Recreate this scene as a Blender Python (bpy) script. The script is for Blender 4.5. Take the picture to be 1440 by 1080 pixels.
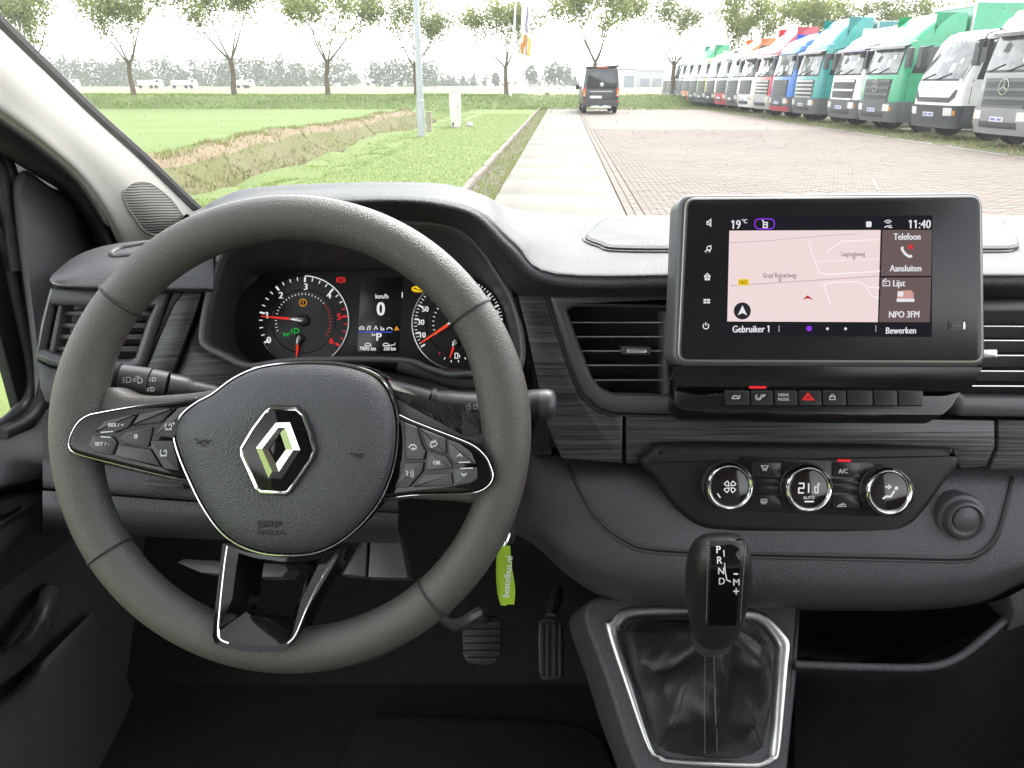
import bpy, bmesh, math, random
from math import sin, cos, tan, pi, radians, atan2, sqrt, hypot
from mathutils import Vector, Matrix

for _o in list(bpy.data.objects):
    bpy.data.objects.remove(_o)
SC = bpy.context.scene
COL = SC.collection
random.seed(7)

# ------------------------------------------------------------------ camera
FPX = 1060.0                      # focal length in photograph pixels (1440 wide)
PITCH = math.atan(425.0 / FPX)
EYE = 1.65
CAMP = Vector((0, 0, EYE))
cam_data = bpy.data.cameras.new('camera')
cam = bpy.data.objects.new('camera', cam_data)
COL.objects.link(cam)
cam.location = CAMP
cam.rotation_euler = (pi / 2 - PITCH, 0, 0)
cam_data.sensor_width = 36
cam_data.lens = 36 * FPX / 1440
cam_data.clip_start = 0.02
cam_data.clip_end = 5000
SC.camera = cam

# ------------------------------------------------------------------ light
EXPOSURE = 2.6
SUN_EL, SUN_AZ = radians(48), radians(25)       # azimuth clockwise from +Y
world = bpy.data.worlds.new('World')
SC.world = world
world.use_nodes = True
wn = world.node_tree
wn.nodes.clear()
w_out = wn.nodes.new('ShaderNodeOutputWorld')
w_bg = wn.nodes.new('ShaderNodeBackground')
w_sky = wn.nodes.new('ShaderNodeTexSky')
w_sky.sky_type = 'NISHITA'
w_sky.sun_disc = False
w_sky.sun_elevation = SUN_EL
w_sky.sun_rotation = SUN_AZ
w_sky.air_density = 1.0
w_sky.dust_density = 1.5
w_sky.ozone_density = 1.0
w_hs = wn.nodes.new('ShaderNodeHueSaturation')
w_hs.inputs['Saturation'].default_value = 0.12
wn.links.new(w_sky.outputs[0], w_hs.inputs['Color'])
wn.links.new(w_hs.outputs[0], w_bg.inputs['Color'])
w_bg.inputs['Strength'].default_value = 0.15
wn.links.new(w_bg.outputs[0], w_out.inputs['Surface'])
sun_data = bpy.data.lights.new('sun', 'SUN')
sun_data.energy = 0.9
sun_data.angle = radians(25)
sun_data.color = (1.0, 0.97, 0.92)
sun = bpy.data.objects.new('sun', sun_data)
COL.objects.link(sun)
sun.location = (0, 0, 40)
_sd = Vector((sin(SUN_AZ) * cos(SUN_EL), cos(SUN_AZ) * cos(SUN_EL), sin(SUN_EL)))
sun.rotation_euler = (-_sd).to_track_quat('-Z', 'Y').to_euler()
vs = SC.view_settings
vs.view_transform = 'Standard'
vs.look = 'None'
vs.exposure = EXPOSURE
vs.gamma = 1.0
vs.use_curve_mapping = False
SC.cycles.max_bounces = 6
SC.cycles.diffuse_bounces = 3
SC.cycles.glossy_bounces = 3
SC.cycles.transparent_max_bounces = 12
SC.cycles.transmission_bounces = 4
SC.cycles.caustics_reflective = False
SC.cycles.caustics_refractive = False
SC.cycles.sample_clamp_indirect = 6
SC.cycles.use_denoising = True

# ------------------------------------------------------------------ pixel -> place
_sp, _cp = sin(PITCH), cos(PITCH)
def ray(px, py):
    u = (px - 720) / FPX
    v = (540 - py) / FPX
    return Vector((u, _cp + v * _sp, -_sp + v * _cp))
def U(px, py, Y):
    d = ray(px, py)
    return CAMP + d * (Y / d.y)
def UX(px, py, X):
    d = ray(px, py)
    return CAMP + d * (X / d.x)
def UZ(px, py, Z=0.0):
    d = ray(px, py)
    return CAMP + d * ((Z - EYE) / d.z)

class Plane:
    """A flat panel's own plane: through the sight line of a pixel at distance Y, leaning back by tilt."""
    def __init__(s, px, py, Y, tilt=None, yaw=0.0, origin=None):
        t = PITCH if tilt is None else radians(tilt)
        w = radians(yaw)
        s.o = origin.copy() if origin is not None else U(px, py, Y)
        s.n = Vector((sin(w) * cos(t), -cos(w) * cos(t), sin(t)))
        s.ex = Vector((cos(w), sin(w), 0))
        s.ey = s.n.cross(s.ex)
    def xy(s, px, py, h=0.0):
        d = ray(px, py)
        o = s.o + s.n * h
        k = (o - CAMP).dot(s.n) / d.dot(s.n)
        r = CAMP + d * k - o
        return (r.dot(s.ex), r.dot(s.ey))
    def loop(s, pts, h=0.0):
        return [s.xy(a, b, h) for a, b in pts]
    def pt(s, x, y, h=0.0):
        return s.o + s.ex * x + s.ey * y + s.n * h
    def px(s, a, b, h=0.0):
        x, y = s.xy(a, b, h)
        return s.pt(x, y, h)
    def unit(s, a, b):
        """metres per photograph pixel near that pixel"""
        x0, y0 = s.xy(a, b); x1, y1 = s.xy(a + 1, b)
        return hypot(x1 - x0, y1 - y0)
    def lift(s, h):
        q = Plane.__new__(Plane)
        q.o = s.o + s.n * h; q.n = s.n; q.ex = s.ex; q.ey = s.ey
        return q

XYZ = Plane.__new__(Plane)          # the plain ground-aligned frame: x right, y forward, h up
XYZ.o = Vector((0, 0, 0)); XYZ.n = Vector((0, 0, 1)); XYZ.ex = Vector((1, 0, 0)); XYZ.ey = Vector((0, 1, 0))
def frame(o, ex, ey):
    q = Plane.__new__(Plane)
    q.o = Vector(o); q.ex = Vector(ex).normalized(); q.ey = Vector(ey).normalized()
    q.n = q.ex.cross(q.ey).normalized()
    return q

# ------------------------------------------------------------------ mesh collecting
class MB:
    def __init__(s):
        s.v = []; s.f = []; s.m = []
    def add(s, verts, faces, mi=0):
        o = len(s.v)
        s.v += [tuple(p) for p in verts]
        for f in faces:
            s.f.append(tuple(i + o for i in f)); s.m.append(mi)
        return s
    def mesh(s, name, mats, smooth=35):
        me = bpy.data.meshes.new(name)
        me.from_pydata(s.v, [], s.f)
        for m in (mats if isinstance(mats, (list, tuple)) else [mats]):
            me.materials.append(m)
        if any(s.m):
            me.polygons.foreach_set('material_index', s.m)
        if smooth:
            me.polygons.foreach_set('use_smooth', [True] * len(me.polygons))
            me.set_sharp_from_angle(angle=radians(smooth))
        me.update()
        return me
    def build(s, name, mats, parent=None, smooth=35):
        return link(name, s.mesh(name, mats, smooth), parent)

def link(name, data, parent=None):
    o = bpy.data.objects.new(name, data)
    COL.objects.link(o)
    if parent is not None:
        o.parent = parent
        if parent.type == 'EMPTY':
            o.matrix_parent_inverse = Matrix.Translation(-Vector(parent.location))
    return o
def tag(o, label=None, cat=None, group=None, kind=None):
    if label: o['label'] = label
    if cat: o['category'] = cat
    if group: o['group'] = group
    if kind: o['kind'] = kind
    return o
def thing(name, loc, label, cat, group=None):
    o = bpy.data.objects.new(name, None)
    COL.objects.link(o)
    o.location = loc
    o.empty_display_size = 0.1
    return tag(o, label, cat, group)
def copy_tree(o, parent=None):
    c = o.copy()
    COL.objects.link(c)
    c.parent = parent
    for ch in list(o.children):
        copy_tree(ch, c)
    return c

def area2(p):
    return sum(p[i][0] * p[(i + 1) % len(p)][1] - p[(i + 1) % len(p)][0] * p[i][1] for i in range(len(p)))
def ccw(p):
    return list(p) if area2(p) > 0 else list(reversed(p))
def inset(p, d):
    n = len(p); out = []
    for i in range(n):
        x0, y0 = p[i - 1]; x1, y1 = p[i]; x2, y2 = p[(i + 1) % n]
        a = Vector((x1 - x0, y1 - y0)); b = Vector((x2 - x1, y2 - y1))
        if a.length < 1e-9: a = b
        if b.length < 1e-9: b = a
        a = a.normalized(); b = b.normalized()
        na = Vector((-a.y, a.x)); nb = Vector((-b.y, b.x))
        m = na + nb
        L = m.length
        m = na if L < 1e-6 else m / L
        k = max(0.45, m.dot(na))
        out.append((x1 + m.x * d / k, y1 + m.y * d / k))
    return out
def rounded(p, r, n=4):
    """polygon with its corners rounded off; r one radius or one per corner"""
    out = []
    N = len(p)
    for i in range(N):
        a = Vector(p[i - 1]); b = Vector(p[i]); c = Vector(p[(i + 1) % N])
        rr = r[i] if isinstance(r, (list, tuple)) else r
        u = a - b; w = c - b
        lu, lw = u.length, w.length
        t = min(rr, lu * 0.48, lw * 0.48)
        if t < 1e-7:
            out.append(tuple(b)); continue
        p0 = b + u / lu * t; p2 = b + w / lw * t
        for k in range(n + 1):
            s = k / n
            q = p0 * (1 - s) ** 2 + b * 2 * s * (1 - s) + p2 * s * s
            out.append(tuple(q))
    return out
def spline(P, n, closed=False):
    """Catmull-Rom through P, n steps per span"""
    P = [Vector(p) for p in P]
    N = len(P)
    out = []
    rng = N if closed else N - 1
    for i in range(rng):
        p1 = P[i]; p2 = P[(i + 1) % N]
        p0 = P[i - 1] if (i > 0 or closed) else p1 * 2 - p2
        p3 = P[(i + 2) % N] if (i + 2 < N or closed) else p2 * 2 - p1
        for k in range(n):
            t = k / n
            out.append(0.5 * ((2 * p1) + (p2 - p0) * t + (2 * p0 - 5 * p1 + 4 * p2 - p3) * t * t + (3 * p1 - p0 - 3 * p2 + p3) * t ** 3))
    if not closed:
        out.append(P[-1].copy())
    return out
def sp2(P, n, closed=True):
    return [(q[0], q[1]) for q in spline([(a, b, 0) for a, b in P], n, closed)]
def resample(P, n):
    P = [Vector(p) for p in P]
    L = [0]
    for i in range(1, len(P)):
        L.append(L[-1] + (P[i] - P[i - 1]).length)
    out = []; j = 0
    for k in range(n):
        s = L[-1] * k / (n - 1)
        while j < len(P) - 2 and L[j + 1] < s: j += 1
        d = L[j + 1] - L[j]
        t = 0 if d < 1e-12 else (s - L[j]) / d
        out.append(P[j].lerp(P[j + 1], min(1, max(0, t))))
    return out

def prism(mb, poly, pl, h0, h1, bev=0.0, seg=2, mi=0, back=False, cap=True):
    """extrude a 2D outline along the plane's normal; top edge rounded by bev"""
    p = ccw(poly)
    n = len(p)
    rings = [[pl.pt(x, y, h0) for x, y in p]]
    if bev > 0:
        rings.append([pl.pt(x, y, h1 - bev) for x, y in p])
        for k in range(1, seg + 1):
            a = k / seg * pi / 2
            q = inset(p, bev * (1 - cos(a)))
            rings.append([pl.pt(x, y, h1 - bev + bev * sin(a)) for x, y in q])
    else:
        rings.append([pl.pt(x, y, h1) for x, y in p])
    v = [q for r in rings for q in r]
    f = []
    for r in range(len(rings) - 1):
        for i in range(n):
            j = (i + 1) % n
            f.append((r * n + i, r * n + j, (r + 1) * n + j, (r + 1) * n + i))
    if cap:
        f.append(tuple((len(rings) - 1) * n + i for i in range(n)))
    if back:
        f.append(tuple(reversed(range(n))))
    mb.add(v, f, mi)
    return mb
def rings(mb, loops, closed=True, cap0=False, cap1=False, mi=0):
    """skin over successive 3D loops of equal count"""
    n = len(loops[0])
    v = [q for r in loops for q in r]
    f = []
    for r in range(len(loops) - 1):
        for i in range(n if closed else n - 1):
            j = (i + 1) % n
            f.append((r * n + i, r * n + j, (r + 1) * n + j, (r + 1) * n + i))
    if cap0: f.append(tuple(reversed(range(n))))
    if cap1: f.append(tuple((len(loops) - 1) * n + i for i in range(n)))
    mb.add(v, f, mi)
    return mb
def frame_ring(mb, outer, inner, pl, h0, h1, bev=0.001, mi=0, hin=None):
    """a frame between two outlines of equal count: outer wall, top face, inner wall going down to hin"""
    o = ccw(outer); i_ = ccw(inner)
    hin = h0 if hin is None else hin
    L = [[pl.pt(x, y, h0) for x, y in o], [pl.pt(x, y, h1 - bev) for x, y in o],
         [pl.pt(x, y, h1) for x, y in inset(o, bev)], [pl.pt(x, y, h1) for x, y in inset(i_, -bev)],
         [pl.pt(x, y, h1 - bev) for x, y in i_], [pl.pt(x, y, hin) for x, y in i_]]
    return rings(mb, L, mi=mi)
def dome(mb, poly, pl, h0, H, power=2.5, steps=8, center=None, mi=0):
    p = ccw(poly)
    cx = sum(a for a, b in p) / len(p) if center is None else center[0]
    cy = sum(b for a, b in p) / len(p) if center is None else center[1]
    L = []
    for k in range(steps + 1):
        s = 1 - (k / steps) ** 1.6 * 0.985
        L.append([pl.pt(cx + (x - cx) * s, cy + (y - cy) * s, h0 + H * (1 - s ** power)) for x, y in p])
    return rings(mb, L, cap1=True, mi=mi)
def tube(mb, path, r, seg=8, closed=False, caps=True, mi=0, up=None):
    P = [Vector(p) for p in path]
    n = len(P)
    L = []
    ref = Vector(up) if up is not None else Vector((0, 0, 1))
    prev = None
    for i in range(n):
        a = P[i - 1] if (i > 0 or closed) else P[i]
        b = P[(i + 1) % n] if (i < n - 1 or closed) else P[i]
        t = (b - a)
        t = t.normalized() if t.length > 1e-12 else Vector((0, 1, 0))
        if prev is None:
            x = ref.cross(t)
            if x.length < 1e-3: x = Vector((1, 0, 0)).cross(t)
            x.normalize()
        else:
            x = prev - t * prev.dot(t)
            if x.length < 1e-6: x = Vector((1, 0, 0)).cross(t)
            x.normalize()
        prev = x
        y = t.cross(x)
        rr = r[i] if isinstance(r, (list, tuple)) else r
        L.append([P[i] + (x * cos(2 * pi * k / seg) + y * sin(2 * pi * k / seg)) * rr for k in range(seg)])
    if closed:
        L.append(L[0])
        return rings(mb, L, mi=mi)
    return rings(mb, L, cap0=caps, cap1=caps, mi=mi)
def lathe(mb, prof, pl, cx, cy, seg=32, mi=0, cap=True):
    """profile of (radius, height) turned about the plane's normal at (cx,cy)"""
    L = [[pl.pt(cx + r * cos(2 * pi * k / seg), cy + r * sin(2 * pi * k / seg), h) for k in range(seg)] for r, h in prof]
    return rings(mb, L, cap1=cap, mi=mi)
def box(mb, c, s, mi=0, rz=0.0, bev=0.0):
    x, y, z = s[0] / 2, s[1] / 2, s[2] / 2
    pl = frame(c, (cos(rz), sin(rz), 0), (-sin(rz), cos(rz), 0))
    return prism(mb, [(-x, -y), (x, -y), (x, y), (-x, y)], pl, -z, z, bev=bev, back=True, mi=mi)
def grid(mb, rows, mi=0):
    return rings(mb, rows, closed=False, mi=mi)
def loft(mb, rows, nu, nv, mi=0):
    """smooth skin through rows of points (each row may have its own count)"""
    R = [resample(spline(r, 8), nu) for r in rows]
    C = [spline([R[k][i] for k in range(len(R))], nv) for i in range(nu)]
    return grid(mb, [[C[i][k] for i in range(nu)] for k in range(len(C[0]))], mi=mi)
def ribbon(mb, P, w, pl, h=0.0, closed=False, mi=0):
    """flat stroke of width w along 2D points on a plane"""
    P = [Vector(p) for p in P]
    n = len(P)
    a, b = [], []
    for i in range(n):
        p0 = P[i - 1] if (i > 0 or closed) else P[i]
        p2 = P[(i + 1) % n] if (i < n - 1 or closed) else P[i]
        d1 = (P[i] - p0); d2 = (p2 - P[i])
        if d1.length < 1e-9: d1 = d2
        if d2.length < 1e-9: d2 = d1
        d1 = d1.normalized(); d2 = d2.normalized()
        t = d1 + d2
        t = d1 if t.length < 1e-6 else t.normalized()
        nn = Vector((-t.y, t.x))
        k = max(0.4, nn.dot(Vector((-d1.y, d1.x))))
        a.append(P[i] + nn * (w / 2 / k)); b.append(P[i] - nn * (w / 2 / k))
    v = [pl.pt(q.x, q.y, h) for q in a] + [pl.pt(q.x, q.y, h) for q in b]
    f = [(i, (i + 1) % n, n + (i + 1) % n, n + i) for i in range(n if closed else n - 1)]
    mb.add(v, f, mi)
    return mb
def circ(cx, cy, r, n=24, a0=0, a1=360, ry=None):
    ry = r if ry is None else ry
    full = abs(a1 - a0) >= 360
    m = n if full else n + 1
    return [(cx + r * cos(radians(a0 + (a1 - a0) * k / n)), cy + ry * sin(radians(a0 + (a1 - a0) * k / n))) for k in range(m)]
def flat(mb, poly, pl, h=0.0, mi=0):
    p = ccw(poly)
    mb.add([pl.pt(x, y, h) for x, y in p], [tuple(range(len(p)))], mi)
    return mb

_txt = {}
def glyphs(s, sx=1.0):
    if s not in _txt:
        cu = bpy.data.curves.new('lettering', 'FONT')
        cu.body = s; cu.size = 1.0
        cu.resolution_u = 3
        o = bpy.data.objects.new('lettering', cu)
        me = o.to_mesh()
        v = [tuple(p.co) for p in me.vertices]; f = [tuple(p.vertices) for p in me.polygons]
        o.to_mesh_clear()
        for i, ch in enumerate(s):
            if ch == '1':                      # the figure one gets its flag
                cu.body = s[:i + 1]
                me = o.to_mesh(); xr = max(p.co.x for p in me.vertices); o.to_mesh_clear()
                k = len(v)
                v += [(xr - 0.07, 0.70, 0), (xr - 0.07, 0.585, 0), (xr - 0.23, 0.50, 0), (xr - 0.23, 0.60, 0)]
                f.append((k, k + 3, k + 2, k + 1))
        bpy.data.objects.remove(o); bpy.data.curves.remove(cu)
        _txt[s] = (v, f)
    return _txt[s]
def text(mb, s, pl, x, y, size, h=0.0003, rot=0.0, sx=1.0, align='c', mi=0, bold=0.0):
    """lettering laid on a plane; size is the cap height, (x,y) the middle of the caps"""
    v, f = glyphs(s)
    if not v: return mb
    k = size / 0.70
    xs = [p[0] for p in v]
    off = {'c': -(min(xs) + max(xs)) / 2, 'l': -min(xs), 'r': -max(xs)}[align]
    c, q = cos(rot), sin(rot)
    for dx in ((0,) if bold == 0 else (-bold / 2, bold / 2)):
        V = []
        for p in v:
            a = (p[0] + off) * k * sx + dx; b = (p[1] - 0.35) * k
            V.append(pl.pt(x + a * c - b * q, y + a * q + b * c, h + (dx > 0) * 0.00002))
        mb.add(V, f, mi)
    return mb
def text_px(mb, s, pl, px, py, hpx, h=0.0003, sx=1.0, align='c', mi=0, rot=0.0, bold=0.0):
    u = pl.unit(px, py)
    x, y = pl.xy(px, py, h)
    return text(mb, s, pl, x, y, hpx * u, h, rot, sx, align, mi, bold * u)

# ------------------------------------------------------------------ materials
def srgb(r, g=None, b=None):
    if g is None: g = b = r
    return tuple((c / 255 / 12.92 if c / 255 <= 0.04045 else ((c / 255 + 0.055) / 1.055) ** 2.4) for c in (r, g, b))
class NT:
    def __init__(s, name):
        s.mat = bpy.data.materials.new(name)
        s.mat.use_nodes = True
        s.t = s.mat.node_tree
        s.t.nodes.clear()
        s.out = s.t.nodes.new('ShaderNodeOutputMaterial')
    def n(s, typ, **kw):
        x = s.t.nodes.new(typ)
        for k, v in kw.items():
            if k.startswith('i_'):
                key = k[2:].replace('_', ' ')
                x.inputs[key].default_value = v
            else:
                setattr(x, k, v)
        return x
    def l(s, a, b):
        s.t.links.new(a, b)
    def coord(s, scale=(1, 1, 1), kind='Object', rot=(0, 0, 0)):
        tc = s.n('ShaderNodeTexCoord')
        mp = s.n('ShaderNodeMapping')
        mp.inputs['Scale'].default_value = scale
        mp.inputs['Rotation'].default_value = rot
        s.l(tc.outputs[kind], mp.inputs['Vector'])
        return mp.outputs[0]
    def noise(s, vec, scale, detail=3, rough=0.55, dist=0.0):
        x = s.n('ShaderNodeTexNoise')
        x.inputs['Scale'].default_value = scale
        x.inputs['Detail'].default_value = detail
        x.inputs['Roughness'].default_value = rough
        x.inputs['Distortion'].default_value = dist
        s.l(vec, x.inputs['Vector'])
        return x.outputs[0]
    def ramp(s, fac, stops):
        x = s.n('ShaderNodeValToRGB')
        e = x.color_ramp.elements
        while len(e) > 1: e.remove(e[-1])
        e[0].position = stops[0][0]; e[0].color = (*stops[0][1], 1)
        for p, c in stops[1:]:
            q = e.new(p); q.color = (*c, 1)
        s.l(fac, x.inputs['Fac'])
        return x.outputs[0]
    def mix(s, fac, a, b, mode='MIX'):
        x = s.n('ShaderNodeMix', data_type='RGBA', blend_type=mode)
        for v, i in ((fac, 0), (a, 6), (b, 7)):
            if hasattr(v, 'is_linked') or hasattr(v, 'links'): s.l(v, x.inputs[i])
            else: x.inputs[i].default_value = v if i == 0 else (*v, 1)
        return x.outputs[2]
    def math(s, op, a, b=0.0):
        x = s.n('ShaderNodeMath', operation=op)
        for v, i in ((a, 0), (b, 1)):
            if hasattr(v, 'links'): s.l(v, x.inputs[i])
            else: x.inputs[i].default_value = v
        return x.outputs[0]
    def bump(s, h, strength=0.3, dist=0.001, nrm=None):
        x = s.n('ShaderNodeBump')
        x.inputs['Strength'].default_value = strength
        x.inputs['Distance'].default_value = dist
        s.l(h, x.inputs['Height'])
        if nrm is not None: s.l(nrm, x.inputs['Normal'])
        return x.outputs[0]
    def bsdf(s, col, rough=0.5, metal=0.0, spec=0.5, nrm=None, **kw):
        b = s.n('ShaderNodeBsdfPrincipled')
        for v, k in ((col, 'Base Color'), (rough, 'Roughness'), (metal, 'Metallic'), (spec, 'Specular IOR Level')):
            if hasattr(v, 'links'): s.l(v, b.inputs[k])
            elif k == 'Base Color': b.inputs[k].default_value = (*v, 1)
            else: b.inputs[k].default_value = v
        if nrm is not None: s.l(nrm, b.inputs['Normal'])
        for k, v in kw.items():
            b.inputs[k.replace('_', ' ')].default_value = v
        s.l(b.outputs[0], s.out.inputs['Surface'])
        return b
_mats = {}
def mat(name, col, rough=0.5, metal=0.0, spec=0.5, var=0.0, vscale=20, **kw):
    """plain painted or moulded surface with a little uneven tone and gloss"""
    if name in _mats: return _mats[name]
    t = NT(name)
    v = t.coord()
    n1 = t.noise(v, vscale, 4)
    c = t.mix(t.math('MULTIPLY', n1, var), col, tuple(x * 0.45 for x in col)) if var else col
    r = t.math('ADD', t.math('MULTIPLY', t.math('SUBTRACT', n1, 0.5), 0.16), rough) if rough > 0.12 else rough
    t.bsdf(c, r, metal, spec, **kw)
    _mats[name] = t.mat
    return t.mat
def glow(name, rgb, k=1.0):
    """something that gives off light itself (a lit display or tell-tale), shown in its own colour at this exposure"""
    if name in _mats: return _mats[name]
    t = NT(name)
    e = t.n('ShaderNodeEmission')
    e.inputs[0].default_value = (*srgb(*rgb), 1)
    e.inputs[1].default_value = k / 2 ** EXPOSURE
    t.l(e.outputs[0], t.out.inputs['Surface'])
    _mats[name] = t.mat
    return t.mat

# ================================================================== OUTSIDE
TH = math.atan(73 / FPX * _cp)                  # the yard runs a little to the right of straight ahead
def R(s, t, z=0.0):
    return Vector((s * cos(TH) + t * sin(TH), -s * sin(TH) + t * cos(TH), z))
def road(o):
    o.rotation_euler.z = -TH
    return o
def hx(a, b, k=0):
    x = sin(a * 127.1 + b * 311.7 + k * 74.7) * 43758.5453
    return x - math.floor(x)
def vnoise(x, y, k=0):
    i, j = math.floor(x), math.floor(y); u, v = x - i, y - j
    u = u * u * (3 - 2 * u); v = v * v * (3 - 2 * v)
    return (hx(i, j, k) * (1 - u) + hx(i + 1, j, k) * u) * (1 - v) + (hx(i, j + 1, k) * (1 - u) + hx(i + 1, j + 1, k) * u) * v
def sstep(a, b, x):
    t = min(1, max(0, (x - a) / (b - a)))
    return t * t * (3 - 2 * t)

def grass_mat(name, c1, c2, c3, s1=1.2, s2=14, fine=90, stripes=False):
    t = NT(name)
    v = t.coord()
    a = t.noise(v, s1, 4)
    b = t.noise(v, s2, 5, 0.65)
    f = t.noise(t.coord((1, 0.35, 1)), fine, 3, 0.7)
    c = t.mix(t.ramp(a, [(0.35, (0, 0, 0)), (0.68, (1, 1, 1))]), c1, c2)
    c = t.mix(t.ramp(b, [(0.42, (0, 0, 0)), (0.75, (1, 1, 1))]), c, c3)
    if stripes:                      # mowing rows across the meadow
        w = t.noise(t.coord((0.015, 0.55, 1)), 1.0, 4, 0.6)
        c = t.mix(t.ramp(w, [(0.40, (0, 0, 0)), (0.62, (0.8, 0.8, 0.8))]), c, (0.185, 0.24, 0.085))
    c = t.mix(t.math('MULTIPLY', f, 0.75), c, tuple(x * 0.45 for x in c1))
    t.bsdf(c, 0.85, 0, 0.2, t.bump(f, 0.6, 0.03))
    return t.mat
M_field = grass_mat('meadow_grass', (0.125, 0.195, 0.045), (0.155, 0.225, 0.06), (0.17, 0.21, 0.08), 0.25, 3, stripes=True)
M_verge = grass_mat('verge_grass', (0.14, 0.205, 0.05), (0.175, 0.235, 0.065), (0.19, 0.215, 0.08), 1.0, 6)
M_bank = grass_mat('rough_grass', (0.11, 0.175, 0.04), (0.15, 0.215, 0.055), (0.18, 0.20, 0.08), 0.5, 5)
M_far = grass_mat('far_field', (0.19, 0.20, 0.10), (0.13, 0.18, 0.06), (0.24, 0.21, 0.12), 0.02, 0.15, 2)
M_dry = grass_mat('dry_cut_grass', (0.25, 0.185, 0.125), (0.19, 0.165, 0.08), (0.32, 0.24, 0.17), 0.9, 4, 40)
M_mud = grass_mat('ditch_mud', (0.09, 0.068, 0.05), (0.125, 0.095, 0.07), (0.12, 0.115, 0.05), 0.8, 4, 30)

M_slope = grass_mat('ditch_slope', (0.15, 0.15, 0.055), (0.17, 0.135, 0.08), (0.12, 0.15, 0.045), 0.7, 3, 30)

# ---- the ground: one sheet from the yard to the horizon, with the ditch and the bank in it
S_L = [-2500, -900, -350, -150, -80, -50, -36, -27, -20, -16, -13, -11.4, -10.4, -9.8, -9.3, -8.8, -8.3, -7.8, -7.3, -6.9, -6.5, -6.1, -5.7, -5.35, -5.0, -4.5, -3.8, -3.0, -2.4, -1.9, -1.62,
       -1.5, 0, 3, 8, 13, 20, 40, 90, 200, 500, 1200, 2500]
T_L = [-60, -20, 0] + [4 + 0.8 * k for k in range(0, 72)] + [62, 64, 67, 71, 76, 82, 90, 100, 115, 135, 160, 200, 260, 340, 450, 650, 1000, 1800, 3200]
def ditch_s(s, t):
    if -11.5 < s < -4.4:
        return s + (vnoise(t * 0.35, s * 0.3, 1) - 0.5) * 0.9 + (vnoise(t * 1.3, s * 0.8, 2) - 0.5) * 0.35
    return s
def ground_z(s, t):
    z = 0.0
    live = 1 - sstep(47, 52, t)
    if -11.5 < s < -4.6:
        d = 0.0
        if -9.4 < s < -5.7:
            q = (s + 9.4) / 3.7
            d = -1.05 * (sin(pi * min(1, q * 1.0)) ** 0.7)
        heap = 0.09 * math.exp(-((s + 9.75) / 0.4) ** 2)
        z += (d + heap) * live
        z += (vnoise(t * 1.1, s * 1.7, 3) - 0.5) * 0.22 * live
    t0 = 50.5 + 6.5 * sstep(-5, -1.5, s)
    b = sstep(t0, t0 + 5.5, t) * (1 - sstep(66, 100, t))
    z += 0.72 * b + (vnoise(t * 0.7, s * 0.5, 5) - 0.5) * 0.12 * b
    if s > -1.55 and t < 56.5: z -= 0.05
    return z
def ground_m(s, t):
    if t > 62: return 3
    t0 = 50.2 + 6.5 * sstep(-5, -1.5, s)
    if t > t0: return 2
    if -10.0 < s < -5.6 and t < 50: return 5 if s > -7.2 else (6 if -9.3 < s else 4)
    return 0 if s < -9 else 1
gm = MB()
_nx = len(S_L)
V = []
for t_ in T_L:
    for s_ in S_L:
        ss = ditch_s(s_, t_)
        V.append((ss, t_, ground_z(s_, t_)))
gm.v = V
for j in range(len(T_L) - 1):
    for i in range(_nx - 1):
        gm.f.append((j * _nx + i, j * _nx + i + 1, (j + 1) * _nx + i + 1, (j + 1) * _nx + i))
        gm.m.append(ground_m((S_L[i] + S_L[i + 1]) / 2, (T_L[j] + T_L[j + 1]) / 2))
ground = tag(road(gm.build('ground', [M_field, M_verge, M_bank, M_far, M_dry, M_mud, M_slope], None, 80)), kind='structure')

# ---- blades: grass of the verge, straw in the ditch, rough growth on the bank
def blades(name, n, pick, hgt, wid, mats, label=None, cat=None):
    mb = MB()
    for k in range(n):
        s, t = pick()
        z = ground_z(s, t) if s < -1.55 or t > 57 else -0.02
        s2 = ditch_s(s, t)
        h = random.uniform(*hgt); w = random.uniform(*wid); a = random.uniform(0, 2 * pi)
        lx, ly = random.uniform(-0.6, 0.6) * h, random.uniform(-0.6, 0.6) * h
        mb.add([(s2 - cos(a) * w, t - sin(a) * w, z - 0.01), (s2 + cos(a) * w, t + sin(a) * w, z - 0.01), (s2 + lx, t + ly, z + h)], [(0, 1, 2)], random.randrange(len(mats)))
    return tag(road(mb.build(name, mats, None, 0)), label, cat, kind='stuff')
def leafy(name, col, trans=0.35, rough=0.6):
    if name in _mats: return _mats[name]
    t = NT(name)
    v = t.coord()
    f = t.noise(v, 3.0, 3)
    c = t.mix(f, tuple(x * 0.75 for x in col), tuple(min(1, x * 1.3) for x in col))
    b = t.n('ShaderNodeBsdfPrincipled'); t.l(c, b.inputs['Base Color']); b.inputs['Roughness'].default_value = rough
    b.inputs['Specular IOR Level'].default_value = 0.25
    tr = t.n('ShaderNodeBsdfTranslucent'); t.l(c, tr.inputs[0])
    m = t.n('ShaderNodeMixShader'); m.inputs[0].default_value = trans
    t.l(b.outputs[0], m.inputs[1]); t.l(tr.outputs[0], m.inputs[2]); t.l(m.outputs[0], t.out.inputs['Surface'])
    _mats[name] = t.mat
    return t.mat
G1 = leafy('blade_green', (0.145, 0.215, 0.05)); G2 = leafy('blade_light', (0.19, 0.25, 0.075)); G3 = leafy('blade_dark', (0.10, 0.165, 0.028))
D1 = leafy('straw_tan', (0.32, 0.25, 0.14)); D2 = leafy('straw_brown', (0.20, 0.15, 0.09)); D3 = leafy('straw_green', (0.17, 0.18, 0.06))
blades('verge_grass', 42000, lambda: (random.uniform(-5.4, -1.66), 8 + 36 * random.random() ** 1.7), (0.012, 0.036), (0.006, 0.014), [G1, G2, G2, G1])
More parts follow.
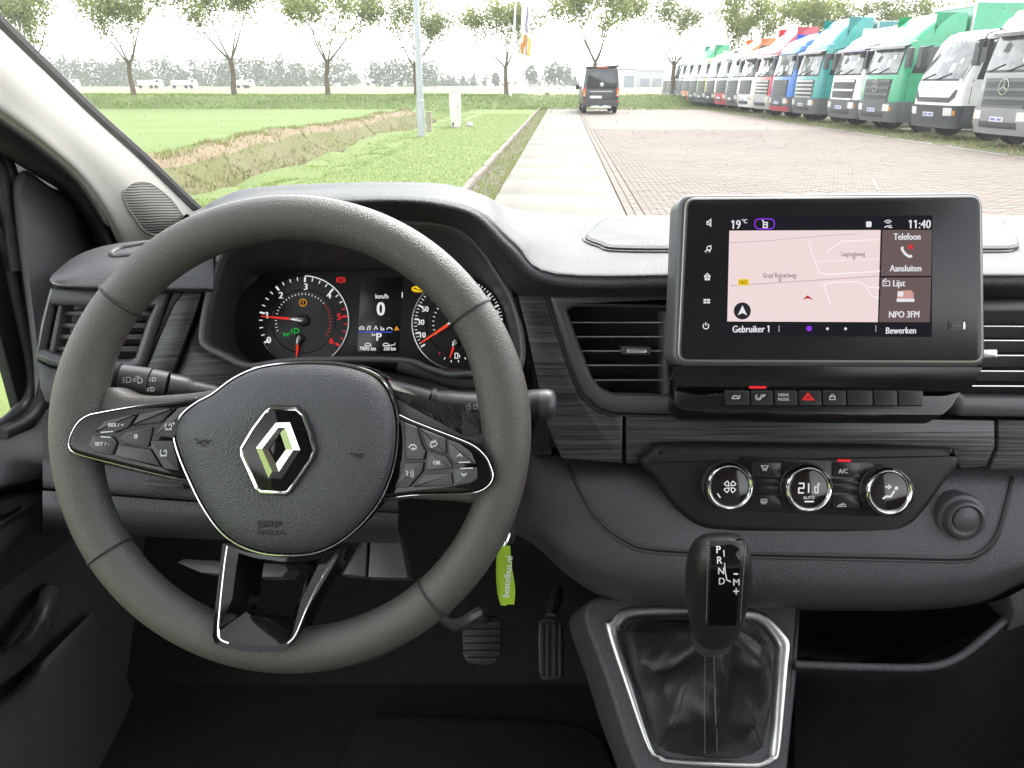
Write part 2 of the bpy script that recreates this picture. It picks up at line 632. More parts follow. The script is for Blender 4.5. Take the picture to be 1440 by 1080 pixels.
blades('ditch_straw', 26000, lambda: (random.uniform(-10.2, -5.7), 9 + 40 * random.random() ** 1.3), (0.03, 0.14), (0.008, 0.02), [D3, D1, D2, D3, G3])
blades('bank_grass', 26000, lambda: (random.uniform(-42, 16), random.uniform(50.8, 62)), (0.04, 0.14), (0.02, 0.05), [G1, G1, G2, G2, D3, G3])
blades('joint_weeds', 5200, lambda: (random.uniform(-1.50, -1.02) if random.random() < 0.85 else random.uniform(-1.1, -0.96), 8 + 42 * random.random() ** 1.8), (0.02, 0.08), (0.006, 0.014), [G1, G2, G2, D1, D3])

# ---- paving
def concrete_mat():
    t = NT('concrete')
    v = t.coord()
    a = t.noise(v, 0.8, 5); b = t.noise(v, 9, 5, 0.7); c = t.noise(v, 160, 2)
    col = t.mix(t.ramp(a, [(0.3, (0, 0, 0)), (0.7, (1, 1, 1))]), (0.16, 0.152, 0.127), (0.195, 0.186, 0.158))
    col = t.mix(t.ramp(b, [(0.55, (0, 0, 0)), (0.8, (1, 1, 1))]), col, (0.115, 0.107, 0.088))
    tm = t.noise(t.coord((2.2, 0.05, 1)), 1.0, 4, 0.6)      # worn wheel tracks along the strip
    col = t.mix(t.ramp(tm, [(0.5, (0, 0, 0)), (0.75, (0.6, 0.6, 0.6))]), col, (0.12, 0.112, 0.095))
    t.bsdf(col, 0.85, 0, 0.25, t.bump(c, 0.25, 0.002))
    return t.mat
M_conc = concrete_mat()
def paver_mat(name, geo):
    t = NT(name)
    tc = t.n('ShaderNodeTexCoord')
    br = t.n('ShaderNodeTexBrick', offset=0.5)
    for k, v in (('Scale', 1.0), ('Mortar Size', 0.0 if geo else 0.010), ('Mortar Smooth', 0.3), ('Bias', 0.0), ('Brick Width', 0.21), ('Row Height', 0.105)):
        br.inputs[k].default_value = v
    br.inputs['Color1'].default_value = (0.115, 0.089, 0.073, 1)
    br.inputs['Color2'].default_value = (0.15, 0.118, 0.098, 1)
    br.inputs['Mortar'].default_value = (0.15, 0.13, 0.10, 1)
    t.l(tc.outputs['Object'], br.inputs['Vector'])
    v = t.coord()
    a = t.noise(v, 0.28, 5, 0.6)
    b = t.noise(v, 30, 3)
    c = t.mix(t.ramp(a, [(0.35, (0, 0, 0)), (0.7, (1, 1, 1))]), br.outputs[0], (0.165, 0.135, 0.112))
    c = t.mix(t.math('MULTIPLY', b, 0.35), c, (0.14, 0.115, 0.095))
    t.bsdf(c, 0.8, 0, 0.3, t.bump(b, 0.3, 0.003))
    return t.mat
M_pav = paver_mat('paving_brick', True)
M_pav2 = paver_mat('paving_brick_far', False)
M_joint = grass_mat('joint_sand', (0.15, 0.125, 0.10), (0.13, 0.115, 0.085), (0.12, 0.12, 0.07), 0.7, 5, 60)
mb = MB()
flat(mb, [(-1.55, -25), (16.5, -25), (16.5, 56.5), (-1.55, 56.5)], XYZ, -0.03)
yard = tag(road(mb.build('yard', [M_joint], None, 0)), kind='structure')
def child(o, parent):
    o.parent = parent
    return o
# brick field: modelled bricks where they can be told apart, a sheet with the same bond beyond
PT0, PT1 = 6.3, 29.98
mb = MB()
row = 0
t_ = PT0
while t_ < PT1 - 0.01:
    s_ = 1.12 - (0.105 if row % 2 else 0.0)
    while s_ < min(12.4, 1.5 + t_ * 0.78):
        z = 0.004 + random.uniform(-0.003, 0.003); g = 0.004
        x0, x1, y0, y1 = max(1.12, s_) + g, s_ + 0.21 - g, t_ + g, t_ + 0.105 - g
        b = 0.006
        mb.add([(x0, y0, -0.03), (x1, y0, -0.03), (x1, y1, -0.03), (x0, y1, -0.03), (x0, y0, z - b), (x1, y0, z - b), (x1, y1, z - b), (x0, y1, z - b),
                (x0 + b, y0 + b, z), (x1 - b, y0 + b, z), (x1 - b, y1 - b, z), (x0 + b, y1 - b, z)],
               [(4, 5, 9, 8), (5, 6, 10, 9), (6, 7, 11, 10), (7, 4, 8, 11), (8, 9, 10, 11), (0, 1, 5, 4), (3, 0, 4, 7), (1, 2, 6, 5)])
        s_ += 0.21
    t_ += 0.105
    row += 1
child(tag(mb.build('paving_bricks', [M_pav], None, 0), kind='stuff'), yard)
mb = MB()
flat(mb, [(1.12, -25), (16.5, -25), (16.5, PT0), (1.12, PT0)], XYZ, 0.0)
flat(mb, [(1.12, PT1), (16.5, PT1), (16.5, 56.5), (1.12, 56.5)], XYZ, 0.0)
flat(mb, [(1.5 + PT0 * 0.78, PT0), (16.5, PT0), (16.5, PT1), (12.4, PT1), (12.4, 14)], XYZ, -0.001)
child(mb.build('brick_paving', [M_pav2], None, 0), yard)
# two soldier courses of brick along the slabs
mb = MB()
for k in range(2):
    for j in range(230):
        t0 = 6.0 + j * 0.21
        x0 = 0.885 + k * 0.117; z = 0.006 + random.uniform(-0.003, 0.003)
        prism(mb, [(x0, t0 + 0.004), (x0 + 0.108, t0 + 0.004), (x0 + 0.108, t0 + 0.206), (x0, t0 + 0.206)], XYZ, -0.03, z, 0.006, 1)
child(tag(mb.build('edge_bricks', [M_pav], None, 0), kind='stuff'), yard)
# concrete slabs, one by one
mb = MB(); flat(mb, [(-1.0, -24), (0.87, -24), (0.87, 56.4), (-1.0, 56.4)], XYZ, -0.02)
strip = tag(road(mb.build('concrete_strip', [M_joint], None, 0)), kind='structure')
_slab_me = []
for k in range(4):
    mb = MB()
    prism(mb, rounded([(-0.93, -0.995), (0.93, -0.995), (0.93, 0.995), (-0.93, 0.995)], 0.02, 1), XYZ, -0.12, 0.0, 0.012, 2)
    _slab_me.append(mb.mesh('slab', [M_conc], 40))
for k in range(-3, 26):
    o = link('slab', _slab_me[k % 4])
    child(o, strip)
    o.location = (-0.065, 5.0 + 2.0 * k, 0.012 + random.uniform(-0.004, 0.004))
    o.rotation_euler = (random.uniform(-0.002, 0.002), random.uniform(-0.002, 0.002), random.choice((0, pi)) + random.uniform(-0.002, 0.002))
# kerb stones
mb = MB(); flat(mb, [(-1.66, 2), (-1.52, 2), (-1.52, 56.4), (-1.66, 56.4)], XYZ, -0.01)
M_kerb = mat('kerb_stone', (0.19, 0.155, 0.125), 0.85, var=0.8, vscale=6)
kerb = tag(road(mb.build('kerb', [M_kerb], None, 0)), kind='structure')
mb = MB(); prism(mb, [(-0.06, -0.493), (0.06, -0.493), (0.06, 0.493), (-0.06, 0.493)], XYZ, -0.15, 0.0, 0.02, 2)
_kme = mb.mesh('kerb_stone', [M_kerb], 40)
for k in range(52):
    o = link('kerb_stone', _kme); child(o, kerb)
    o.location = (-1.59 + random.uniform(-0.012, 0.012), 4.5 + k, 0.05 + random.uniform(-0.012, 0.012))
    o.rotation_euler = (random.uniform(-0.01, 0.01), random.uniform(-0.05, 0.05), random.uniform(-0.012, 0.012))
# parking strip with growth in it, white line along its front (it runs straight ahead, the slabs do not)
ROW_F = 12.1
mb = MB()
flat(mb, [(ROW_F, 10), (ROW_F + 40, 10), (ROW_F + 40, 60), (ROW_F, 60)], XYZ, 0.014)
M_gpav = grass_mat('grown_paving', (0.20, 0.19, 0.13), (0.13, 0.16, 0.06), (0.28, 0.25, 0.19), 0.6, 3, 20)
tag(mb.build('parking_strip', [M_gpav], None, 0), kind='structure')
mb = MB()
for k in range(9000):
    x_, y_ = random.uniform(ROW_F - 0.1, ROW_F + 2.4), 13 + 45 * random.random() ** 1.4
    h = random.uniform(0.03, 0.15); w = random.uniform(0.008, 0.02); a = random.uniform(0, 6.28)
    mb.add([(x_ - cos(a) * w, y_ - sin(a) * w, 0.005), (x_ + cos(a) * w, y_ + sin(a) * w, 0.005), (x_ + random.uniform(-.6, .6) * h, y_ + random.uniform(-.6, .6) * h, h)], [(0, 1, 2)], random.randrange(4))
tag(mb.build('parking_weeds', [G1, D3, D1, G2], None, 0), kind='stuff')
M_line = mat('worn_white_paint', (0.42, 0.41, 0.37), 0.8, var=0.9, vscale=9)
t_ = 13.0
while t_ < 56:
    L = random.uniform(2.2, 3.1)
    mb = MB(); flat(mb, [(ROW_F - 0.22, t_), (ROW_F - 0.10, t_), (ROW_F - 0.10, t_ + L), (ROW_F - 0.22, t_ + L)], XYZ, 0.012)
    o = mb.build('painted_line', [M_line], None, 0); o.parent = yard; o.rotation_euler.z = TH
    t_ += L + random.uniform(0.15, 0.7)
for q in (((1035, 158), (1085, 161.5), (1084, 163), (1034, 159.5)), ((1226, 253), (1229, 253), (1237, 267), (1233, 267))):
    mb = MB(); flat(mb, [tuple(UZ(a, b, 0.016))[:2] for a, b in q], XYZ, 0.016)
    o = mb.build('painted_line', [M_line], None, 0); o.parent = yard; o.rotation_euler.z = TH

# ---- roadside trees
M_bark = mat('bark', (0.17, 0.135, 0.10), 0.9, var=0.8, vscale=7)
LEAF = [leafy('leaf_olive', (0.21, 0.235, 0.085), 0.55), leafy('leaf_green', (0.16, 0.205, 0.07), 0.55), leafy('leaf_pale', (0.28, 0.29, 0.12), 0.55)]
def tree_mesh(seed, H=10.0, spread=3.6, fork=1.95, r0=0.17, nleaf=5600, low=2.8):
    rnd = random.Random(seed)
    tr = MB(); cr = MB()
    ends = []
    def limb(p, d, L, r, depth):
        n = 5
        pts = [p.copy()]; rr = [r]
        q = p.copy(); dd = d.copy()
        for k in range(n):
            dd = (dd + Vector((rnd.uniform(-.16, .16), rnd.uniform(-.16, .16), 0.10 if depth == 0 else 0.02))).normalized()
            q = q + dd * (L / n); pts.append(q.copy()); rr.append(r * (1 - 0.62 * (k + 1) / n))
        tube(tr, pts, rr, 6 if depth < 2 else 4)
        if depth >= 0:
            for k in ((4, 5) if depth == 0 else (2, 3, 4, 5)): ends.append((pts[k], L))
        if depth < 3:
            for c in range(rnd.choice((2, 3)) if depth else rnd.choice((3, 4))):
                k = rnd.choice((3, 4, 5)) if depth else 5
                a = rnd.uniform(0, 2 * pi); e = rnd.uniform(0.35, 0.9)
                nd = (dd * 1.0 + Vector((cos(a) * e, sin(a) * e, rnd.uniform(0.0, 0.35)))).normalized()
                limb(pts[k], nd, L * rnd.uniform(0.55, 0.8), rr[k] * 0.72, depth + 1)
    base = [Vector((0, 0, -0.2)), Vector((rnd.uniform(-.03, .03), 0, 0.4)), Vector((rnd.uniform(-.08, .08), rnd.uniform(-.08, .08), fork * 0.6)), Vector((rnd.uniform(-.12, .12), rnd.uniform(-.1, .1), fork))]
    tube(tr, base, [r0 * 1.35, r0 * 1.05, r0 * 0.92, r0 * 0.95], 9)
    n = rnd.choice((3, 4, 4))
    a0 = rnd.uniform(0, 6.28)
    for k in range(n):
        a = a0 + 2 * pi * k / n + rnd.uniform(-.4, .4); e = rnd.uniform(0.6, 1.15)
        limb(base[-1], Vector((cos(a) * e, sin(a) * e, 1)).normalized(), rnd.uniform(1.9, 2.5), r0 * 0.5, 0)
    # leaves: clumps about the twigs, open between them
    cl = [e for e in ends if e[0].z > low]
    rnd.shuffle(cl)
    cl = cl[:140]
    for p, L in cl:
        n = int(nleaf / len(cl) * rnd.uniform(0.3, 1.7)); rad = rnd.uniform(0.25, 0.55)
        for k in range(n):
            c = p + Vector((rnd.gauss(0, rad), rnd.gauss(0, rad), rnd.gauss(-0.2, rad * 0.8)))
            s = rnd.uniform(0.055, 0.125)
            ax = Vector((rnd.gauss(0, 1), rnd.gauss(0, 1), rnd.gauss(0, 1))).normalized()
            bx = ax.orthogonal().normalized()
            cr.add([c - ax * s, c + bx * s * 0.7, c + ax * s * 1.1, c - bx * s * 0.7], [(0, 1, 2, 3)], rnd.choice((0, 0, 1, 1, 2)))
    return tr.mesh('trunk', M_bark, 60), cr.mesh('crown', LEAF, 0)
TREES = [tree_mesh(11), tree_mesh(23), tree_mesh(37), tree_mesh(52)]
tree_spots = [(58, 59), (188, 58), (330, 58.5), (461, 59), (585, 60), (712, 61.5), (834, 62.5), (946, 64), (1036, 65), (1118, 66), (1205, 67), (1300, 68)]
tl = ['leaning roadside tree showing behind the grey windscreen pillar', 'full-crowned roadside tree with its trunk forking low, first past the pillar',
      'roadside tree with a stout bare trunk and upright forked limbs', 'slim roadside tree with few low limbs before the tall poplar wood',
      'roadside tree half hidden behind the grey lamp post', 'roadside tree beside the white banner mast', 'roadside tree straight behind the black van',
      'roadside tree above the grey warehouse and the far end of the lorry row', 'roadside tree rising behind the far white lorries',
      'roadside tree rising behind the red lorry cab', 'roadside tree rising behind the teal lorry cab', 'roadside tree rising behind the green lorry box']
for k, (px, Y) in enumerate(tree_spots):
    d = ray(px, 132)
    p = Vector((d.x / d.y * Y, Y, 0))
    s_, t_ = p.x * cos(TH) - p.y * sin(TH), p.x * sin(TH) + p.y * cos(TH)
    root = thing('roadside_tree', (p.x, p.y, ground_z(s_, t_)), tl[k], 'tree', 'trees along the road behind the field')
    a, b = TREES[(k * 3 + 1) % 4]
    for nm, me in (('trunk', a), ('crown', b)):
        o = bpy.data.objects.new(nm, me); COL.objects.link(o); o.parent = root
    root.rotation_euler = (0.05 * (hx(k, 7) - 0.5), 0.07 * (hx(k, 8) - 0.5), k * 1.9)
    sc = 1.06 + 0.26 * (hx(k, 3) - 0.5)
    root.scale = (sc, sc, sc * 1.04)

# ---- far trees
def clump(mb, c, rx, rz, n, s, rnd, shape='round', mi=(0, 1, 2)):
    for k in range(n):
        while True:
            x, y, z = rnd.uniform(-1, 1), rnd.uniform(-1, 1), rnd.uniform(-1, 1)
            if shape == 'cone':
                if hypot(x, y) < (1 - z) / 2 * 1.1: break
            elif x * x + y * y + z * z < 1: break
        lump = 1 + 0.25 * sin(x * 7 + c.x) * sin(z * 5 + c.y)
        p = c + Vector((x * rx * lump, y * rx * lump, z * rz))
        ax = Vector((rnd.gauss(0, 1), rnd.gauss(0, 1), rnd.gauss(0, 1))).normalized(); bx = ax.orthogonal().normalized()
        q = s * rnd.uniform(0.6, 1.3)
        mb.add([p - ax * q, p + bx * q * 0.8, p + ax * q, p - bx * q * 0.8], [(0, 1, 2, 3)], rnd.choice(mi))
FARL = [leafy('far_leaf_a', (0.085, 0.11, 0.045), 0.2), leafy('far_leaf_b', (0.11, 0.125, 0.05), 0.2), leafy('far_leaf_c', (0.07, 0.095, 0.045), 0.2)]
rnd = random.Random(5)
mb = MB()
x = -40
while x < 505:                                   # a long row of poplars and scrub that reads as one wood
    Y = rnd.uniform(300, 340)
    d = ray(x, 120); X = d.x / d.y * Y
    top = rnd.uniform(8.5, 11.5) * (0.55 if rnd.random() < 0.16 else 1)
    clump(mb, Vector((X, Y, top * 0.60)), rnd.uniform(1.8, 3.4), top * 0.42, 150, 0.55, rnd)
    clump(mb, Vector((X + rnd.uniform(-2, 2), Y - 5, 1.6)), rnd.uniform(2.5, 5), 2.2, 90, 0.5, rnd, mi=(0, 2))
    x += rnd.uniform(4, 12)
for x0, x1, h in ((524, 548, 9), (548, 570, 10), (570, 612, 9.5)):
    xx = x0
    while xx < x1:
        d = ray(xx, 120); Y = rnd.uniform(285, 300)
        clump(mb, Vector((d.x / d.y * Y, Y, h * 0.45)), 3.2, h * 0.5, 190, 0.55, rnd, mi=(0, 2))
        xx += 8
x = 600
while x < 1000:
    d = ray(x, 120); Y = rnd.uniform(330, 350)
    clump(mb, Vector((d.x / d.y * Y, Y, 1.3)), rnd.uniform(3, 6), rnd.uniform(1.5, 2.6), 70, 0.5, rnd, mi=(0, 2))
    x += rnd.uniform(9, 20)
tag(mb.build('far_wood', FARL, None, 0), kind='stuff')
M_fbark = mat('far_bark', (0.12, 0.10, 0.08), 0.9)
def far_tree(px, Y, h, w, shape, label):
    d = ray(px, 120)
    p = Vector((d.x / d.y * Y, Y, 0))
    root = thing('far_tree', p, label, 'tree', 'single trees on the far side of the fields')
    r2 = random.Random(int(px))
    m1 = MB(); tube(m1, [p + Vector((0, 0, -0.1)), p + Vector((0, 0, h * 0.5))], [0.3, 0.12], 6); m1.build('trunk', M_fbark, root)
    m2 = MB()
    if shape == 'cone': clump(m2, p + Vector((0, 0, h * 0.52)), w, h * 0.5, 200, 0.42, r2, 'cone', (0, 2))
    else:
        clump(m2, p + Vector((0, 0, h * 0.56)), w, h * 0.44, 280, 0.5, r2)
        clump(m2, p + Vector((w * 0.5, 0, h * 0.42)), w * 0.6, h * 0.33, 120, 0.5, r2)
    m2.build('crown', FARL, root, 0)
for px, h, w, sh, lb in ((609, 6.6, 2.6, 'cone', 'pointed conifer standing closest to the grey lamp post, far across the field'), (623, 6.4, 1.9, 'cone', 'conifer above the white cabinet, second of the far conifers after the lamp post'),
                         (631, 6.3, 1.9, 'cone', 'conifer above the white cabinet, third of the far conifers after the lamp post'), (638, 6.0, 2.0, 'cone', 'conifer above the white cabinet, fourth of the far conifers after the lamp post'),
                         (651, 6.6, 1.5, 'cone', 'slender far conifer standing alone past the white cabinet'), (666, 6.5, 1.5, 'cone', 'slender far conifer halfway between white cabinet and banner mast'),
                         (684, 5.4, 1.7, 'cone', 'small pointed tree beside the far white shed'), (697, 4.9, 1.4, 'round', 'small round tree behind the far white shed'),
                         (746, 7.4, 2.6, 'round', 'dense round far tree just past the white banner mast'), (771, 8.2, 2.6, 'round', 'tall lumpy far tree left of two others beside the black van'),
                         (781, 9.2, 2.4, 'round', 'tallest of the lumpy far trees beside the black van'), (794, 8.0, 2.6, 'round', 'broad lumpy far tree closest to the black van'),
                         (808, 5.6, 1.3, 'cone', 'narrow far conifer behind the mirror of the black van')):
    far_tree(px, 330 if sh == 'cone' else 300, h, w, sh, lb)

# ---- far buildings and vehicles
M_wpaint = mat('white_cladding', (0.72, 0.72, 0.70), 0.5, var=0.3, vscale=0.5)
M_gclad = mat('grey_cladding', (0.42, 0.43, 0.44), 0.5, var=0.3, vscale=0.5)
M_roofg = mat('roof_edge', (0.22, 0.22, 0.22), 0.6)
M_doorg = mat('roller_door', (0.20, 0.23, 0.27), 0.5)
def hall(px0, px1, Y, h, label, doors=(), m=M_wpaint, depth=14, ang=0.0):
    a = ray(px0, 120); b = ray(px1, 120)
    x0, x1 = a.x / a.y * Y, b.x / b.y * Y
    root = thing('warehouse', ((x0 + x1) / 2, Y + depth / 2, 0), label, 'warehouse', 'halls beyond the yard')
    m1 = MB(); box(m1, ((x0 + x1) / 2, Y + depth / 2, h / 2 - 0.2), (x1 - x0, depth, h + 0.4)); m1.build('wall', m, root)
    m1 = MB(); box(m1, ((x0 + x1) / 2, Y + depth / 2, h + 0.2), (x1 - x0 + 0.5, depth + 0.5, 0.45)); m1.build('roof', M_roofg, root)
    for c, w, hh in doors:
        cx = x0 + (x1 - x0) * c
        m1 = MB(); box(m1, (cx, Y - 0.03, hh / 2), (w, 0.12, hh)); d = m1.build('door', M_doorg, root)
        m1 = MB()
        for q in range(5): box(m1, (cx, Y - 0.1, hh * (q + 0.5) / 5), (w - 0.1, 0.03, 0.06))
        m1.build('door_ribs', M_roofg, d)
hall(862, 893, 250, 5.0, 'white warehouse with a grey roller door beside the black van', ((0.72, 3.2, 3.4),))
hall(894, 936, 270, 4.9, 'long pale grey warehouse beyond the white one at the yard end', ((0.3, 3, 2.6), (0.7, 3, 2.6)), M_gclad)
hall(684, 701, 310, 2.6, 'low white shed among small trees across the field', (), M_wpaint, 8)
M_black = mat('tyre_black', (0.02, 0.02, 0.021), 0.8, var=0.4)
M_dglass = mat('vehicle_glass', (0.03, 0.035, 0.037), 0.08, spec=0.6)
def far_van(px, Y, L, h, label, m):
    d = ray(px, 123); x = d.x / d.y * Y
    root = thing('far_lorry', (x, Y, 0), label, 'lorry', 'white lorries on the far road')
    m1 = MB(); box(m1, (x, Y, 0.75 + h / 2), (L, 2.2, h), bev=0.08); m1.build('cargo_box', m, root)
    m1 = MB(); prism(m1, [(x + L / 2 + 0.1, 0.6), (x + L / 2 + 1.6, 0.6), (x + L / 2 + 1.5, 1.5), (x + L / 2 + 1.2, 2.2), (x + L / 2 + 0.1, 2.25)], frame((0, Y - 1.0, 0), (1, 0, 0), (0, 0, 1)), -2, 0, 0.08, back=True)
    c = m1.build('cab', m, root)
    m1 = MB(); box(m1, (x + L / 2 + 1.0, Y - 1.0, 1.8), (0.7, 0.06, 0.5)); m1.build('window', M_dglass, c)
    for q in (-0.35, 0.32, 0.62):
        m1 = MB(); lathe(m1, [(0.45, 0), (0.45, 0.25), (0.2, 0.27)], frame((x + L * q, Y - 0.85, 0.45), (1, 0, 0), (0, 0, 1)), 0, 0, 12); m1.build('wheel', M_black, root)
far_van(208, 210, 4.2, 1.3, 'small white lorry on the far road behind the low-forking tree', M_wpaint)
far_van(256, 212, 4.6, 1.2, 'white lorry on the far road midway between two roadside trees', M_wpaint)
far_van(342, 216, 2.6, 1.2, 'short white lorry on the far road right of the stout trunk', M_wpaint)
far_van(96, 214, 2.6, 1.2, 'white lorry on the far road next to the windscreen pillar', M_wpaint)

# ---- lamp post, cabinet, stone, banner mast
M_galv = mat('galvanised_steel', (0.42, 0.45, 0.47), 0.45, 0.3, var=0.4, vscale=6)
p = UZ(593, 192)
root = thing('lamp_post', p, 'tall grey steel lamp post standing on the grass verge', 'lamp post')
mb = MB(); tube(mb, [p + Vector((0, 0, -0.1)), p + Vector((0, 0, 1.1))], [0.125, 0.125], 14); tube(mb, [p + Vector((0, 0, 1.1)), p + Vector((0, 0, 1.13))], [0.125, 0.105], 14)
tube(mb, [p + Vector((0, 0, 1.12)), p + Vector((0, 0, 8.5))], [0.108, 0.06], 14); mb.build('pole', M_galv, root)
mb = MB(); tube(mb, [p + Vector((0, 0, 8.4)), p + Vector((0.25, 0, 8.9)), p + Vector((1.0, 0, 9.05))], [0.05, 0.045, 0.04], 8); mb.build('arm', M_galv, root)
mb = MB(); box(mb, p + Vector((1.3, 0, 9.06)), (0.75, 0.28, 0.12), bev=0.04); mb.build('lamp_head', M_galv, root)
mb = MB(); box(mb, p + Vector((0, -0.124, 0.62)), (0.09, 0.02, 0.4), bev=0.008); mb.build('access_door', M_galv, root)
M_post = mat('weathered_wood', (0.36, 0.32, 0.25), 0.85, var=0.7, vscale=8)
p = UZ(604, 184)
root = thing('marker_post', p, 'short pale wooden post in the verge behind the lamp post', 'post')
mb = MB(); box(mb, p + Vector((0, 0, 0.25)), (0.16, 0.14, 0.72), bev=0.03); mb.build('post', M_post, root)
mb = MB(); box(mb, p + Vector((0, 0, 0.635)), (0.19, 0.17, 0.05), bev=0.015); mb.build('post_cap', M_post, root)
M_cab = mat('cabinet_white', (0.74, 0.73, 0.68), 0.5, var=0.55, vscale=4)
M_rust = mat('rust_stain', (0.20, 0.13, 0.08), 0.9, var=0.6)
p = UZ(641, 179)
root = thing('utility_cabinet', p, 'weathered white utility cabinet with a dark top on the verge', 'cabinet')
fr = frame(p + Vector((0, 0.16, 0)), (1, 0, 0), (0, 0, 1))
mb = MB(); prism(mb, rounded([(-0.19, 0.28), (-0.17, 0.1), (-0.13, -0.05), (0.17, -0.05), (0.2, 0.3), (0.215, 1.0), (0.2, 1.24), (-0.22, 1.24), (-0.225, 0.9)], 0.03, 2), fr, -0.02, 0.3, 0.03, back=True)
mb.build('housing', M_cab, root)
mb = MB(); prism(mb, rounded([(-0.2, 1.235), (0.19, 1.235), (0.15, 1.275), (-0.15, 1.275)], 0.01, 1), fr, 0.0, 0.27, 0.01); mb.build('lid', M_roofg, root)
mb = MB(); prism(mb, [(-0.16, 0.32), (0.16, 0.32), (0.17, 1.16), (-0.17, 1.16)], fr, 0.29, 0.308, 0.006); dr = mb.build('door', M_cab, root)
mb = MB(); prism(mb, [(0.1, 0.7), (0.13, 0.7), (0.13, 0.8), (0.1, 0.8)], fr, 0.30, 0.325, 0.004); mb.build('handle', M_roofg, dr)
mb = MB(); prism(mb, rounded([(-0.13, 0.05), (-0.06, 0.03), (-0.05, 0.14), (-0.09, 0.22), (-0.13, 0.17)], 0.02, 2), fr, 0.29, 0.304, 0.003); mb.build('rust_patch', M_rust, root)
p = UZ(660, 178)
mb = MB(); lathe(mb, [(0.15, -0.03), (0.16, 0.05), (0.12, 0.14), (0.05, 0.17)], frame(p, (1, 0, 0), (0, 1, 0)), 0, 0, 9)
mb.v = [(x + (hx(x, y) - .5) * .05, y + (hx(y, z) - .5) * .05, z + (hx(z, x) - .5) * .04) for x, y, z in mb.v]
tag(mb.build('stone', mat('pale_stone', (0.5, 0.48, 0.43), 0.9, var=0.5), None, 30), 'pale round stone lying in the grass beside the white cabinet', 'stone')
M_mast = mat('mast_white', (0.78, 0.78, 0.77), 0.35, var=0.15, vscale=3)
p = UZ(732, 145)
root = thing('sign_pylon', p, 'plain white pylon on the verge under the orange banner', 'pylon')
mb = MB(); box(mb, p + Vector((0, 0, 3.0)), (0.62, 0.35, 6.4), bev=0.04); mb.build('column', M_mast, root)
mb = MB(); box(mb, p + Vector((0, 0, 0.02)), (0.8, 0.55, 0.14), bev=0.02); mb.build('foot', M_conc, root)
M_or = leafy('banner_orange', (0.62, 0.30, 0.07), 0.3); M_wh = leafy('banner_white', (0.78, 0.77, 0.75), 0.3); M_pu = leafy('banner_purple', (0.38, 0.30, 0.48), 0.3); M_ye = leafy('banner_yellow', (0.80, 0.62, 0.10), 0.3)
p = UZ(717, 150)
root = thing('banner_mast', p, 'white mast on the verge flying a narrow white, orange and purple banner', 'flagpole')
mb = MB(); tube(mb, [p + Vector((0, 0, -0.1)), p + Vector((0.25, 0, 4)), p + Vector((0.55, 0, 9.2))], [0.11, 0.085, 0.05], 10); mb.build('mast', M_mast, root)
mb = MB(); tube(mb, [p + Vector((0.5, 0, 8.9)), p + Vector((1.75, 0, 8.9))], 0.03, 8); mb.build('boom', M_mast, root)
k = p.y / FPX
def ban(px0, px1, y0, y1, name, m, dz=0.0, par=None):
    rows = []
    for q in range(7):
        yy = y0 + (y1 - y0) * q / 6
        rows.append([U(px0 + (px1 - px0) * j / 5 + sin(q * 1.1) * 0.8, yy + j * 0.5, p.y + 0.04 * sin(j * 1.3 + q * 0.6) + dz) for j in range(6)])
    m1 = MB(); grid(m1, rows); grid(m1, [[v + Vector((0, 0.015, 0)) for v in r] for r in rows])
    return m1.build(name, m, par or root, 60)
bn = ban(733, 746, -20, 78, 'banner', M_wh)
ban(732.6, 741, 47, 75, 'orange_panel', M_or, -0.03, bn)
ban(742.6, 746.5, 52, 79, 'yellow_panel', M_ye, -0.03, bn)
ban(739, 742.5, 8, 44, 'purple_stripe', M_pu, -0.03, bn)
p = UZ(720, 147)
root = thing('hydrant_post', p, 'small red and white marker post at the foot of the mast', 'post')
M_red = mat('post_red', (0.45, 0.06, 0.05), 0.5)
mb = MB(); tube(mb, [p + Vector((0, 0, -0.05)), p + Vector((0, 0, 0.5))], 0.09, 10); mb.build('lower_post', M_cab, root)
mb = MB(); tube(mb, [p + Vector((0, 0, 0.5)), p + Vector((0, 0, 0.85))], 0.10, 10); mb.build('upper_post', M_red, root)
p = UZ(769, 147)
root = thing('end_post', p, 'squat weathered post at the far end of the kerb', 'post')
mb = MB(); box(mb, p + Vector((0, 0, 0.35)), (0.34, 0.3, 0.9), bev=0.04); mb.build('post', M_post, root)
mb = MB(); box(mb, p + Vector((0, 0, 0.83)), (0.40, 0.36, 0.06), bev=0.02); mb.build('post_cap', M_post, root)

# ================================================================== VEHICLES OUTSIDE
M_rim = mat('wheel_rim', (0.45, 0.45, 0.45), 0.4, 0.6, var=0.4)
M_under = mat('underbody', (0.03, 0.03, 0.032), 0.8, var=0.3)
M_bgrey = mat('bumper_grey', (0.13, 0.135, 0.14), 0.55, var=0.35, vscale=3)
M_bdark = mat('bumper_dark', (0.055, 0.057, 0.06), 0.6, var=0.35, vscale=3)
M_grille = mat('grille_dark', (0.05, 0.052, 0.055), 0.45)
M_silver = mat('grille_silver', (0.46, 0.46, 0.45), 0.35, 0.4)
M_chrome = mat('chrome', (0.75, 0.75, 0.75), 0.08, 1.0)
M_lamp = mat('headlamp_glass', (0.68, 0.69, 0.68), 0.12, 0.2)
M_amber = mat('amber_lens', (0.75, 0.26, 0.03), 0.2)
M_rlens = mat('red_lens', (0.50, 0.02, 0.015), 0.2)
M_plate = mat('plate_pale', (0.66, 0.66, 0.74), 0.4, var=0.3, vscale=30)
M_plateb = mat('plate_blue', (0.16, 0.16, 0.42), 0.4)
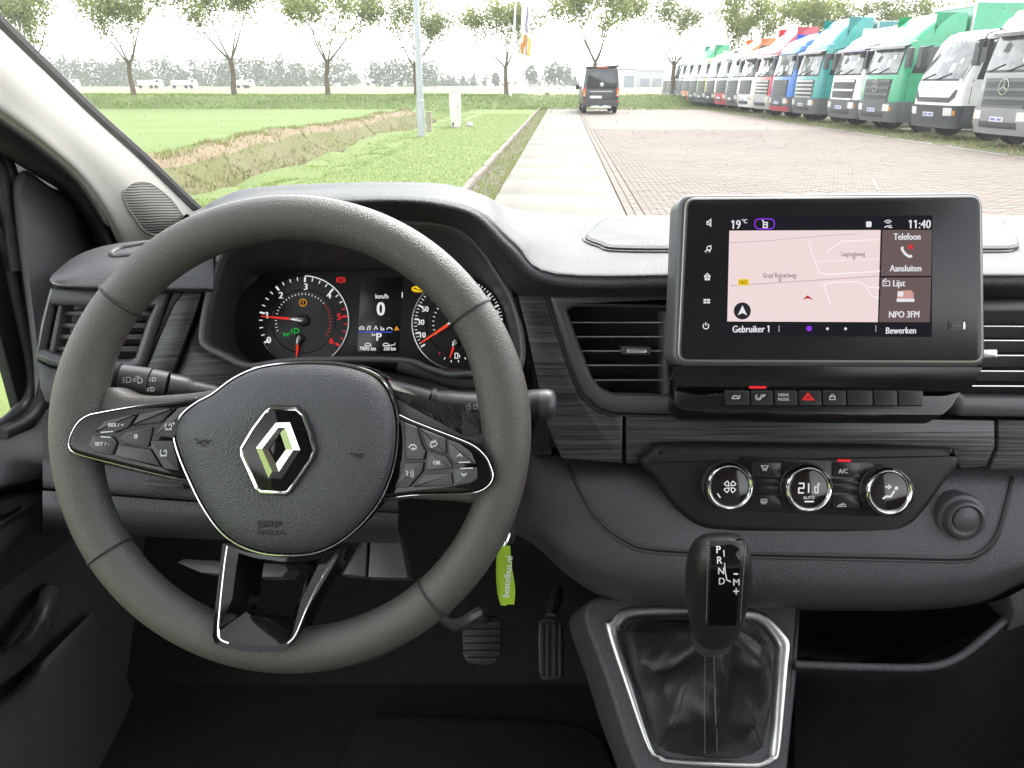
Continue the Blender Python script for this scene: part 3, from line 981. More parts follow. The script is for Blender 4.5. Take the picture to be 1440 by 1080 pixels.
def paint(name, col):
    if name in _mats: return _mats[name]
    t = NT(name)
    n1 = t.noise(t.coord(), 2.2, 5)
    c = t.mix(t.ramp(n1, [(0.40, (0, 0, 0)), (0.75, (0.6, 0.6, 0.6))]), col, tuple(x * 0.5 + 0.06 for x in col))
    t.bsdf(c, 0.35, 0, 0.5, Coat_Weight=0.4, Coat_Roughness=0.12)
    _mats[name] = t.mat
    return t.mat
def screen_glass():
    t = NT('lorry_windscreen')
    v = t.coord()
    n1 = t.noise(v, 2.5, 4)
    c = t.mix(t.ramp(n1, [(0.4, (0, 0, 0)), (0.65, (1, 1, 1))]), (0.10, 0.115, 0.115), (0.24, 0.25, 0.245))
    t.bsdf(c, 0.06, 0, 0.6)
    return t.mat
M_wscr = screen_glass()

def star(mb, pl, cx, cy, r):
    ribbon(mb, circ(cx, cy, r, 28), r * 0.13, pl, 0.0, True)
    for a in (90, 210, 330):
        d = Vector((cos(radians(a)), sin(radians(a)))); n = Vector((-d.y, d.x)); c = Vector((cx, cy))
        q = [c - d * r * 0.1 + n * r * 0.17, c + d * r * 0.98, c - d * r * 0.1 - n * r * 0.17]
        mb.add([pl.pt(*(q[0]), 0.002), pl.pt(*(q[1]), 0.002), pl.pt(*(q[2]), 0.002)], [(0, 1, 2)])

ROW_X = 12.6
class Cab:
    def __init__(s, prof, D):
        s.p = prof; s.D = D
    def at(s, z):
        P = s.p
        if z <= P[0][0]: return P[0][1:]
        for a, b in zip(P, P[1:]):
            if z <= b[0]:
                t = (z - a[0]) / (b[0] - a[0])
                return tuple(x + (y - x) * t for x, y in zip(a[1:], b[1:]))
        return P[-1][1:]
    def front(s, x, z, off=0.0):
        yf, w, r = s.at(z)
        xx = abs(x)
        bow = 0.10
        if xx <= w - r:
            y = yf + bow * (xx / w) ** 2
        else:
            e = min(1, (xx - (w - r)) / r)
            y = yf + bow * ((w - r) / w) ** 2 + r * (1 - sqrt(max(0, 1 - e * e)))
        return Vector((x, y - off, z))
    def loop(s, z):
        yf, w, r = s.at(z)
        L = [Vector((-w, s.D, z)), Vector((-w, s.D * 0.5, z))]
        for k in range(0, 7):
            L.append(s.front(-(w - r) - r * cos(k / 6 * pi / 2), z))
        for k in range(1, 8):
            L.append(s.front((w - r) * (-1 + k / 4), z))
        for k in range(6, -1, -1):
            L.append(s.front((w - r) + r * cos(k / 6 * pi / 2), z))
        L += [Vector((w, s.D * 0.5, z)), Vector((w, s.D, z))]
        return L
    def body(s, mb, zs, cap=True):
        rings(mb, [s.loop(z) for z in zs], cap0=True, cap1=cap)
    def patch(s, mb, xa, xb, za, zb, off=0.012, nx=8, nz=3, xa2=None, xb2=None):
        """a panel on the front: x range at the foot, optionally another at the head"""
        xa2 = xa if xa2 is None else xa2; xb2 = xb if xb2 is None else xb2
        def g(o):
            return [[s.front((xa + (xa2 - xa) * k / nz) + ((xb + (xb2 - xb) * k / nz) - (xa + (xa2 - xa) * k / nz)) * j / nx, za + (zb - za) * k / nz, o) for j in range(nx + 1)] for k in range(nz + 1)]
        shell(mb, g(off), g(-0.03))
    def side(s, mb, sd, ya, yb, za, zb, off=0.010, ya2=None, yb2=None):
        ya2 = ya if ya2 is None else ya2; yb2 = yb if yb2 is None else yb2
        def g(o):
            return [[Vector((sd * (s.at(za + (zb - za) * k / 2)[1] + o), (ya + (ya2 - ya) * k / 2) * (1 - j / 3) + (yb + (yb2 - yb) * k / 2) * j / 3, za + (zb - za) * k / 2)) for j in range(4)] for k in range(3)]
        shell(mb, g(off), g(-0.03))
def shell(mb, A, B):
    grid(mb, A)
    e = lambda G: G[0] + [r[-1] for r in G[1:]] + list(reversed(G[-1][:-1])) + [r[0] for r in reversed(G[1:-1])]
    rings(mb, [e(A), e(B)])

def wheel(root, x, y, r, wdt=0.3):
    sx = 1 if x > 0 else -1
    fr = frame((x, y, r), (0, sx, 0), (0, 0, 1))
    m = MB(); lathe(m, [(r * 0.6, -wdt), (r * 0.93, -wdt), (r, -wdt * 0.8), (r, -wdt * 0.15), (r * 0.95, 0), (r * 0.62, 0.0), (r * 0.56, -0.03)], fr, 0, 0, 20, cap=False)
    w = m.build('wheel', M_black, root)
    m = MB(); lathe(m, [(r * 0.585, -0.03), (r * 0.55, -0.02), (r * 0.5, -0.09), (r * 0.28, -0.09), (r * 0.26, 0.0), (r * 0.12, 0.01)], fr, 0, 0, 16)
    m.build('rim', M_rim, w)

def lorry(label, fpx, style, cabcol, s_off=0.0, z_top=3.0, roof=None, roofcol=None, bumper=None, grille='dark', visor=None, box_col=None, box_top=3.8, yaw=3, badge=None, scale=1.0, detail=2, lower=None, bars=5, lower_z=1.0):
    root = thing('parked_lorry', (0, 0, 0), label, 'lorry', 'lorries parked along the yard')
    D = 2.0
    W = 1.24
    if style == 'low':        # short round-nosed cab, raked screen
        prof = [(0.45, 0.06, 1.16, 0.22), (0.95, 0.0, 1.2, 0.26), (1.55, 0.02, 1.2, 0.28), (1.75, 0.10, 1.19, 0.26), (2.75, 0.52, 1.12, 0.20), (2.95, 0.70, 1.07, 0.2), (3.04, 0.95, 0.98, 0.2)]
    else:
        h = z_top
        prof = [(0.38, 0.10, 1.2, 0.2), (0.55, 0.02, W, 0.24), (1.1, 0.0, W, 0.25), (1.75, 0.03, W, 0.24), (1.95, 0.06, W, 0.22), (h - 0.25, 0.24, 1.22, 0.2), (h - 0.06, 0.36, 1.19, 0.2), (h, 0.52, 1.12, 0.2)]
    cb = Cab(prof, D)
    zc = prof[-1][0]
    zw0, zw1 = (1.72, 2.72) if style == 'low' else (1.92, min(zc - 0.22, 2.78))
    m = MB(); cb.body(m, [p[0] for p in prof if p[0] >= lower_z - 0.2] if False else [lower_z - 0.02] + [p[0] for p in prof if p[0] > lower_z])
    cab_ = m.build('cab', cabcol, root, 30)
    # bumper: stands proud of the cab
    bz = Cab([(z, yf - 0.05, w + 0.012, r) for z, yf, w, r in prof], D * 0.62)
    m = MB(); bz.body(m, [0.34, 0.42, 0.6, lower_z - 0.08, lower_z], True)
    bp = m.build('bumper', bumper or M_bgrey, root, 30)
    m = MB(); bz.patch(m, -0.75, 0.75, 0.50, 0.66, 0.006); m.build('bumper_intake', M_grille, bp)
    if lower is not None:
        m = MB(); bz.patch(m, -1.15, 1.15, 0.36, 0.56, 0.012, 14); m.build('bumper_lip', lower, bp)
    # windscreen with its dark surround
    m = MB(); cb.patch(m, -1.1, 1.1, zw0 - 0.06, zw1 + 0.05, 0.008, 14, 4); sur = m.build('windscreen_surround', M_bdark, root, 30)
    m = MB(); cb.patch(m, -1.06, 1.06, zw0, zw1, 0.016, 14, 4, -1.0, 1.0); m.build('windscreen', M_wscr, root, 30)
    if detail > 1:
        m = MB()
        for a in (-0.85, -0.05):
            tube(m, [cb.front(a, zw0 - 0.03, 0.04), cb.front(a + 0.6, zw0 + 0.14, 0.035)], 0.014, 5)
        m.build('wiper', M_black, sur)
        m = MB(); cb.patch(m, 0.35, 0.52, zw0 + 0.18, zw0 + 0.42, 0.02, 2, 1); cb.patch(m, 0.6, 0.72, zw0 + 0.42, zw0 + 0.56, 0.02, 2, 1); m.build('paper_sheet', M_wpaint, sur)
    if visor is not None:
        m = MB()
        q0 = [cb.front(x, zw1 + 0.08, 0.02) for x in [-1.15 + 2.3 * k / 10 for k in range(11)]]
        q1 = [p + Vector((0, -0.24, -0.05)) for p in q0]; q2 = [p + Vector((0, -0.26, -0.14)) for p in q0]; q3 = [p + Vector((0, -0.03, -0.03)) for p in q0]
        grid(m, [q0, q1, q2, q3]); m.build('sun_visor', visor, root, 30)
    # grille
    gz0, gz1 = (1.02, 1.5) if style == 'low' else (0.98, 1.72)
    if style == 'low':
        m = MB(); cb.patch(m, -0.82, 0.82, 1.06, 1.20, 0.014, 10, 2, -1.02, 1.02); cb.patch(m, -1.02, -0.80, 1.20, 1.42, 0.014, 2, 3, -1.06, -1.0); cb.patch(m, 0.80, 1.02, 1.20, 1.42, 0.014, 2, 3, 1.0, 1.06)
        gr = m.build('grille', M_grille, root)
    else:
        m = MB(); cb.patch(m, -0.86, 0.86, gz0, gz1 - (0 if grille != 'band' else 0.3), 0.006, 10, 3, -0.92, 0.92); gr = m.build('grille', M_grille, root)
        nb = bars
        for k in range(nb):
            z = gz0 + 0.04 + (gz1 - gz0 - 0.1) * k / max(1, nb - 1)
            m = MB(); cb.patch(m, -0.82, 0.82, z - 0.035, z + 0.04, 0.035, 8, 1, -0.84, 0.84); m.build('grille_bar', {'silver': M_silver, 'paint': cabcol}.get(grille, M_bgrey), gr)
    if badge == 'star':
        pl = frame(cb.front(0, 1.52, 0.055), (1, 0, 0), (0, 0, 1)); m = MB(); star(m, pl, 0, 0, 0.19); m.build('star_badge', M_chrome, root, 0)
    elif badge:
        pl = frame(cb.front(0, 1.47, 0.012), (1, 0, 0), (0, 0.1, 1)); m = MB(); text(m, badge, pl, 0, 0, 0.11, 0.012, sx=1.2); m.build('lettering', M_bgrey, root, 0)
    # lamps and plate
    for sx in (-1, 1):
        m = MB(); bz.patch(m, *sorted((sx * 0.72, sx * 1.06)), 0.70, 0.92, 0.014, 4, 2); hl = m.build('headlight', M_lamp, root, 30)
        m = MB(); bz.patch(m, *sorted((sx * 1.09, sx * 1.13)), 0.72, 0.84, 0.012, 2, 2); m.build('indicator', M_amber, hl)
    m = MB(); bz.patch(m, -0.27, 0.27, 0.66, 0.78, 0.02, 2, 1); pt_ = m.build('number_plate', M_plate, root)
    if detail > 1:
        m = MB(); bz.patch(m, -0.22, -0.02, 0.69, 0.75, 0.024, 2, 1); bz.patch(m, 0.05, 0.22, 0.69, 0.75, 0.024, 2, 1); m.build('plate_print', M_plateb, pt_)
    # sides
    for sx in (-1, 1):
        ys = 0.52 if style == 'low' else 0.50
        m = MB(); cb.side(m, sx, ys, 1.5, zw0 - 0.02, zw1 - 0.02, 0.008, ys + 0.28, 1.5); m.build('side_window', M_dglass, root)
        m = MB(); cb.side(m, sx, 0.42, 0.435, lower_z + 0.05, zw0, 0.003); m.build('door_gap', M_black, root)
        m = MB(); cb.side(m, sx, 1.56, 1.575, lower_z + 0.05, zw1, 0.003); dr = m.build('door_gap', M_black, root)
        m = MB(); cb.side(m, sx, 1.34, 1.5, 1.42, 1.48, 0.03); m.build('door_handle', M_bdark, dr)
        m = MB(); box(m, (sx * 1.1, 0.75, lower_z - 0.28), (0.26, 0.9, 0.5), bev=0.05); m.build('step', M_bdark, root)
        if detail > 0:
            pz = zw1 - 0.35
            m = MB(); box(m, (sx * 1.44, 0.25, pz), (0.24, 0.13, 0.62), bev=0.05); mi = m.build('mirror', M_bdark, root)
            for q0, q1 in ((0.32, 0.26), (-0.25, -0.22)):
                m = MB(); tube(m, [(sx * 1.15, 0.42, pz + q0), (sx * 1.4, 0.28, pz + q1)], 0.025, 5); m.build('mirror_arm', M_bdark, mi)
        wheel(root, sx * 1.2, 1.35, 0.5)
        wheel(root, sx * 1.2, 5.2, 0.5)
    if style != 'low' and detail > 1:
        m = MB(); tube(m, [cb.front(-1.0, zw1 + 0.16, 0.02), cb.front(-1.02, zw1 + 0.05, 0.36), cb.front(-1.02, zw1 - 0.12, 0.4)], 0.02, 6); box(m, cb.front(-1.02, zw1 - 0.18, 0.4), (0.22, 0.1, 0.22), bev=0.03); m.build('kerb_mirror', M_black, root)
    # chassis and what it carries
    m = MB(); box(m, (0, 3.8, 0.72), (0.9, 4.6, 0.28)); m.build('chassis', M_under, root)
    if roof:
        zt = roof
        rp = [(zc - 0.10, 0.40, 1.2, 0.2), (zc + 0.12, 0.55, 1.2, 0.22), ((zc + zt) / 2, 0.85, 1.2, 0.26), (zt - 0.08, 1.25, 1.17, 0.26), (zt, 1.5, 1.1, 0.3)]
        rc = Cab(rp, D + 0.1)
        m = MB(); rc.body(m, [p[0] for p in rp]); m.build('roof_fairing', roofcol or cabcol, root, 40)
    if box_col is not None:
        m = MB(); box(m, (0, 5.6, (1.0 + box_top) / 2), (2.5, 6.6, box_top - 1.0), bev=0.03); bx_ = m.build('cargo_box', box_col, root)
        m = MB()
        for sx in (-1, 1):
            box(m, (sx * 1.2, 2.29, (1.0 + box_top) / 2), (0.12, 0.03, box_top - 1.0)); 
        box(m, (0, 2.29, box_top - 0.06), (2.5, 0.035, 0.12)); m.build('box_frame', M_wpaint, bx_)
    d_ = ray(fpx, 150)
    Yc = (ROW_X + s_off) * d_.y / d_.x                 # far front corner; the row stands at one distance to the side
    root.location = (ROW_X + s_off + 1.24 * sin(radians(yaw)), Yc - 1.24 * scale, 0.014)
    root.rotation_euler.z = radians(-90 + yaw)
    root.scale = (scale,) * 3
    return root
WHT = paint('lorry_white', (0.74, 0.74, 0.72)); GRN = paint('lorry_green', (0.05, 0.36, 0.19)); TEAL = paint('lorry_teal', (0.035, 0.30, 0.285))
BLU = paint('lorry_blue', (0.05, 0.19, 0.60)); RED = paint('lorry_red', (0.55, 0.055, 0.085)); SIL = paint('lorry_silver', (0.25, 0.255, 0.26))
YEL = paint('lorry_yellow', (0.78, 0.60, 0.06)); ORG = paint('lorry_orange', (0.72, 0.20, 0.05)); DBL = paint('lorry_dark_blue', (0.06, 0.10, 0.30))
M_vis = mat('visor_grey', (0.25, 0.25, 0.25), 0.5); M_visp = mat('visor_mauve', (0.30, 0.25, 0.38), 0.4); M_visd = mat('visor_dark', (0.03, 0.03, 0.032), 0.3)
lorry('silver lorry cab with a large star, beside the white low cab', 1365, 'high', SIL, 0.1, 3.25, bumper=SIL, visor=M_visd, badge='star', box_col=None, bars=4, roof=3.6, detail=2)
lorry('white low-cab lorry with a raked windscreen and dark grey bumper', 1277, 'low', WHT, 0.15, bumper=M_bdark, badge='IVECO', lower_z=0.98)
lorry('green lorry cab with a star badge, white roof fairing and green cargo box', 1203, 'high', GRN, 0.1, 2.95, roof=3.75, roofcol=GRN, visor=M_vis, badge='star', box_col=GRN, box_top=4.05, bars=4)
lorry('white lorry cab with a mauve sun visor and small dark grille', 1160, 'high', WHT, 0.05, 2.95, roof=3.55, visor=M_visp, grille='paint', bars=3, bumper=M_bgrey)
lorry('teal high-roofed lorry cab with silver grille bars', 1110, 'high', TEAL, 0.0, 3.15, roof=4.1, grille='silver', visor=M_vis, bumper=M_bgrey, box_col=paint('box_teal', (0.03, 0.2, 0.22)), box_top=3.95)
lorry('blue lorry cab with a red bumper lip', 1078, 'high', BLU, -0.1, 3.2, roof=3.7, roofcol=BLU, bumper=M_bgrey, lower=RED, grille='dark', bars=7)
lorry('red high-roofed lorry cab with silver grille bars beside the blue cab', 1055, 'high', RED, 0.0, 3.2, roof=4.1, grille='silver', visor=M_vis, bumper=M_silver)
lorry('white lorry cab with a tall grey mesh grille beside the red cab', 1033, 'high', WHT, 0.1, 3.1, roof=3.5, roofcol=M_vis, grille='dark', bars=8, bumper=WHT, visor=M_visd)
lorry('white lorry cab with an orange roof', 1016, 'high', WHT, 0.1, 3.2, roof=3.9, roofcol=ORG, detail=1)
lorry('grey lorry cab with a bright red bumper far down the row', 1001, 'high', SIL, 0.1, 3.1, roof=3.4, lower=RED, bumper=RED, detail=1)
lorry('white lorry cab with a dark bumper beside the yellow one', 987, 'high', WHT, 0.1, 3.1, bumper=M_bdark, detail=1, roof=3.5)
lorry('yellow lorry cab far down the row', 975, 'high', YEL, 0.1, 3.1, detail=1)
lorry('green lorry cab with a steep green roof fairing far down the row', 964, 'high', GRN, 0.1, 3.0, roof=4.0, roofcol=GRN, detail=1)
lorry('white lorry cab with a red grille far down the row', 955, 'high', WHT, 0.1, 3.1, bumper=ORG, detail=1, roof=3.5)
lorry('dark blue lorry cab far down the row', 947, 'high', DBL, 0.1, 3.1, detail=0, roof=3.6, roofcol=WHT)
for t_ in (940, 934, 928):
    lorry('plain white lorry cab in the far end of the row', t_, 'high', WHT, 0.1, 3.1, detail=0, roof=3.5)

# ---- the black van driving off
def black_van():
    p = R(0.95 + 0.9, 39.5)
    p = UZ(844, 160); 
    root = thing('black_van', (0, 0, 0), 'black panel van with lit amber lamps seen from behind on the yard', 'van')
    M_bk = paint('van_black', (0.022, 0.023, 0.026))
    out = [(-0.95, 0.42), (0.95, 0.42), (0.985, 0.7), (0.985, 1.2), (0.96, 1.45), (0.86, 2.25), (0.8, 2.38), (-0.8, 2.38), (-0.86, 2.25), (-0.96, 1.45), (-0.985, 1.2), (-0.985, 0.7)]
    fr = frame((0, 0, 0), (1, 0, 0), (0, 0, 1))      # normal points back (-y)
    m = MB(); prism(m, rounded(out, 0.07, 3), fr, -5.0, 0.0, 0.06, 3, back=True); body = m.build('body', M_bk, root, 40)
    m = MB(); prism(m, rounded([(-0.82, 1.28), (0.82, 1.28), (0.75, 2.2), (-0.75, 2.2)], 0.08, 3), fr, -0.02, 0.012, 0.008); m.build('rear_window', M_dglass, root)
    m = MB(); prism(m, [(-0.006, 0.62), (0.006, 0.62), (0.006, 2.3), (-0.006, 2.3)], fr, 0.0, 0.018); m.build('door_gap', M_black, body)
    m = MB(); prism(m, rounded([(-0.97, 0.36), (0.97, 0.36), (1.0, 0.5), (0.98, 0.72), (-0.98, 0.72), (-1.0, 0.5)], 0.05, 3), fr, -0.1, 0.1, 0.04); bp = m.build('bumper', M_bdark, root)
    m = MB(); prism(m, rounded([(-0.6, 0.28), (0.6, 0.28), (0.55, 0.4), (0.2, 0.44), (0, 0.37), (-0.2, 0.44), (-0.55, 0.4)], 0.03, 2), fr, -0.1, 0.105, 0.01); m.build('diffuser', M_silver, bp)
    m = MB(); prism(m, rounded([(-0.6, 0.79), (0.05, 0.79), (0.05, 0.92), (-0.6, 0.92)], 0.02, 2), fr, 0.0, 0.02, 0.004); m.build('number_plate', mat('plate_white', (0.75, 0.77, 0.74), 0.4), root)
    m = MB(); prism(m, [(-0.62, 1.12), (0.62, 1.12), (0.62, 1.17), (-0.62, 1.17)], fr, 0.0, 0.02, 0.005); m.build('trim_strip', M_silver, root)
    m = MB(); lathe(m, [(0.11, 0.0), (0.11, 0.02), (0.08, 0.03)], fr, 0.03, 1.5, 20); m.build('badge', M_silver, root)
    lit = glow('lamp_lit_amber', (255, 176, 90), 1.2); litw = glow('lamp_lit_white', (255, 244, 225), 1.2); litr = glow('lamp_lit_red', (235, 120, 90), 1.0)
    for sx in (-1, 1):
        m = MB(); prism(m, rounded([(sx * 0.84, 0.86), (sx * 0.97, 0.86), (sx * 0.98, 1.35), (sx * 0.85, 1.35)], 0.03, 2), fr, -0.08, 0.025, 0.01); tl_ = m.build('tail_light', M_rlens, root)
        m = MB(); prism(m, [(sx * 0.87, 1.05), (sx * 0.96, 1.05), (sx * 0.965, 1.2), (sx * 0.875, 1.2)], fr, 0.0, 0.03); m.build('amber_lamp', lit, tl_)
        m = MB(); prism(m, [(sx * 0.87, 0.92), (sx * 0.955, 0.92), (sx * 0.96, 1.02), (sx * 0.87, 1.02)], fr, 0.0, 0.03); m.build('reversing_lamp', litw, tl_)
        m = MB(); prism(m, [(sx * 0.86, 0.58), (sx * 0.94, 0.58), (sx * 0.94, 0.66), (sx * 0.86, 0.66)], fr, 0.09, 0.106); m.build('reflector', M_rlens, root)
        m = MB(); box(m, (sx * 1.12, 3.6, 1.35), (0.2, 0.12, 0.26), bev=0.04); tube(m, [(sx * 0.95, 3.6, 1.3), (sx * 1.08, 3.6, 1.32)], 0.04, 6); m.build('mirror', M_black, root)
        for y in (0.9, 3.9): wheel(root, sx * 0.97, y, 0.34, 0.24)
    m = MB(); prism(m, rounded([(-0.9, 2.33), (0.86, 2.36), (0.98, 2.5), (0.86, 2.43), (-0.88, 2.42)], 0.01, 1), fr, -0.35, 0.16, 0.02, back=True); sp_ = m.build('roof_spoiler', M_bk, root)
    m = MB(); prism(m, [(-0.3, 2.32), (0.32, 2.33), (0.32, 2.39), (-0.3, 2.38)], fr, 0.1, 0.172); m.build('brake_light', litr, sp_)
    root.location = (p.x, p.y, 0.012)
    root.rotation_euler.z = -TH * 0.5
black_van()

# ================================================================== THE CAB
from mathutils.bvhtree import BVHTree
def grain(name, col, rough=0.55, scale=520, depth=0.0005, strength=0.5, spec=0.5, var=0.25, aniso=(1, 1, 1)):
    """moulded or leather surface with a pebbled grain"""
    t = NT(name)
    v = t.coord(aniso)
    vo = t.n('ShaderNodeTexVoronoi', feature='SMOOTH_F1')
    vo.inputs['Scale'].default_value = scale
    vo.inputs['Smoothness'].default_value = 0.4
    wob = t.noise(v, scale * 0.4, 2)
    mv = t.n('ShaderNodeVectorMath', operation='ADD')
    sc = t.n('ShaderNodeVectorMath', operation='SCALE'); sc.inputs['Scale'].default_value = 0.35 / scale
    cmb = t.n('ShaderNodeCombineXYZ'); t.l(wob, cmb.inputs[0]); t.l(wob, cmb.inputs[2])
    t.l(cmb.outputs[0], sc.inputs[0]); t.l(v, mv.inputs[0]); t.l(sc.outputs[0], mv.inputs[1]); t.l(mv.outputs[0], vo.inputs['Vector'])
    big = t.noise(v, 9, 4)
    c = t.mix(t.math('MULTIPLY', big, var), col, tuple(x * 0.6 for x in col))
    r = t.math('ADD', t.math('MULTIPLY', t.math('SUBTRACT', big, 0.5), 0.18), rough)
    t.bsdf(c, r, 0, spec, t.bump(vo.outputs['Distance'], strength, depth))
    _mats[name] = t.mat
    return t.mat
M_dash = grain('dash_plastic', (0.042, 0.043, 0.047), 0.60, 760, 0.0008, 0.8, spec=0.42)
M_dash2 = grain('lower_plastic', (0.050, 0.051, 0.056), 0.50, 700, 0.0008, 0.75)
M_leather = grain('wheel_leather', (0.068, 0.062, 0.056), 0.42, 980, 0.0006, 0.75)
M_hub = grain('airbag_cover', (0.050, 0.051, 0.056), 0.42, 820, 0.0007, 0.75)
M_boot = grain('boot_leather', (0.015, 0.015, 0.016), 0.40, 850, 0.0005, 0.5, spec=0.48)
M_satin = mat('satin_plastic', (0.045, 0.046, 0.050), 0.42, var=0.25, vscale=25)
M_frame = mat('frame_plastic', (0.075, 0.076, 0.080), 0.40, var=0.2, vscale=25)
M_dark = mat('dark_plastic', (0.014, 0.014, 0.015), 0.5, var=0.3, vscale=25)
M_gloss = mat('piano_black', (0.004, 0.004, 0.005), 0.05, spec=0.3)
M_face = mat('screen_black', (0.010, 0.010, 0.012), 0.22, spec=0.35)
M_slat = mat('vent_slat', (0.03, 0.03, 0.032), 0.35)
M_edge = mat('slat_chrome', (0.72, 0.72, 0.72), 0.25, 0.9)
M_rub = mat('rubber', (0.012, 0.012, 0.012), 0.6)
M_red = M_rlens
def brushed():
    t = NT('brushed_trim')
    n1 = t.noise(t.coord((7, 7, 420)), 1.0, 3, 0.6, 0.4)
    n2 = t.noise(t.coord((2, 2, 60)), 1.0, 3, 0.6, 0.8)
    f = t.ramp(n1, [(0.38, (0, 0, 0)), (0.66, (1, 1, 1))])
    c = t.mix(f, (0.014, 0.014, 0.016), (0.10, 0.102, 0.108))
    c = t.mix(t.math('MULTIPLY', n2, 0.5), c, (0.012, 0.012, 0.013))
    t.bsdf(c, 0.34, 0.15, 0.5, t.bump(n1, 0.5, 0.0008))
    return t.mat
M_brush = brushed()
def fabric():
    t = NT('pillar_trim')
    n1 = t.noise(t.coord(), 900, 2); n2 = t.noise(t.coord(), 5, 4)
    c = t.mix(n2, (0.30, 0.288, 0.262), (0.34, 0.328, 0.30))
    t.bsdf(c, 0.8, 0, 0.3, t.bump(n1, 0.35, 0.0006))
    return t.mat
M_pillar = fabric()
def carpet_mat():
    t = NT('carpet')
    w = t.n('ShaderNodeTexWave', wave_type='BANDS', bands_direction='Y'); w.inputs['Scale'].default_value = 140; w.inputs['Distortion'].default_value = 6; w.inputs['Detail'].default_value = 3
    t.l(t.coord((1, 1, 1), rot=(0, 0, 0.15)), w.inputs['Vector'])
    n1 = t.noise(t.coord(), 300, 3)
    h = t.math('MULTIPLY', w.outputs['Fac'], n1)
    t.bsdf(t.mix(h, (0.009, 0.009, 0.009), (0.042, 0.041, 0.040)), 0.95, 0, 0.15, t.bump(h, 0.6, 0.0015))
    return t.mat
M_carpet = carpet_mat()
LIT_W = glow('lit_white', (232, 232, 236)); LIT_DIM = glow('lit_grey', (150, 150, 155)); LIT_R = glow('lit_red', (232, 52, 56)); LIT_G = glow('lit_green', (40, 175, 70)); LIT_O = glow('lit_amber', (226, 150, 40)); LIT_Y = glow('lit_yellow', (246, 205, 20)); LIT_B = glow('lit_blue', (60, 84, 200)); LIT_P = glow('lit_purple', (150, 60, 235))
M_print = mat('white_print', (0.62, 0.62, 0.62), 0.6)

def skin(rows, nu=4, nv=4):
    """grid through rows of equal count, smoothed both ways"""
    R = [spline(r, nu) for r in rows]
    n = len(R[0])
    C = [spline([r[i] for r in R], nv) for i in range(n)]
    return [[C[i][k] for i in range(n)] for k in range(len(C[0]))]
def surf(mb, rows, nu=4, nv=4):
    grid(mb, skin(rows, nu, nv))
    return mb
def bvh(mb):
    return BVHTree.FromPolygons([Vector(v) for v in mb.v], mb.f)
def drape(b, px, py, off=0.001):
    loc, nrm, i, dist = b.ray_cast(CAMP, ray(px, py).normalized())
    if loc is None: return None
    if nrm.dot(ray(px, py)) > 0: nrm = -nrm
    return loc + nrm * off
def prow(pts):
    return [U(a, b, c) for a, b, c in pts]
def one(name, m, parent, fn, smooth=35):
    q = MB(); fn(q); return q.build(name, m, parent, smooth)

# ---- body around the cab: floor, bulkhead, roof, windscreen
FLOOR_Z = EYE - 0.87
mb = MB()
flat(mb, [(-0.66, -0.5), (1.1, -0.5), (1.1, 0.93), (-0.66, 0.93)], XYZ, FLOOR_Z)
tag(mb.build('cab_floor', M_carpet, None, 0), kind='structure')
mb = MB()
grid(mb, [[(-0.66, 0.90, FLOOR_Z - 0.02), (1.1, 0.90, FLOOR_Z - 0.02)], [(-0.66, 1.08, FLOOR_Z + 0.22), (1.1, 1.08, FLOOR_Z + 0.22)], [(-0.66, 1.12, FLOOR_Z + 0.45), (1.1, 1.12, FLOOR_Z + 0.45)], [(-0.66, 1.2, EYE - 0.2), (1.1, 1.2, EYE - 0.2)]])
tag(mb.build('bulkhead_wall', M_carpet, None, 40), kind='structure')
def glass_mat(name, refl=0.06, veil=0.012):
    t = NT(name)
    tr = t.n('ShaderNodeBsdfTransparent'); tr.inputs[0].default_value = (0.95, 0.965, 0.955, 1)
    gl = t.n('ShaderNodeBsdfGlossy'); gl.inputs['Roughness'].default_value = 0.0
    df = t.n('ShaderNodeBsdfDiffuse'); df.inputs[0].default_value = (0.8, 0.8, 0.78, 1)
    fr = t.n('ShaderNodeFresnel'); fr.inputs[0].default_value = 1.45
    v = t.coord()
    sp = t.n('ShaderNodeTexVoronoi'); sp.inputs['Scale'].default_value = 95; t.l(v, sp.inputs['Vector'])
    dots = t.ramp(sp.outputs['Distance'], [(0.0, (1, 1, 1)), (0.08, (0.8, 0.8, 0.8)), (0.12, (0, 0, 0))])
    patch = t.ramp(t.noise(v, 3.2, 5, 0.65), [(0.46, (0, 0, 0)), (0.66, (1, 1, 1))])
    dust = t.math('ADD', t.math('MULTIPLY', t.math('MULTIPLY', dots, patch), 0.8), veil)
    m1 = t.n('ShaderNodeMixShader'); t.l(dust, m1.inputs[0]); t.l(tr.outputs[0], m1.inputs[1]); t.l(df.outputs[0], m1.inputs[2])
    m2 = t.n('ShaderNodeMixShader'); t.l(t.math('MULTIPLY', fr.outputs[0], refl * 12), m2.inputs[0]); t.l(m1.outputs[0], m2.inputs[1]); t.l(gl.outputs[0], m2.inputs[2])
    t.l(m2.outputs[0], t.out.inputs['Surface'])
    return t.mat
M_wind = glass_mat('windscreen_glass', 0.05, 0.012)
rows = []
for k in range(9):
    q = k / 8
    yb, zb = 1.20 - 1.04 * q, EYE - 0.20 + 0.75 * q
    rows.append([(-0.62 + 1.9 * j / 12, yb - 0.06 * ((j - 6) / 6) ** 2, zb) for j in range(13)])
mb = MB(); grid(mb, rows)
ws = mb.build('windscreen', M_wind, None, 60)
tag(ws, 'clear raked windscreen with dust specks above the dashboard', 'windscreen')
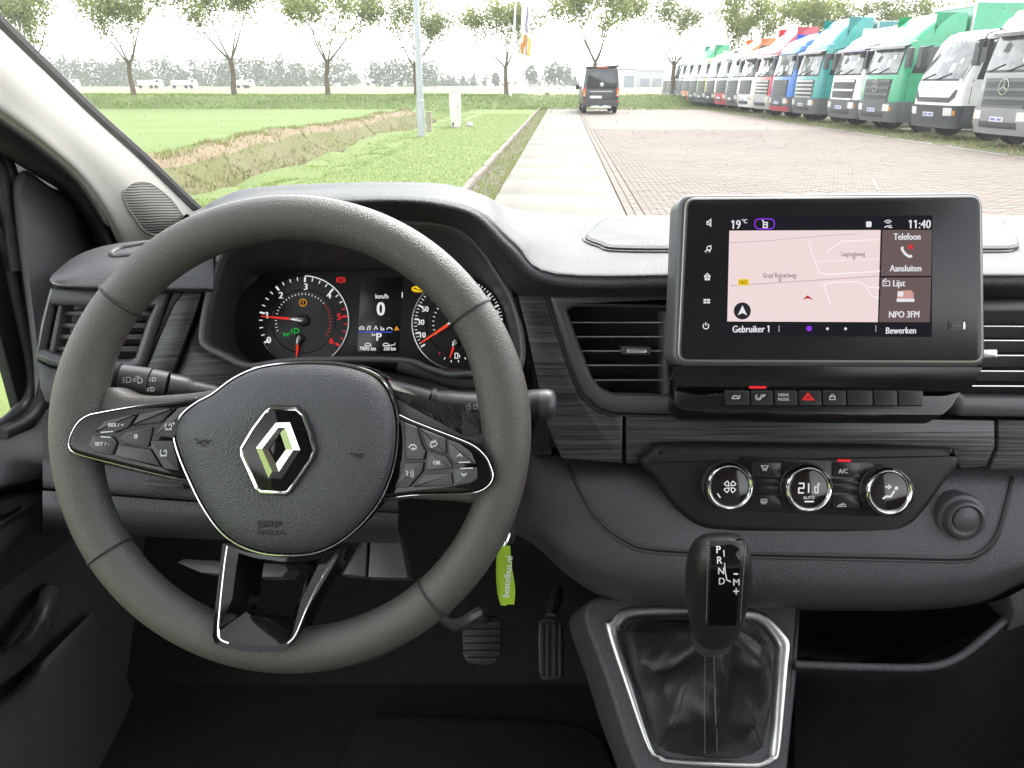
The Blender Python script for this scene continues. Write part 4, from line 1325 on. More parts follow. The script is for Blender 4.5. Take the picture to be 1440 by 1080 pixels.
# pillar trim between windscreen and driver's door
po = [(-70, -30, .80), (-20, 17, .82), (0, 38, .84), (60, 96, .90), (130, 163, .98), (200, 226, 1.06), (262, 286, 1.13), (300, 322, 1.18)]
pi_ = [(-70, 112, .74), (-20, 150, .76), (0, 165, .78), (58, 206, .83), (110, 251, .90), (145, 301, .95), (163, 346, 0.99), (176, 385, 1.01)]
def lerp3(a, b, t, dy=0.0):
    return [(x0 + (x1 - x0) * t, y0 + (y1 - y0) * t, d0 + (d1 - d0) * t + dy) for (x0, y0, d0), (x1, y1, d1) in zip(a, b)]
pil = thing('windscreen_pillar', U(163, 345, 1.0), 'pale grey trimmed windscreen pillar with a slotted speaker grille', 'pillar')
prw = [prow(lerp3(po, pi_, 0, 0.03)), prow(po), prow(lerp3(po, pi_, 0.10, -0.012)), prow(lerp3(po, pi_, 0.40, -0.022)), prow(lerp3(po, pi_, 0.72, -0.012)), prow(lerp3(po, pi_, 0.93, 0.0)), prow(lerp3(po, pi_, 1.0, 0.03))]
mb = MB(); surf(mb, prw, 6, 5)
PB_ = bvh(mb)
mb.build('pillar_trim', M_pillar, pil, 80)
one('windscreen_gasket', M_rub, pil, lambda q: tube(q, spline(prow(lerp3(po, pi_, -0.035, 0.0)), 6), 0.0085, 8))
# speaker grille slots
go = [(172, 272), (178, 262), (190, 256), (208, 257), (224, 267), (240, 281), (252, 297), (259, 309), (250, 318), (228, 330), (205, 326), (190, 308), (178, 290)]
gsp = sp2(go, 6)
gr_ = MB()
flat_pts = [drape(PB_, a, b, 0.0012) for a, b in gsp]
def span_at(poly, y):
    xs = []
    for i in range(len(poly)):
        (x0, y0), (x1, y1) = poly[i], poly[(i + 1) % len(poly)]
        if (y0 <= y < y1) or (y1 <= y < y0): xs.append(x0 + (x1 - x0) * (y - y0) / (y1 - y0))
    return (min(xs), max(xs)) if len(xs) > 1 else None
one('speaker_recess', M_pillar, pil, lambda q: tube(q, [p for p in flat_pts if p], 0.0007, 6, True))
y = 259.0
k = 0
while y < 329:
    s_ = span_at(gsp, y)
    if s_ and s_[1] - s_[0] > 5:
        q = MB()
        n = 10
        top = [drape(PB_, s_[0] + 1 + (s_[1] - s_[0] - 2) * j / n, y - 0.75 - (j / n - 0.5) * 1.2 + 1.1 * sin(j * 0.9) * 0.25, 0.0010) for j in range(n + 1)]
        bot = [drape(PB_, s_[0] + 1 + (s_[1] - s_[0] - 2) * j / n, y + 0.75 - (j / n - 0.5) * 1.2 + 1.1 * sin(j * 0.9) * 0.25, 0.0010) for j in range(n + 1)]
        if all(top) and all(bot):
            grid(q, [top, bot]); q.build('grille_slot', M_dark, pil, 0)
    y += 3.75

# ---- dashboard
dash = thing('dashboard', (0.3, 0.75, FLOOR_Z), 'dark grained dashboard with air vents and brushed trim under the windscreen', 'dashboard')
def cols(ys, Ys, xs):
    return [(x, y, Y) for x, y, Y in zip(xs, ys, Ys)]
back = prow([(x, 306, 1.22) for x in (256, 278, 305, 360, 430, 500, 570, 640, 700, 760, 880, 1000, 1200, 1440, 2000)])
crest = prow([(262, 301, .97), (283, 293, .95), (305, 281, .93), (347, 268, .92), (420, 262.5, .91), (500, 260, .91), (570, 259.5, .91), (632, 263, .92), (682, 276, .94), (735, 296, 1.03), (860, 304, 1.13), (1000, 304, 1.13), (1200, 304, 1.13), (1440, 304, 1.13), (2050, 304, 1.13)])
mid = prow([(266, 303, .85), (288, 296, .83), (308, 287, .80), (349, 274, .79), (420, 268.5, .79), (500, 266, .79), (570, 265.5, .79), (630, 269, .80), (681, 284, .81), (734, 316, .85), (862, 334, .88), (1000, 334, .88), (1200, 334, .88), (1440, 334, .88), (2250, 334, .88)])
crease = prow([(268, 306, .76), (289, 299, .74), (310, 292, .73), (350, 282, .72), (420, 277, .71), (500, 274, .71), (570, 273.5, .71), (625, 278, .71), (678, 294, .71), (728, 337, .71), (790, 376, .705), (1000, 377, .70), (1200, 377, .70), (1440, 378, .70), (2400, 379, .70)])
crease2 = prow([(270, 309, .735), (291, 302, .718), (312, 297, .708), (351, 287, .698), (420, 282, .69), (500, 279, .69), (570, 278.5, .69), (624, 284, .69), (674, 301, .69), (722, 346, .69), (786, 389, .685), (1000, 390, .68), (1200, 390, .68), (1440, 391, .68), (2400, 392, .68)])
lip = prow([(272, 313, .725), (294, 306, .712), (314, 301, .702), (353, 293, .695), (420, 288, .686), (500, 285, .686), (570, 284.5, .686), (622, 291, .686), (669, 307, .686), (714, 352, .686), (780, 401, .682), (1000, 402, .678), (1200, 402, .678), (1440, 403, .678), (2400, 404, .678)])
lip2 = prow([(275, 320, .735), (296, 313, .722), (316, 308, .712), (354, 299, .705), (420, 294, .697), (500, 291, .697), (570, 290.5, .697), (621, 297, .697), (665, 313, .697), (706, 360, .697), (770, 406, .695), (1000, 407, .69), (1200, 407, .69), (1440, 408, .69), (2400, 409, .69)])
under = prow([(285, 345, .78), (305, 335, .77), (322, 327, .76), (356, 320, .75), (420, 315, .75), (500, 312, .75), (570, 312, .75), (617, 317, .75), (652, 331, .75), (684, 372, .75), (745, 418, .72), (1000, 419, .715), (1200, 419, .715), (1440, 420, .715), (2400, 421, .715)])
mb = MB(); surf(mb, [back, crest, mid, crease, crease2, lip, lip2, under], 5, 5)
TOPB = bvh(mb)
mb.build('dash_top', M_dash, dash, 80)
# lid let into the top pad behind the screen
lz = 0.0
lid_px = sp2([(822, 338), (832, 326), (850, 312), (880, 307), (1000, 306), (1200, 306), (1390, 308), (1415, 322), (1432, 346), (1424, 353), (1390, 354), (1200, 354), (1000, 354), (870, 353), (842, 347)], 4)
q = MB()
a = [drape(TOPB, x, y, -0.002) for x, y in lid_px]; b = [drape(TOPB, x, y, 0.0035) for x, y in lid_px]
cx, cy = 1120, 331
c = [drape(TOPB, x + (cx - x) * 0.012, y + (cy - y) * 0.06, 0.0055) for x, y in lid_px]
if all(a) and all(b) and all(c):
    rings(q, [a, b, c])
    up_ = [i for i in range(len(c)) if c[i].y > (c[0].y)]
    ctr = [drape(TOPB, x + (cx - x) * 0.5, y + (cy - y) * 0.5, 0.0055) for x, y in lid_px]
    ctr2 = [drape(TOPB, x + (cx - x) * 0.9, y + (cy - y) * 0.95, 0.0055) for x, y in lid_px]
    rings(q, [c, ctr, ctr2], cap1=True)
    q.build('top_lid', M_dash, dash, 50)
    lp = [drape(TOPB, x, y, 0.0) for x, y in sp2([(1424, 354), (1390, 355.5), (1200, 355.5), (1000, 355.5), (870, 354.5), (842, 348), (821, 338), (832, 325), (852, 311)], 5, False)]
    one('lid_gap', M_dark, dash, lambda m: tube(m, [p for p in lp if p], 0.0022, 6))

# recessed wall behind the trim
mb = MB()
surf(mb, [prow([(84, 400, .82), (300, 395, .80), (520, 330, .88), (760, 405, .80), (1000, 412, .78), (2400, 412, .78)]), prow([(78, 480, .82), (300, 480, .80), (520, 480, .88), (760, 480, .78), (1000, 480, .77), (2400, 480, .77)]),
          prow([(80, 600, .80), (300, 600, .80), (520, 600, .80), (740, 600, .77), (1000, 600, .74), (2400, 600, .74)]), prow([(90, 700, .80), (300, 700, .80), (520, 700, .80), (740, 690, .77), (1000, 690, .72), (2400, 690, .72)])], 4, 4)
mb.build('dash_core', M_dark, dash, 80)

# ---- instrument binnacle
PBZ = Plane(510, 440, 0.715)
bez_o = [(312, 350), (340, 330), (400, 316), (500, 309), (580, 309), (633, 315), (672, 338), (702, 381), (724, 420), (738, 473), (737, 515), (715, 530), (657, 530), (630, 531), (597, 521), (563, 511), (437, 510), (390, 514), (347, 519), (313, 504), (287, 490), (280, 473), (286, 430), (297, 385)]
bo = PBZ.loop(sp2(bez_o, 4))
bi = inset(ccw(bo), 0.0062)
q = MB(); frame_ring(q, bo, bi, PBZ, -0.02, 0.004, 0.002, hin=-0.01); q.build('binnacle_bezel', M_frame, dash, 50)
PCL = Plane(510, 450, 0.80, 24)
pl_px = [(352, 392), (393, 383), (480, 380), (560, 379), (620, 381), (668, 392), (700, 420), (714, 462), (712, 500), (690, 516), (610, 516), (540, 513), (430, 513), (370, 514), (345, 500), (332, 480), (330, 450), (337, 415)]
cl_o = ccw(PCL.loop(sp2(pl_px, 4)))
# recess walls from bezel back to the dials
def ang_match(A, B, n=96):
    def rs(P):
        P = [Vector(p) for p in P]
        c = sum(P, Vector((0, 0, 0))) / len(P)
        P = P + [P[0]]
        Q = resample(P, n + 1)[:-1]
        d = [(q - c) for q in Q]
        i0 = min(range(n), key=lambda i: abs(math.atan2(d[i].z + d[i].y * 0.0, d[i].x) - 2.6))
        return Q[i0:] + Q[:i0]
    return rs(A), rs(B)
la, lb = ang_match([PBZ.pt(x, y, -0.008) for x, y in inset(ccw(bo), 0.005)], [PCL.pt(x, y, -0.004) for x, y in cl_o])
q = MB(); lm = [x.lerp(y, 0.5) + (x - y).normalized() * 0.0 for x, y in zip(la, lb)]; rings(q, [la, lm, lb]); q.build('binnacle_hood', M_satin, dash, 60)
cluster = thing('instrument_cluster', PCL.px(510, 500), 'lit instrument cluster with two round dials and a small centre display', 'gauge cluster')
q = MB(); prism(q, cl_o, PCL, -0.012, 0.0, 0.001); q.build('face_plate', mat('cluster_face', (0.012, 0.012, 0.0135), 0.35), cluster)
def dial(cx, cy, r, name):
    d = MB(); u = PCL.unit(cx, cy); x, y = PCL.xy(cx, cy)
    lathe(d, [(r * u, 0.0), (r * u, 0.0012), (r * u * 0.72, 0.0014), (r * u * 0.70, 0.0004)], PCL, x, y, 48); return d.build(name, mat('dial_black', (0.007, 0.007, 0.008), 0.3), cluster), x, y, u
def at(cx, cy, r, a):
    return (cx + r * cos(radians(a)), cy - r * sin(radians(a)))
M_needle = glow('needle_red', (224, 58, 48)); M_sil = mat('dial_silver', (0.55, 0.55, 0.55), 0.25, 0.8)
def tick(d, cx, cy, r0, r1, a, w, h=0.002):
    ribbon(d, PCL.loop([at(cx, cy, r0, a), at(cx, cy, r1, a)]), w, PCL, h)
# rev counter
D1_, x, y, u = dial(427, 452, 63, 'rev_dial')
one('dial_ring', M_sil, D1_, lambda m: tube(m, [PCL.pt(x + 64 * u * cos(radians(a)), y + 64 * u * sin(radians(a)), 0.002) for a in range(-72, 92, 4)], 0.0011, 6))
one('dial_ring', M_sil, D1_, lambda m: tube(m, [PCL.pt(x + 63 * u * cos(radians(a)), y + 63 * u * sin(radians(a)), 0.002) for a in range(208, 262, 4)], 0.0006, 5))
m1, m2 = MB(), MB()
for k in range(0, 25):
    a = 209 - 40.5 * k / 4
    (tick(m1 if k < 19 else m2, 427, 452, 57 if k % 4 else 55, 62, a, (1.3 if k % 4 else 2.6) * u))
for k in range(0, 33):
    a = 200 - 230 * k / 32
    tick(m1 if k < 23 else m2, 427, 452, 37, 39.5, a, 0.9 * u)
for k, (px_, py_) in enumerate([(378, 478), (375, 443), (395, 415), (430, 403), (462.5, 415), (477, 445), (466, 479)]):
    text_px(m1 if k < 5 else m2, str(k), PCL, px_, py_, 9, 0.0022, bold=0.8)
m1.build('dial_marks', LIT_W, D1_, 0); m2.build('red_marks', LIT_R, D1_, 0)
def needle(par, tip, base, hub, w=3.6, m=M_needle, hr=8):
    d = MB(); A = Vector(PCL.xy(*tip)); B = Vector(PCL.xy(*base)); n = (B - A).normalized(); t = Vector((-n.y, n.x)) * w * u / 2
    prism(d, [tuple(A + t * 0.35), tuple(A - t * 0.35), tuple(B - t), tuple(B + t)], PCL, 0.004, 0.006, 0.0006, 1); nd = d.build('needle', m, par)
    d = MB(); C = Vector(PCL.xy(*hub)); prism(d, [tuple(B + t), tuple(B - t), tuple(C - t * 2.0), tuple(C + n * 5 * u), tuple(C + t * 2.0)], PCL, 0.0035, 0.0075, 0.0012, 2); d.build('needle_hub', M_sil, nd)
    d = MB(); lathe(d, [(hr * u, 0.0), (hr * u, 0.005), (hr * 0.8 * u, 0.006)], PCL, C.x, C.y, 24); d.build('needle_cap', M_dark, nd)
needle(D1_, (369, 445.5), (409, 449), (427, 451))
needle(D1_, (418.5, 503), (420, 486), (422, 476), 3.4, hr=6)
def icon(par, name, m, strokes, w, h=0.0024, pl=None):
    d = MB(); P = pl or PCL
    for s in strokes:
        cl = s[0] == 'c'
        pts = s[1] if cl else s
        ribbon(d, P.loop(pts), w, P, h, cl)
    return d.build(name, m, par, 0)
icon(cluster, 'tyre_warning', LIT_O, [('c', circ(427, 426, 5, 14)), [(427, 423), (427, 427)], [(427, 428.3), (427, 429.3)]], 1.1 * u)
icon(cluster, 'brake_warning', LIT_R, [('c', circ(480, 394, 3.6, 12)), circ(480, 394, 5.8, 6, -40, 40), circ(480, 394, 5.8, 6, 140, 220), [(480, 392), (480, 395)]], 1.2 * u)
icon(cluster, 'light_lamp', LIT_G, [('c', [(415, 462), (420, 463), (421.5, 465.5), (420, 468), (415, 469)]), [(412.5, 463), (410, 464)], [(412.5, 465.5), (410, 466.5)], [(412.5, 468), (410, 469)]], 1.3 * u)
icon(cluster, 'side_lamp', LIT_G, [circ(400, 471, 2.4, 8, -90, 90), circ(407, 471, 2.4, 8, 90, 270), [(398.5, 471), (408.5, 471)], [(404.5, 469), (408, 468.5)], [(398.5, 468.5), (402, 469)]], 1.0 * u)
d = MB(); prism(d, PCL.loop(rounded([(579, 404.5), (584, 402.5), (592, 402.5), (597, 404.5), (597, 409), (592, 411), (584, 411), (579, 409)], 2, 2)), PCL, 0.001, 0.002); ww = d.build('service_lamp', LIT_Y, cluster)
icon(ww, 'spanner_mark', M_dark, [[(582, 407.5), (585, 406), (587, 408), (592, 409), (594, 408)], [(582, 405.5), (585, 406)]], 1.3 * u)
# speedometer
D2_, x2, y2, u = dial(645, 455, 64, 'speed_dial')
one('dial_ring', M_sil, D2_, lambda m: tube(m, [PCL.pt(x2 + 65 * u * cos(radians(a)), y2 + 65 * u * sin(radians(a)), 0.002) for a in range(112, 258, 4)], 0.0011, 6))
m1 = MB()
for k in range(0, 53):
    a = 212 - 244 * k / 52
    tick(m1, 645, 455, 58.5 if k % 4 else 55.5, 62, a, (1.0 if k % 4 else 2.2) * u)
for s_, px_, py_ in (('10', 594, 471), ('30', 592, 453), ('50', 598, 434.5), ('70', 611, 419), ('90', 632, 406), ('110', 660, 407), ('130', 683, 421), ('150', 694, 440), ('170', 697, 460), ('190', 690, 480)):
    text_px(m1, s_, PCL, px_, py_, 7.5, 0.0022, sx=0.92, bold=0.7)
for k in range(0, 24):
    tick(m1, 645, 455, 34, 37, 205 - 230 * k / 23, 1.0 * u)
m1.build('dial_marks', LIT_W, D2_, 0)
needle(D2_, (592, 483), (630, 457.5), (645, 450), 4.2, glow('needle_orange', (236, 82, 52)))
needle(D2_, (633, 504), (638, 489), (640, 482), 3.4, hr=6)
icon(D2_, 'fuel_mark', LIT_W, [('c', [(640, 497), (644, 497), (644, 504), (640, 504)]), [(644, 499), (646.5, 500), (646.5, 503)]], 1.2 * u)
for k in range(5): icon(D2_, 'fuel_tick', LIT_W if k else LIT_R, [[at(640, 482, 25, 215 + 22 * k), at(640, 482, 28, 215 + 22 * k)]], 1.3 * u)
# centre display
d = MB(); prism(d, PCL.loop([(508, 391), (566, 390.5), (561, 496), (502, 496)]), PCL, 0.0, 0.0012, 0.0003); LCD = d.build('centre_display', mat('lcd_black', (0.005, 0.005, 0.006), 0.25), cluster)
d = MB(); text_px(d, 'km/h', PCL, 537, 416.5, 6.5, 0.0016, bold=0.4); text_px(d, '0', PCL, 535.5, 434, 19, 0.0016, sx=0.85, bold=1.6); text_px(d, 'P', PCL, 533, 473.5, 11, 0.0016, bold=1.0)
text_px(d, '79092 km', PCL, 517, 490, 5.6, 0.0016, sx=0.72, bold=0.4); text_px(d, '330 km', PCL, 548, 490, 5.6, 0.0016, sx=0.72, bold=0.4); d.build('lettering', LIT_W, LCD, 0)
for x0, st in ((509, [[(506, 464), (506, 461), (509, 459), (512, 461), (512, 464)], [(507, 463), (511, 463)]]), (519, [[(517, 464), (518, 459.5), (521, 459), (521, 463)], [(516.3, 464), (517.6, 464)], [(519.6, 463.5), (521, 463.5)]]),
               (529, [[(526.5, 464), (529, 459), (531.5, 464)]]), (538, [[(536, 459), (536, 464), (541, 464)], [(537.5, 462), (540.5, 462)]]), (548, [[(544, 464), (546, 461), (550, 461), (552, 464)]])):
    icon(LCD, 'menu_icon', LIT_W, st, 1.2 * u, 0.0016)
icon(LCD, 'warning_triangle', LIT_O, [('c', [(555.3, 464), (558, 459.5), (560.7, 464)]), [(558, 461.5), (558, 463)]], 1.2 * u, 0.0016)
icon(LCD, 'menu_line', LIT_B, [[(504.5, 466.8), (552, 467.3)]], 1.4 * u, 0.0016)
icon(LCD, 'separator_mark', LIT_W, [[(566, 411), (566, 419)]], 1.3 * u, 0.0016)
icon(LCD, 'car_icon', LIT_W, [('c', [(513.5, 486), (514, 484), (516, 482.8), (519.5, 482.8), (521.5, 484.5), (522, 486)])], 1.0 * u, 0.0016)
icon(LCD, 'car_icon', LIT_W, [('c', [(539, 486), (539.5, 484), (541.5, 482.8), (545, 482.8), (547, 484.5), (547.5, 486)]), [(548, 486), (555, 485), (556, 482.5)]], 1.0 * u, 0.0016)
icon(LCD, 'gear_icon', LIT_W, [[(524, 468.5), (524, 472), (527, 472)], [(526, 470), (529, 471.5)]], 1.0 * u, 0.0016)

# ---- trim, vents and lower half of the dashboard
PV = Plane(860, 490, 0.70, 14)                       # front plane of the middle trim
vo_px = [(772, 416), (946, 416), (953, 582), (862, 580), (840, 572), (818, 552), (800, 505), (785, 458)]
vi_px = [(797, 436), (806, 431), (946, 433), (948, 556), (862, 554), (846, 547), (832, 530), (815, 486)]
q = MB(); frame_ring(q, PV.loop(vo_px), PV.loop(vi_px), PV, -0.03, 0.006, 0.003, hin=-0.012); cv = q.build('air_vent', M_frame, dash, 50)
one('vent_throat', M_dark, cv, lambda m: prism(m, PV.loop([(780, 425), (955, 425), (958, 565), (830, 565)]), PV, -0.06, -0.05))
for y, x0 in ((453, 802), (473, 809), (493, 817), (513, 826), (534, 836)):
    q = MB(); prism(q, PV.loop([(x0 - 6, y), (938, y), (938, y + 1.2), (x0 - 6, y + 1.2)], -0.010), frame(PV.o, PV.ex, PV.ey) if False else PV, -0.045, -0.010, 0.0)
    sl = q.build('vent_slat', M_slat, cv, 0)
    q = MB(); tube(q, [PV.px(x0, y + 0.6, -0.009), PV.px(933, y + 0.6, -0.009)], 0.00085, 6); q.build('slat_edge', M_edge, sl)
q = MB(); prism(q, PV.loop([(933, 438), (942.5, 438), (942.5, 555), (933, 555)]), PV, -0.03, 0.002, 0.002); q.build('vent_bar', M_frame, cv)
q = MB(); prism(q, rounded(PV.loop([(874, 487), (915, 487.5), (914, 499), (875, 498.5)]), 0.001, 2), PV, -0.014, 0.002, 0.001); tb = q.build('vent_tab', M_satin, cv)
q = MB(); prism(q, PV.loop([(881, 490), (909, 490), (909, 496), (881, 496)]), PV, 0.001, 0.003, 0.0006); q.build('tab_inlay', M_edge, tb)
# right-hand vent, half behind the screen
q = MB(); frame_ring(q, PV.loop([(1320, 420), (1590, 420), (1572, 590), (1500, 586), (1345, 584), (1330, 560)]), PV.loop([(1335, 440), (1566, 440), (1552, 560), (1500, 558), (1355, 556), (1338, 545)]), PV, -0.03, 0.006, 0.003, hin=-0.012); rv = q.build('air_vent', M_frame, dash, 50)
one('vent_throat', M_dark, rv, lambda m: prism(m, PV.loop([(1320, 425), (1585, 425), (1570, 572), (1320, 572)]), PV, -0.06, -0.05))
for y in (458, 478, 499, 521, 542):
    q = MB(); prism(q, PV.loop([(1330, y), (1560, y + 1), (1560, y + 2.2), (1330, y + 1.2)], -0.010), PV, -0.045, -0.010)
    sl = q.build('vent_slat', M_slat, rv, 0)
    q = MB(); tube(q, [PV.px(1335, y + 0.6, -0.009), PV.px(1558, y + 1.6, -0.009)], 0.00085, 6); q.build('slat_edge', M_edge, sl)
q = MB(); prism(q, rounded(PV.loop([(1372, 491), (1400, 491), (1400, 503), (1372, 503)]), 0.001, 2), PV, -0.014, 0.003, 0.001); q.build('vent_tab', M_edge, rv)
# brushed trim: slanting piece left of the vent, long strip under it, end piece
for nm, pts in (('brushed_panel', [(728, 415), (766, 415), (781, 462), (797, 510), (815, 556), (838, 577), (862, 584), (876, 585), (875, 652), (790, 645), (770, 600), (752, 520), (740, 462)]),
                ('brushed_strip', [(880, 584), (960, 585), (1399, 591), (1400, 628), (1388, 656), (1352, 660), (1340, 640), (932, 628), (900, 652), (881, 652)]),
                ('brushed_end', [(1404, 590), (1470, 592), (1575, 594), (1592, 424), (2400, 430), (2400, 668), (1392, 661), (1404, 630)])):
    q = MB(); prism(q, PV.loop(pts), PV, -0.03, 0.0, 0.002, 2); q.build(nm, M_brush, dash, 40)
q = MB(); prism(q, PV.loop([(722, 418), (729, 416), (742, 465), (757, 530), (772, 600), (776, 640), (745, 640), (742, 560), (735, 480)]), PV, -0.03, -0.003, 0.002, 2); q.build('trim_edge', M_gloss, dash, 40)
q = MB(); prism(q, PV.loop([(766, 414), (770, 414), (786, 460), (802, 508), (820, 553), (841, 573), (863, 581.5), (953, 584), (953, 587), (860, 585), (836, 577), (814, 557), (796, 511), (780, 463)]), PV, -0.03, 0.0015, 0.0004, 1); q.build('trim_gap', M_dark, dash, 40)
# end pod with the driver's vent
PL_ = Plane(140, 460, 0.70, 14, 10)
lidp = [(70, 392), (76, 384), (107, 361), (151, 346), (217, 338), (300, 332)]
lidf = [(74, 400), (86, 404), (115, 406), (151, 407), (230, 408), (300, 408)]
q = MB(); surf(q, [prow([(x, y + 1, 0.92) for x, y in lidp]), prow([(x, y, .80) for x, y in lidp[:1]] + [(x, y, .84) for x, y in lidp[1:]]), prow([(69.5, 394, .72), (84, 389, .72), (115, 378, .73), (155, 371, .73), (230, 366, .73), (300, 364, .73)]), prow([(72, 397, .70), (86, 399, .70), (115, 400, .695), (151, 400, .695), (230, 401, .695), (300, 401, .695)]), prow([(x, y, .70) for x, y in lidf]), prow([(x, y + 3, .73) for x, y in lidf])], 5, 5)
LIDB = bvh(q)
q.build('end_pod_lid', M_dash, dash, 70)
rim = sp2([(157, 357), (166, 351), (185, 347), (215, 342), (240, 341), (240, 352), (215, 358), (180, 360), (163, 361)], 4)
q = MB(); pts = [drape(LIDB, a, b, 0.001) for a, b in rim]
if all(pts): tube(q, pts, 0.0022, 6, True); q.build('demister_rim', M_frame, dash)
lo = [(73, 405), (160, 409), (238, 412), (226, 445), (206, 510), (196, 520), (120, 524), (70, 512), (52, 502), (60, 455)]
li = [(76, 429), (160, 431), (219, 430), (209, 450), (192, 502), (184, 506), (120, 508), (78, 498), (63, 491), (69, 460)]
q = MB(); frame_ring(q, PL_.loop(lo), PL_.loop(li), PL_, -0.03, 0.006, 0.003, hin=-0.012); lv = q.build('air_vent', M_frame, dash, 50)
one('vent_throat', M_dark, lv, lambda m: prism(m, PL_.loop([(66, 415), (226, 420), (200, 520), (56, 505)]), PL_, -0.06, -0.05))
for y, x0, x1 in ((438, 90, 214), (455, 88, 208), (471, 84, 203), (488, 80, 197)):
    q = MB(); prism(q, PL_.loop(rounded([(x0, y - 1), (x1, y - 1), (x1 - 2, y + 6), (x0 - 2, y + 6)], 2, 2), -0.01), PL_, -0.045, -0.006, 0.0015); q.build('vent_slat', M_frame, lv)
q = MB(); prism(q, PL_.loop([(82, 428), (88, 428), (75, 498), (68, 495)]), PL_, -0.03, 0.0, 0.001); q.build('vent_bar', M_frame, lv)
q = MB(); prism(q, PL_.loop([(50, 506), (70, 516), (120, 528), (200, 524), (232, 530), (222, 580), (120, 578), (62, 566), (54, 545)]), PL_, -0.04, 0.0, 0.004, 2); q.build('pod_base', M_satin, dash, 40)
for nm, pts, m, h in (('brushed_panel', [(258, 411), (284, 411), (272, 448), (252, 500), (237, 536), (203, 527), (226, 470), (244, 430)], M_brush, 0.0), ('trim_gap', [(242, 411), (257, 411), (243, 432), (225, 470), (202, 527), (197, 524), (220, 465)], M_dark, -0.002),
                      ('trim_panel', [(285, 412), (302, 412), (290, 440), (280, 473), (290, 492), (345, 520), (420, 514), (420, 556), (330, 560), (238, 537), (254, 498), (273, 448)], M_brush, -0.012)):
    q = MB(); prism(q, PL_.loop(pts), PL_, -0.035, h, 0.0015, 2); q.build(nm, m, dash, 40)
# column shroud and surfaces behind the wheel
q = MB(); surf(q, [prow([(470, 514, .72), (560, 520, .72), (640, 535, .72), (735, 530, .73)]), prow([(470, 540, .66), (560, 542, .66), (640, 545, .70), (735, 548, .72)]), prow([(470, 585, .64), (560, 580, .65), (640, 580, .70), (735, 600, .72)]), prow([(470, 640, .64), (560, 640, .66), (640, 640, .72), (735, 660, .74)])], 4, 4); q.build('column_surround', M_dark, dash, 70)
q = MB(); tube(q, spline(prow([(560, 512, .70), (600, 524, .70), (640, 536, .70), (690, 538, .70), (730, 530, .70)]), 6), 0.008, 8); q.build('surround_edge', M_satin, dash, 70)
# knee panel seen through the wheel
kn = lambda y, Y, l=60: [(x, y, Y) for x in (l, 150, 240, 340, 450, 560)]
q = MB(); surf(q, [prow(kn(590, .76)), prow(kn(640, .69)), prow([(60, 648, .66), (150, 656, .655), (240, 664, .655), (340, 672, .66), (450, 680, .66), (560, 690, .66)]), prow([(60, 682, .645), (150, 690, .642), (240, 697, .642), (340, 704, .645), (450, 710, .65), (560, 716, .65)]), prow([(60, 686, .66), (150, 694, .66), (240, 701, .66), (340, 708, .66), (450, 714, .66), (560, 720, .66)])], 4, 4); q.build('knee_panel', M_dash, dash, 60)
q = MB(); surf(q, [prow([(60, 690, .665), (150, 697, .655), (240, 704, .655), (340, 711, .655), (450, 716, .66), (560, 722, .66)]), prow([(60, 715, .65), (150, 720, .65), (240, 726, .65), (340, 730, .65), (450, 735, .66), (560, 738, .66)]), prow([(60, 735, .665), (150, 740, .665), (240, 746, .665), (340, 750, .67), (450, 752, .68), (560, 754, .68)]), prow([(60, 750, .75), (150, 752, .75), (240, 756, .75), (340, 760, .75), (450, 762, .75), (560, 764, .75)])], 4, 4); q.build('knee_bolster', M_dash2, dash, 60)
PK = Plane(230, 680, 0.64, 30)
q = MB(); prism(q, PK.loop(rounded([(203, 676), (258, 681), (262, 688), (206, 683)], 2, 2)), PK, -0.02, 0.003, 0.001); q.build('coin_slot', M_dark, dash)
PS = Plane(400, 800, 0.74, 40)
for nm, pts in (('under_ledge', [(248, 791), (257, 786), (400, 793), (406, 801), (397, 812), (370, 812), (282, 806)]), ('under_ledge', [(480, 808), (513, 752), (517, 752), (514, 811)]), ('under_box', [(521, 750), (561, 749), (574, 813), (517, 812)])):
    q = MB(); prism(q, PS.loop(pts), PS, -0.05, 0.0, 0.003, 2); q.build(nm, M_frame, dash)
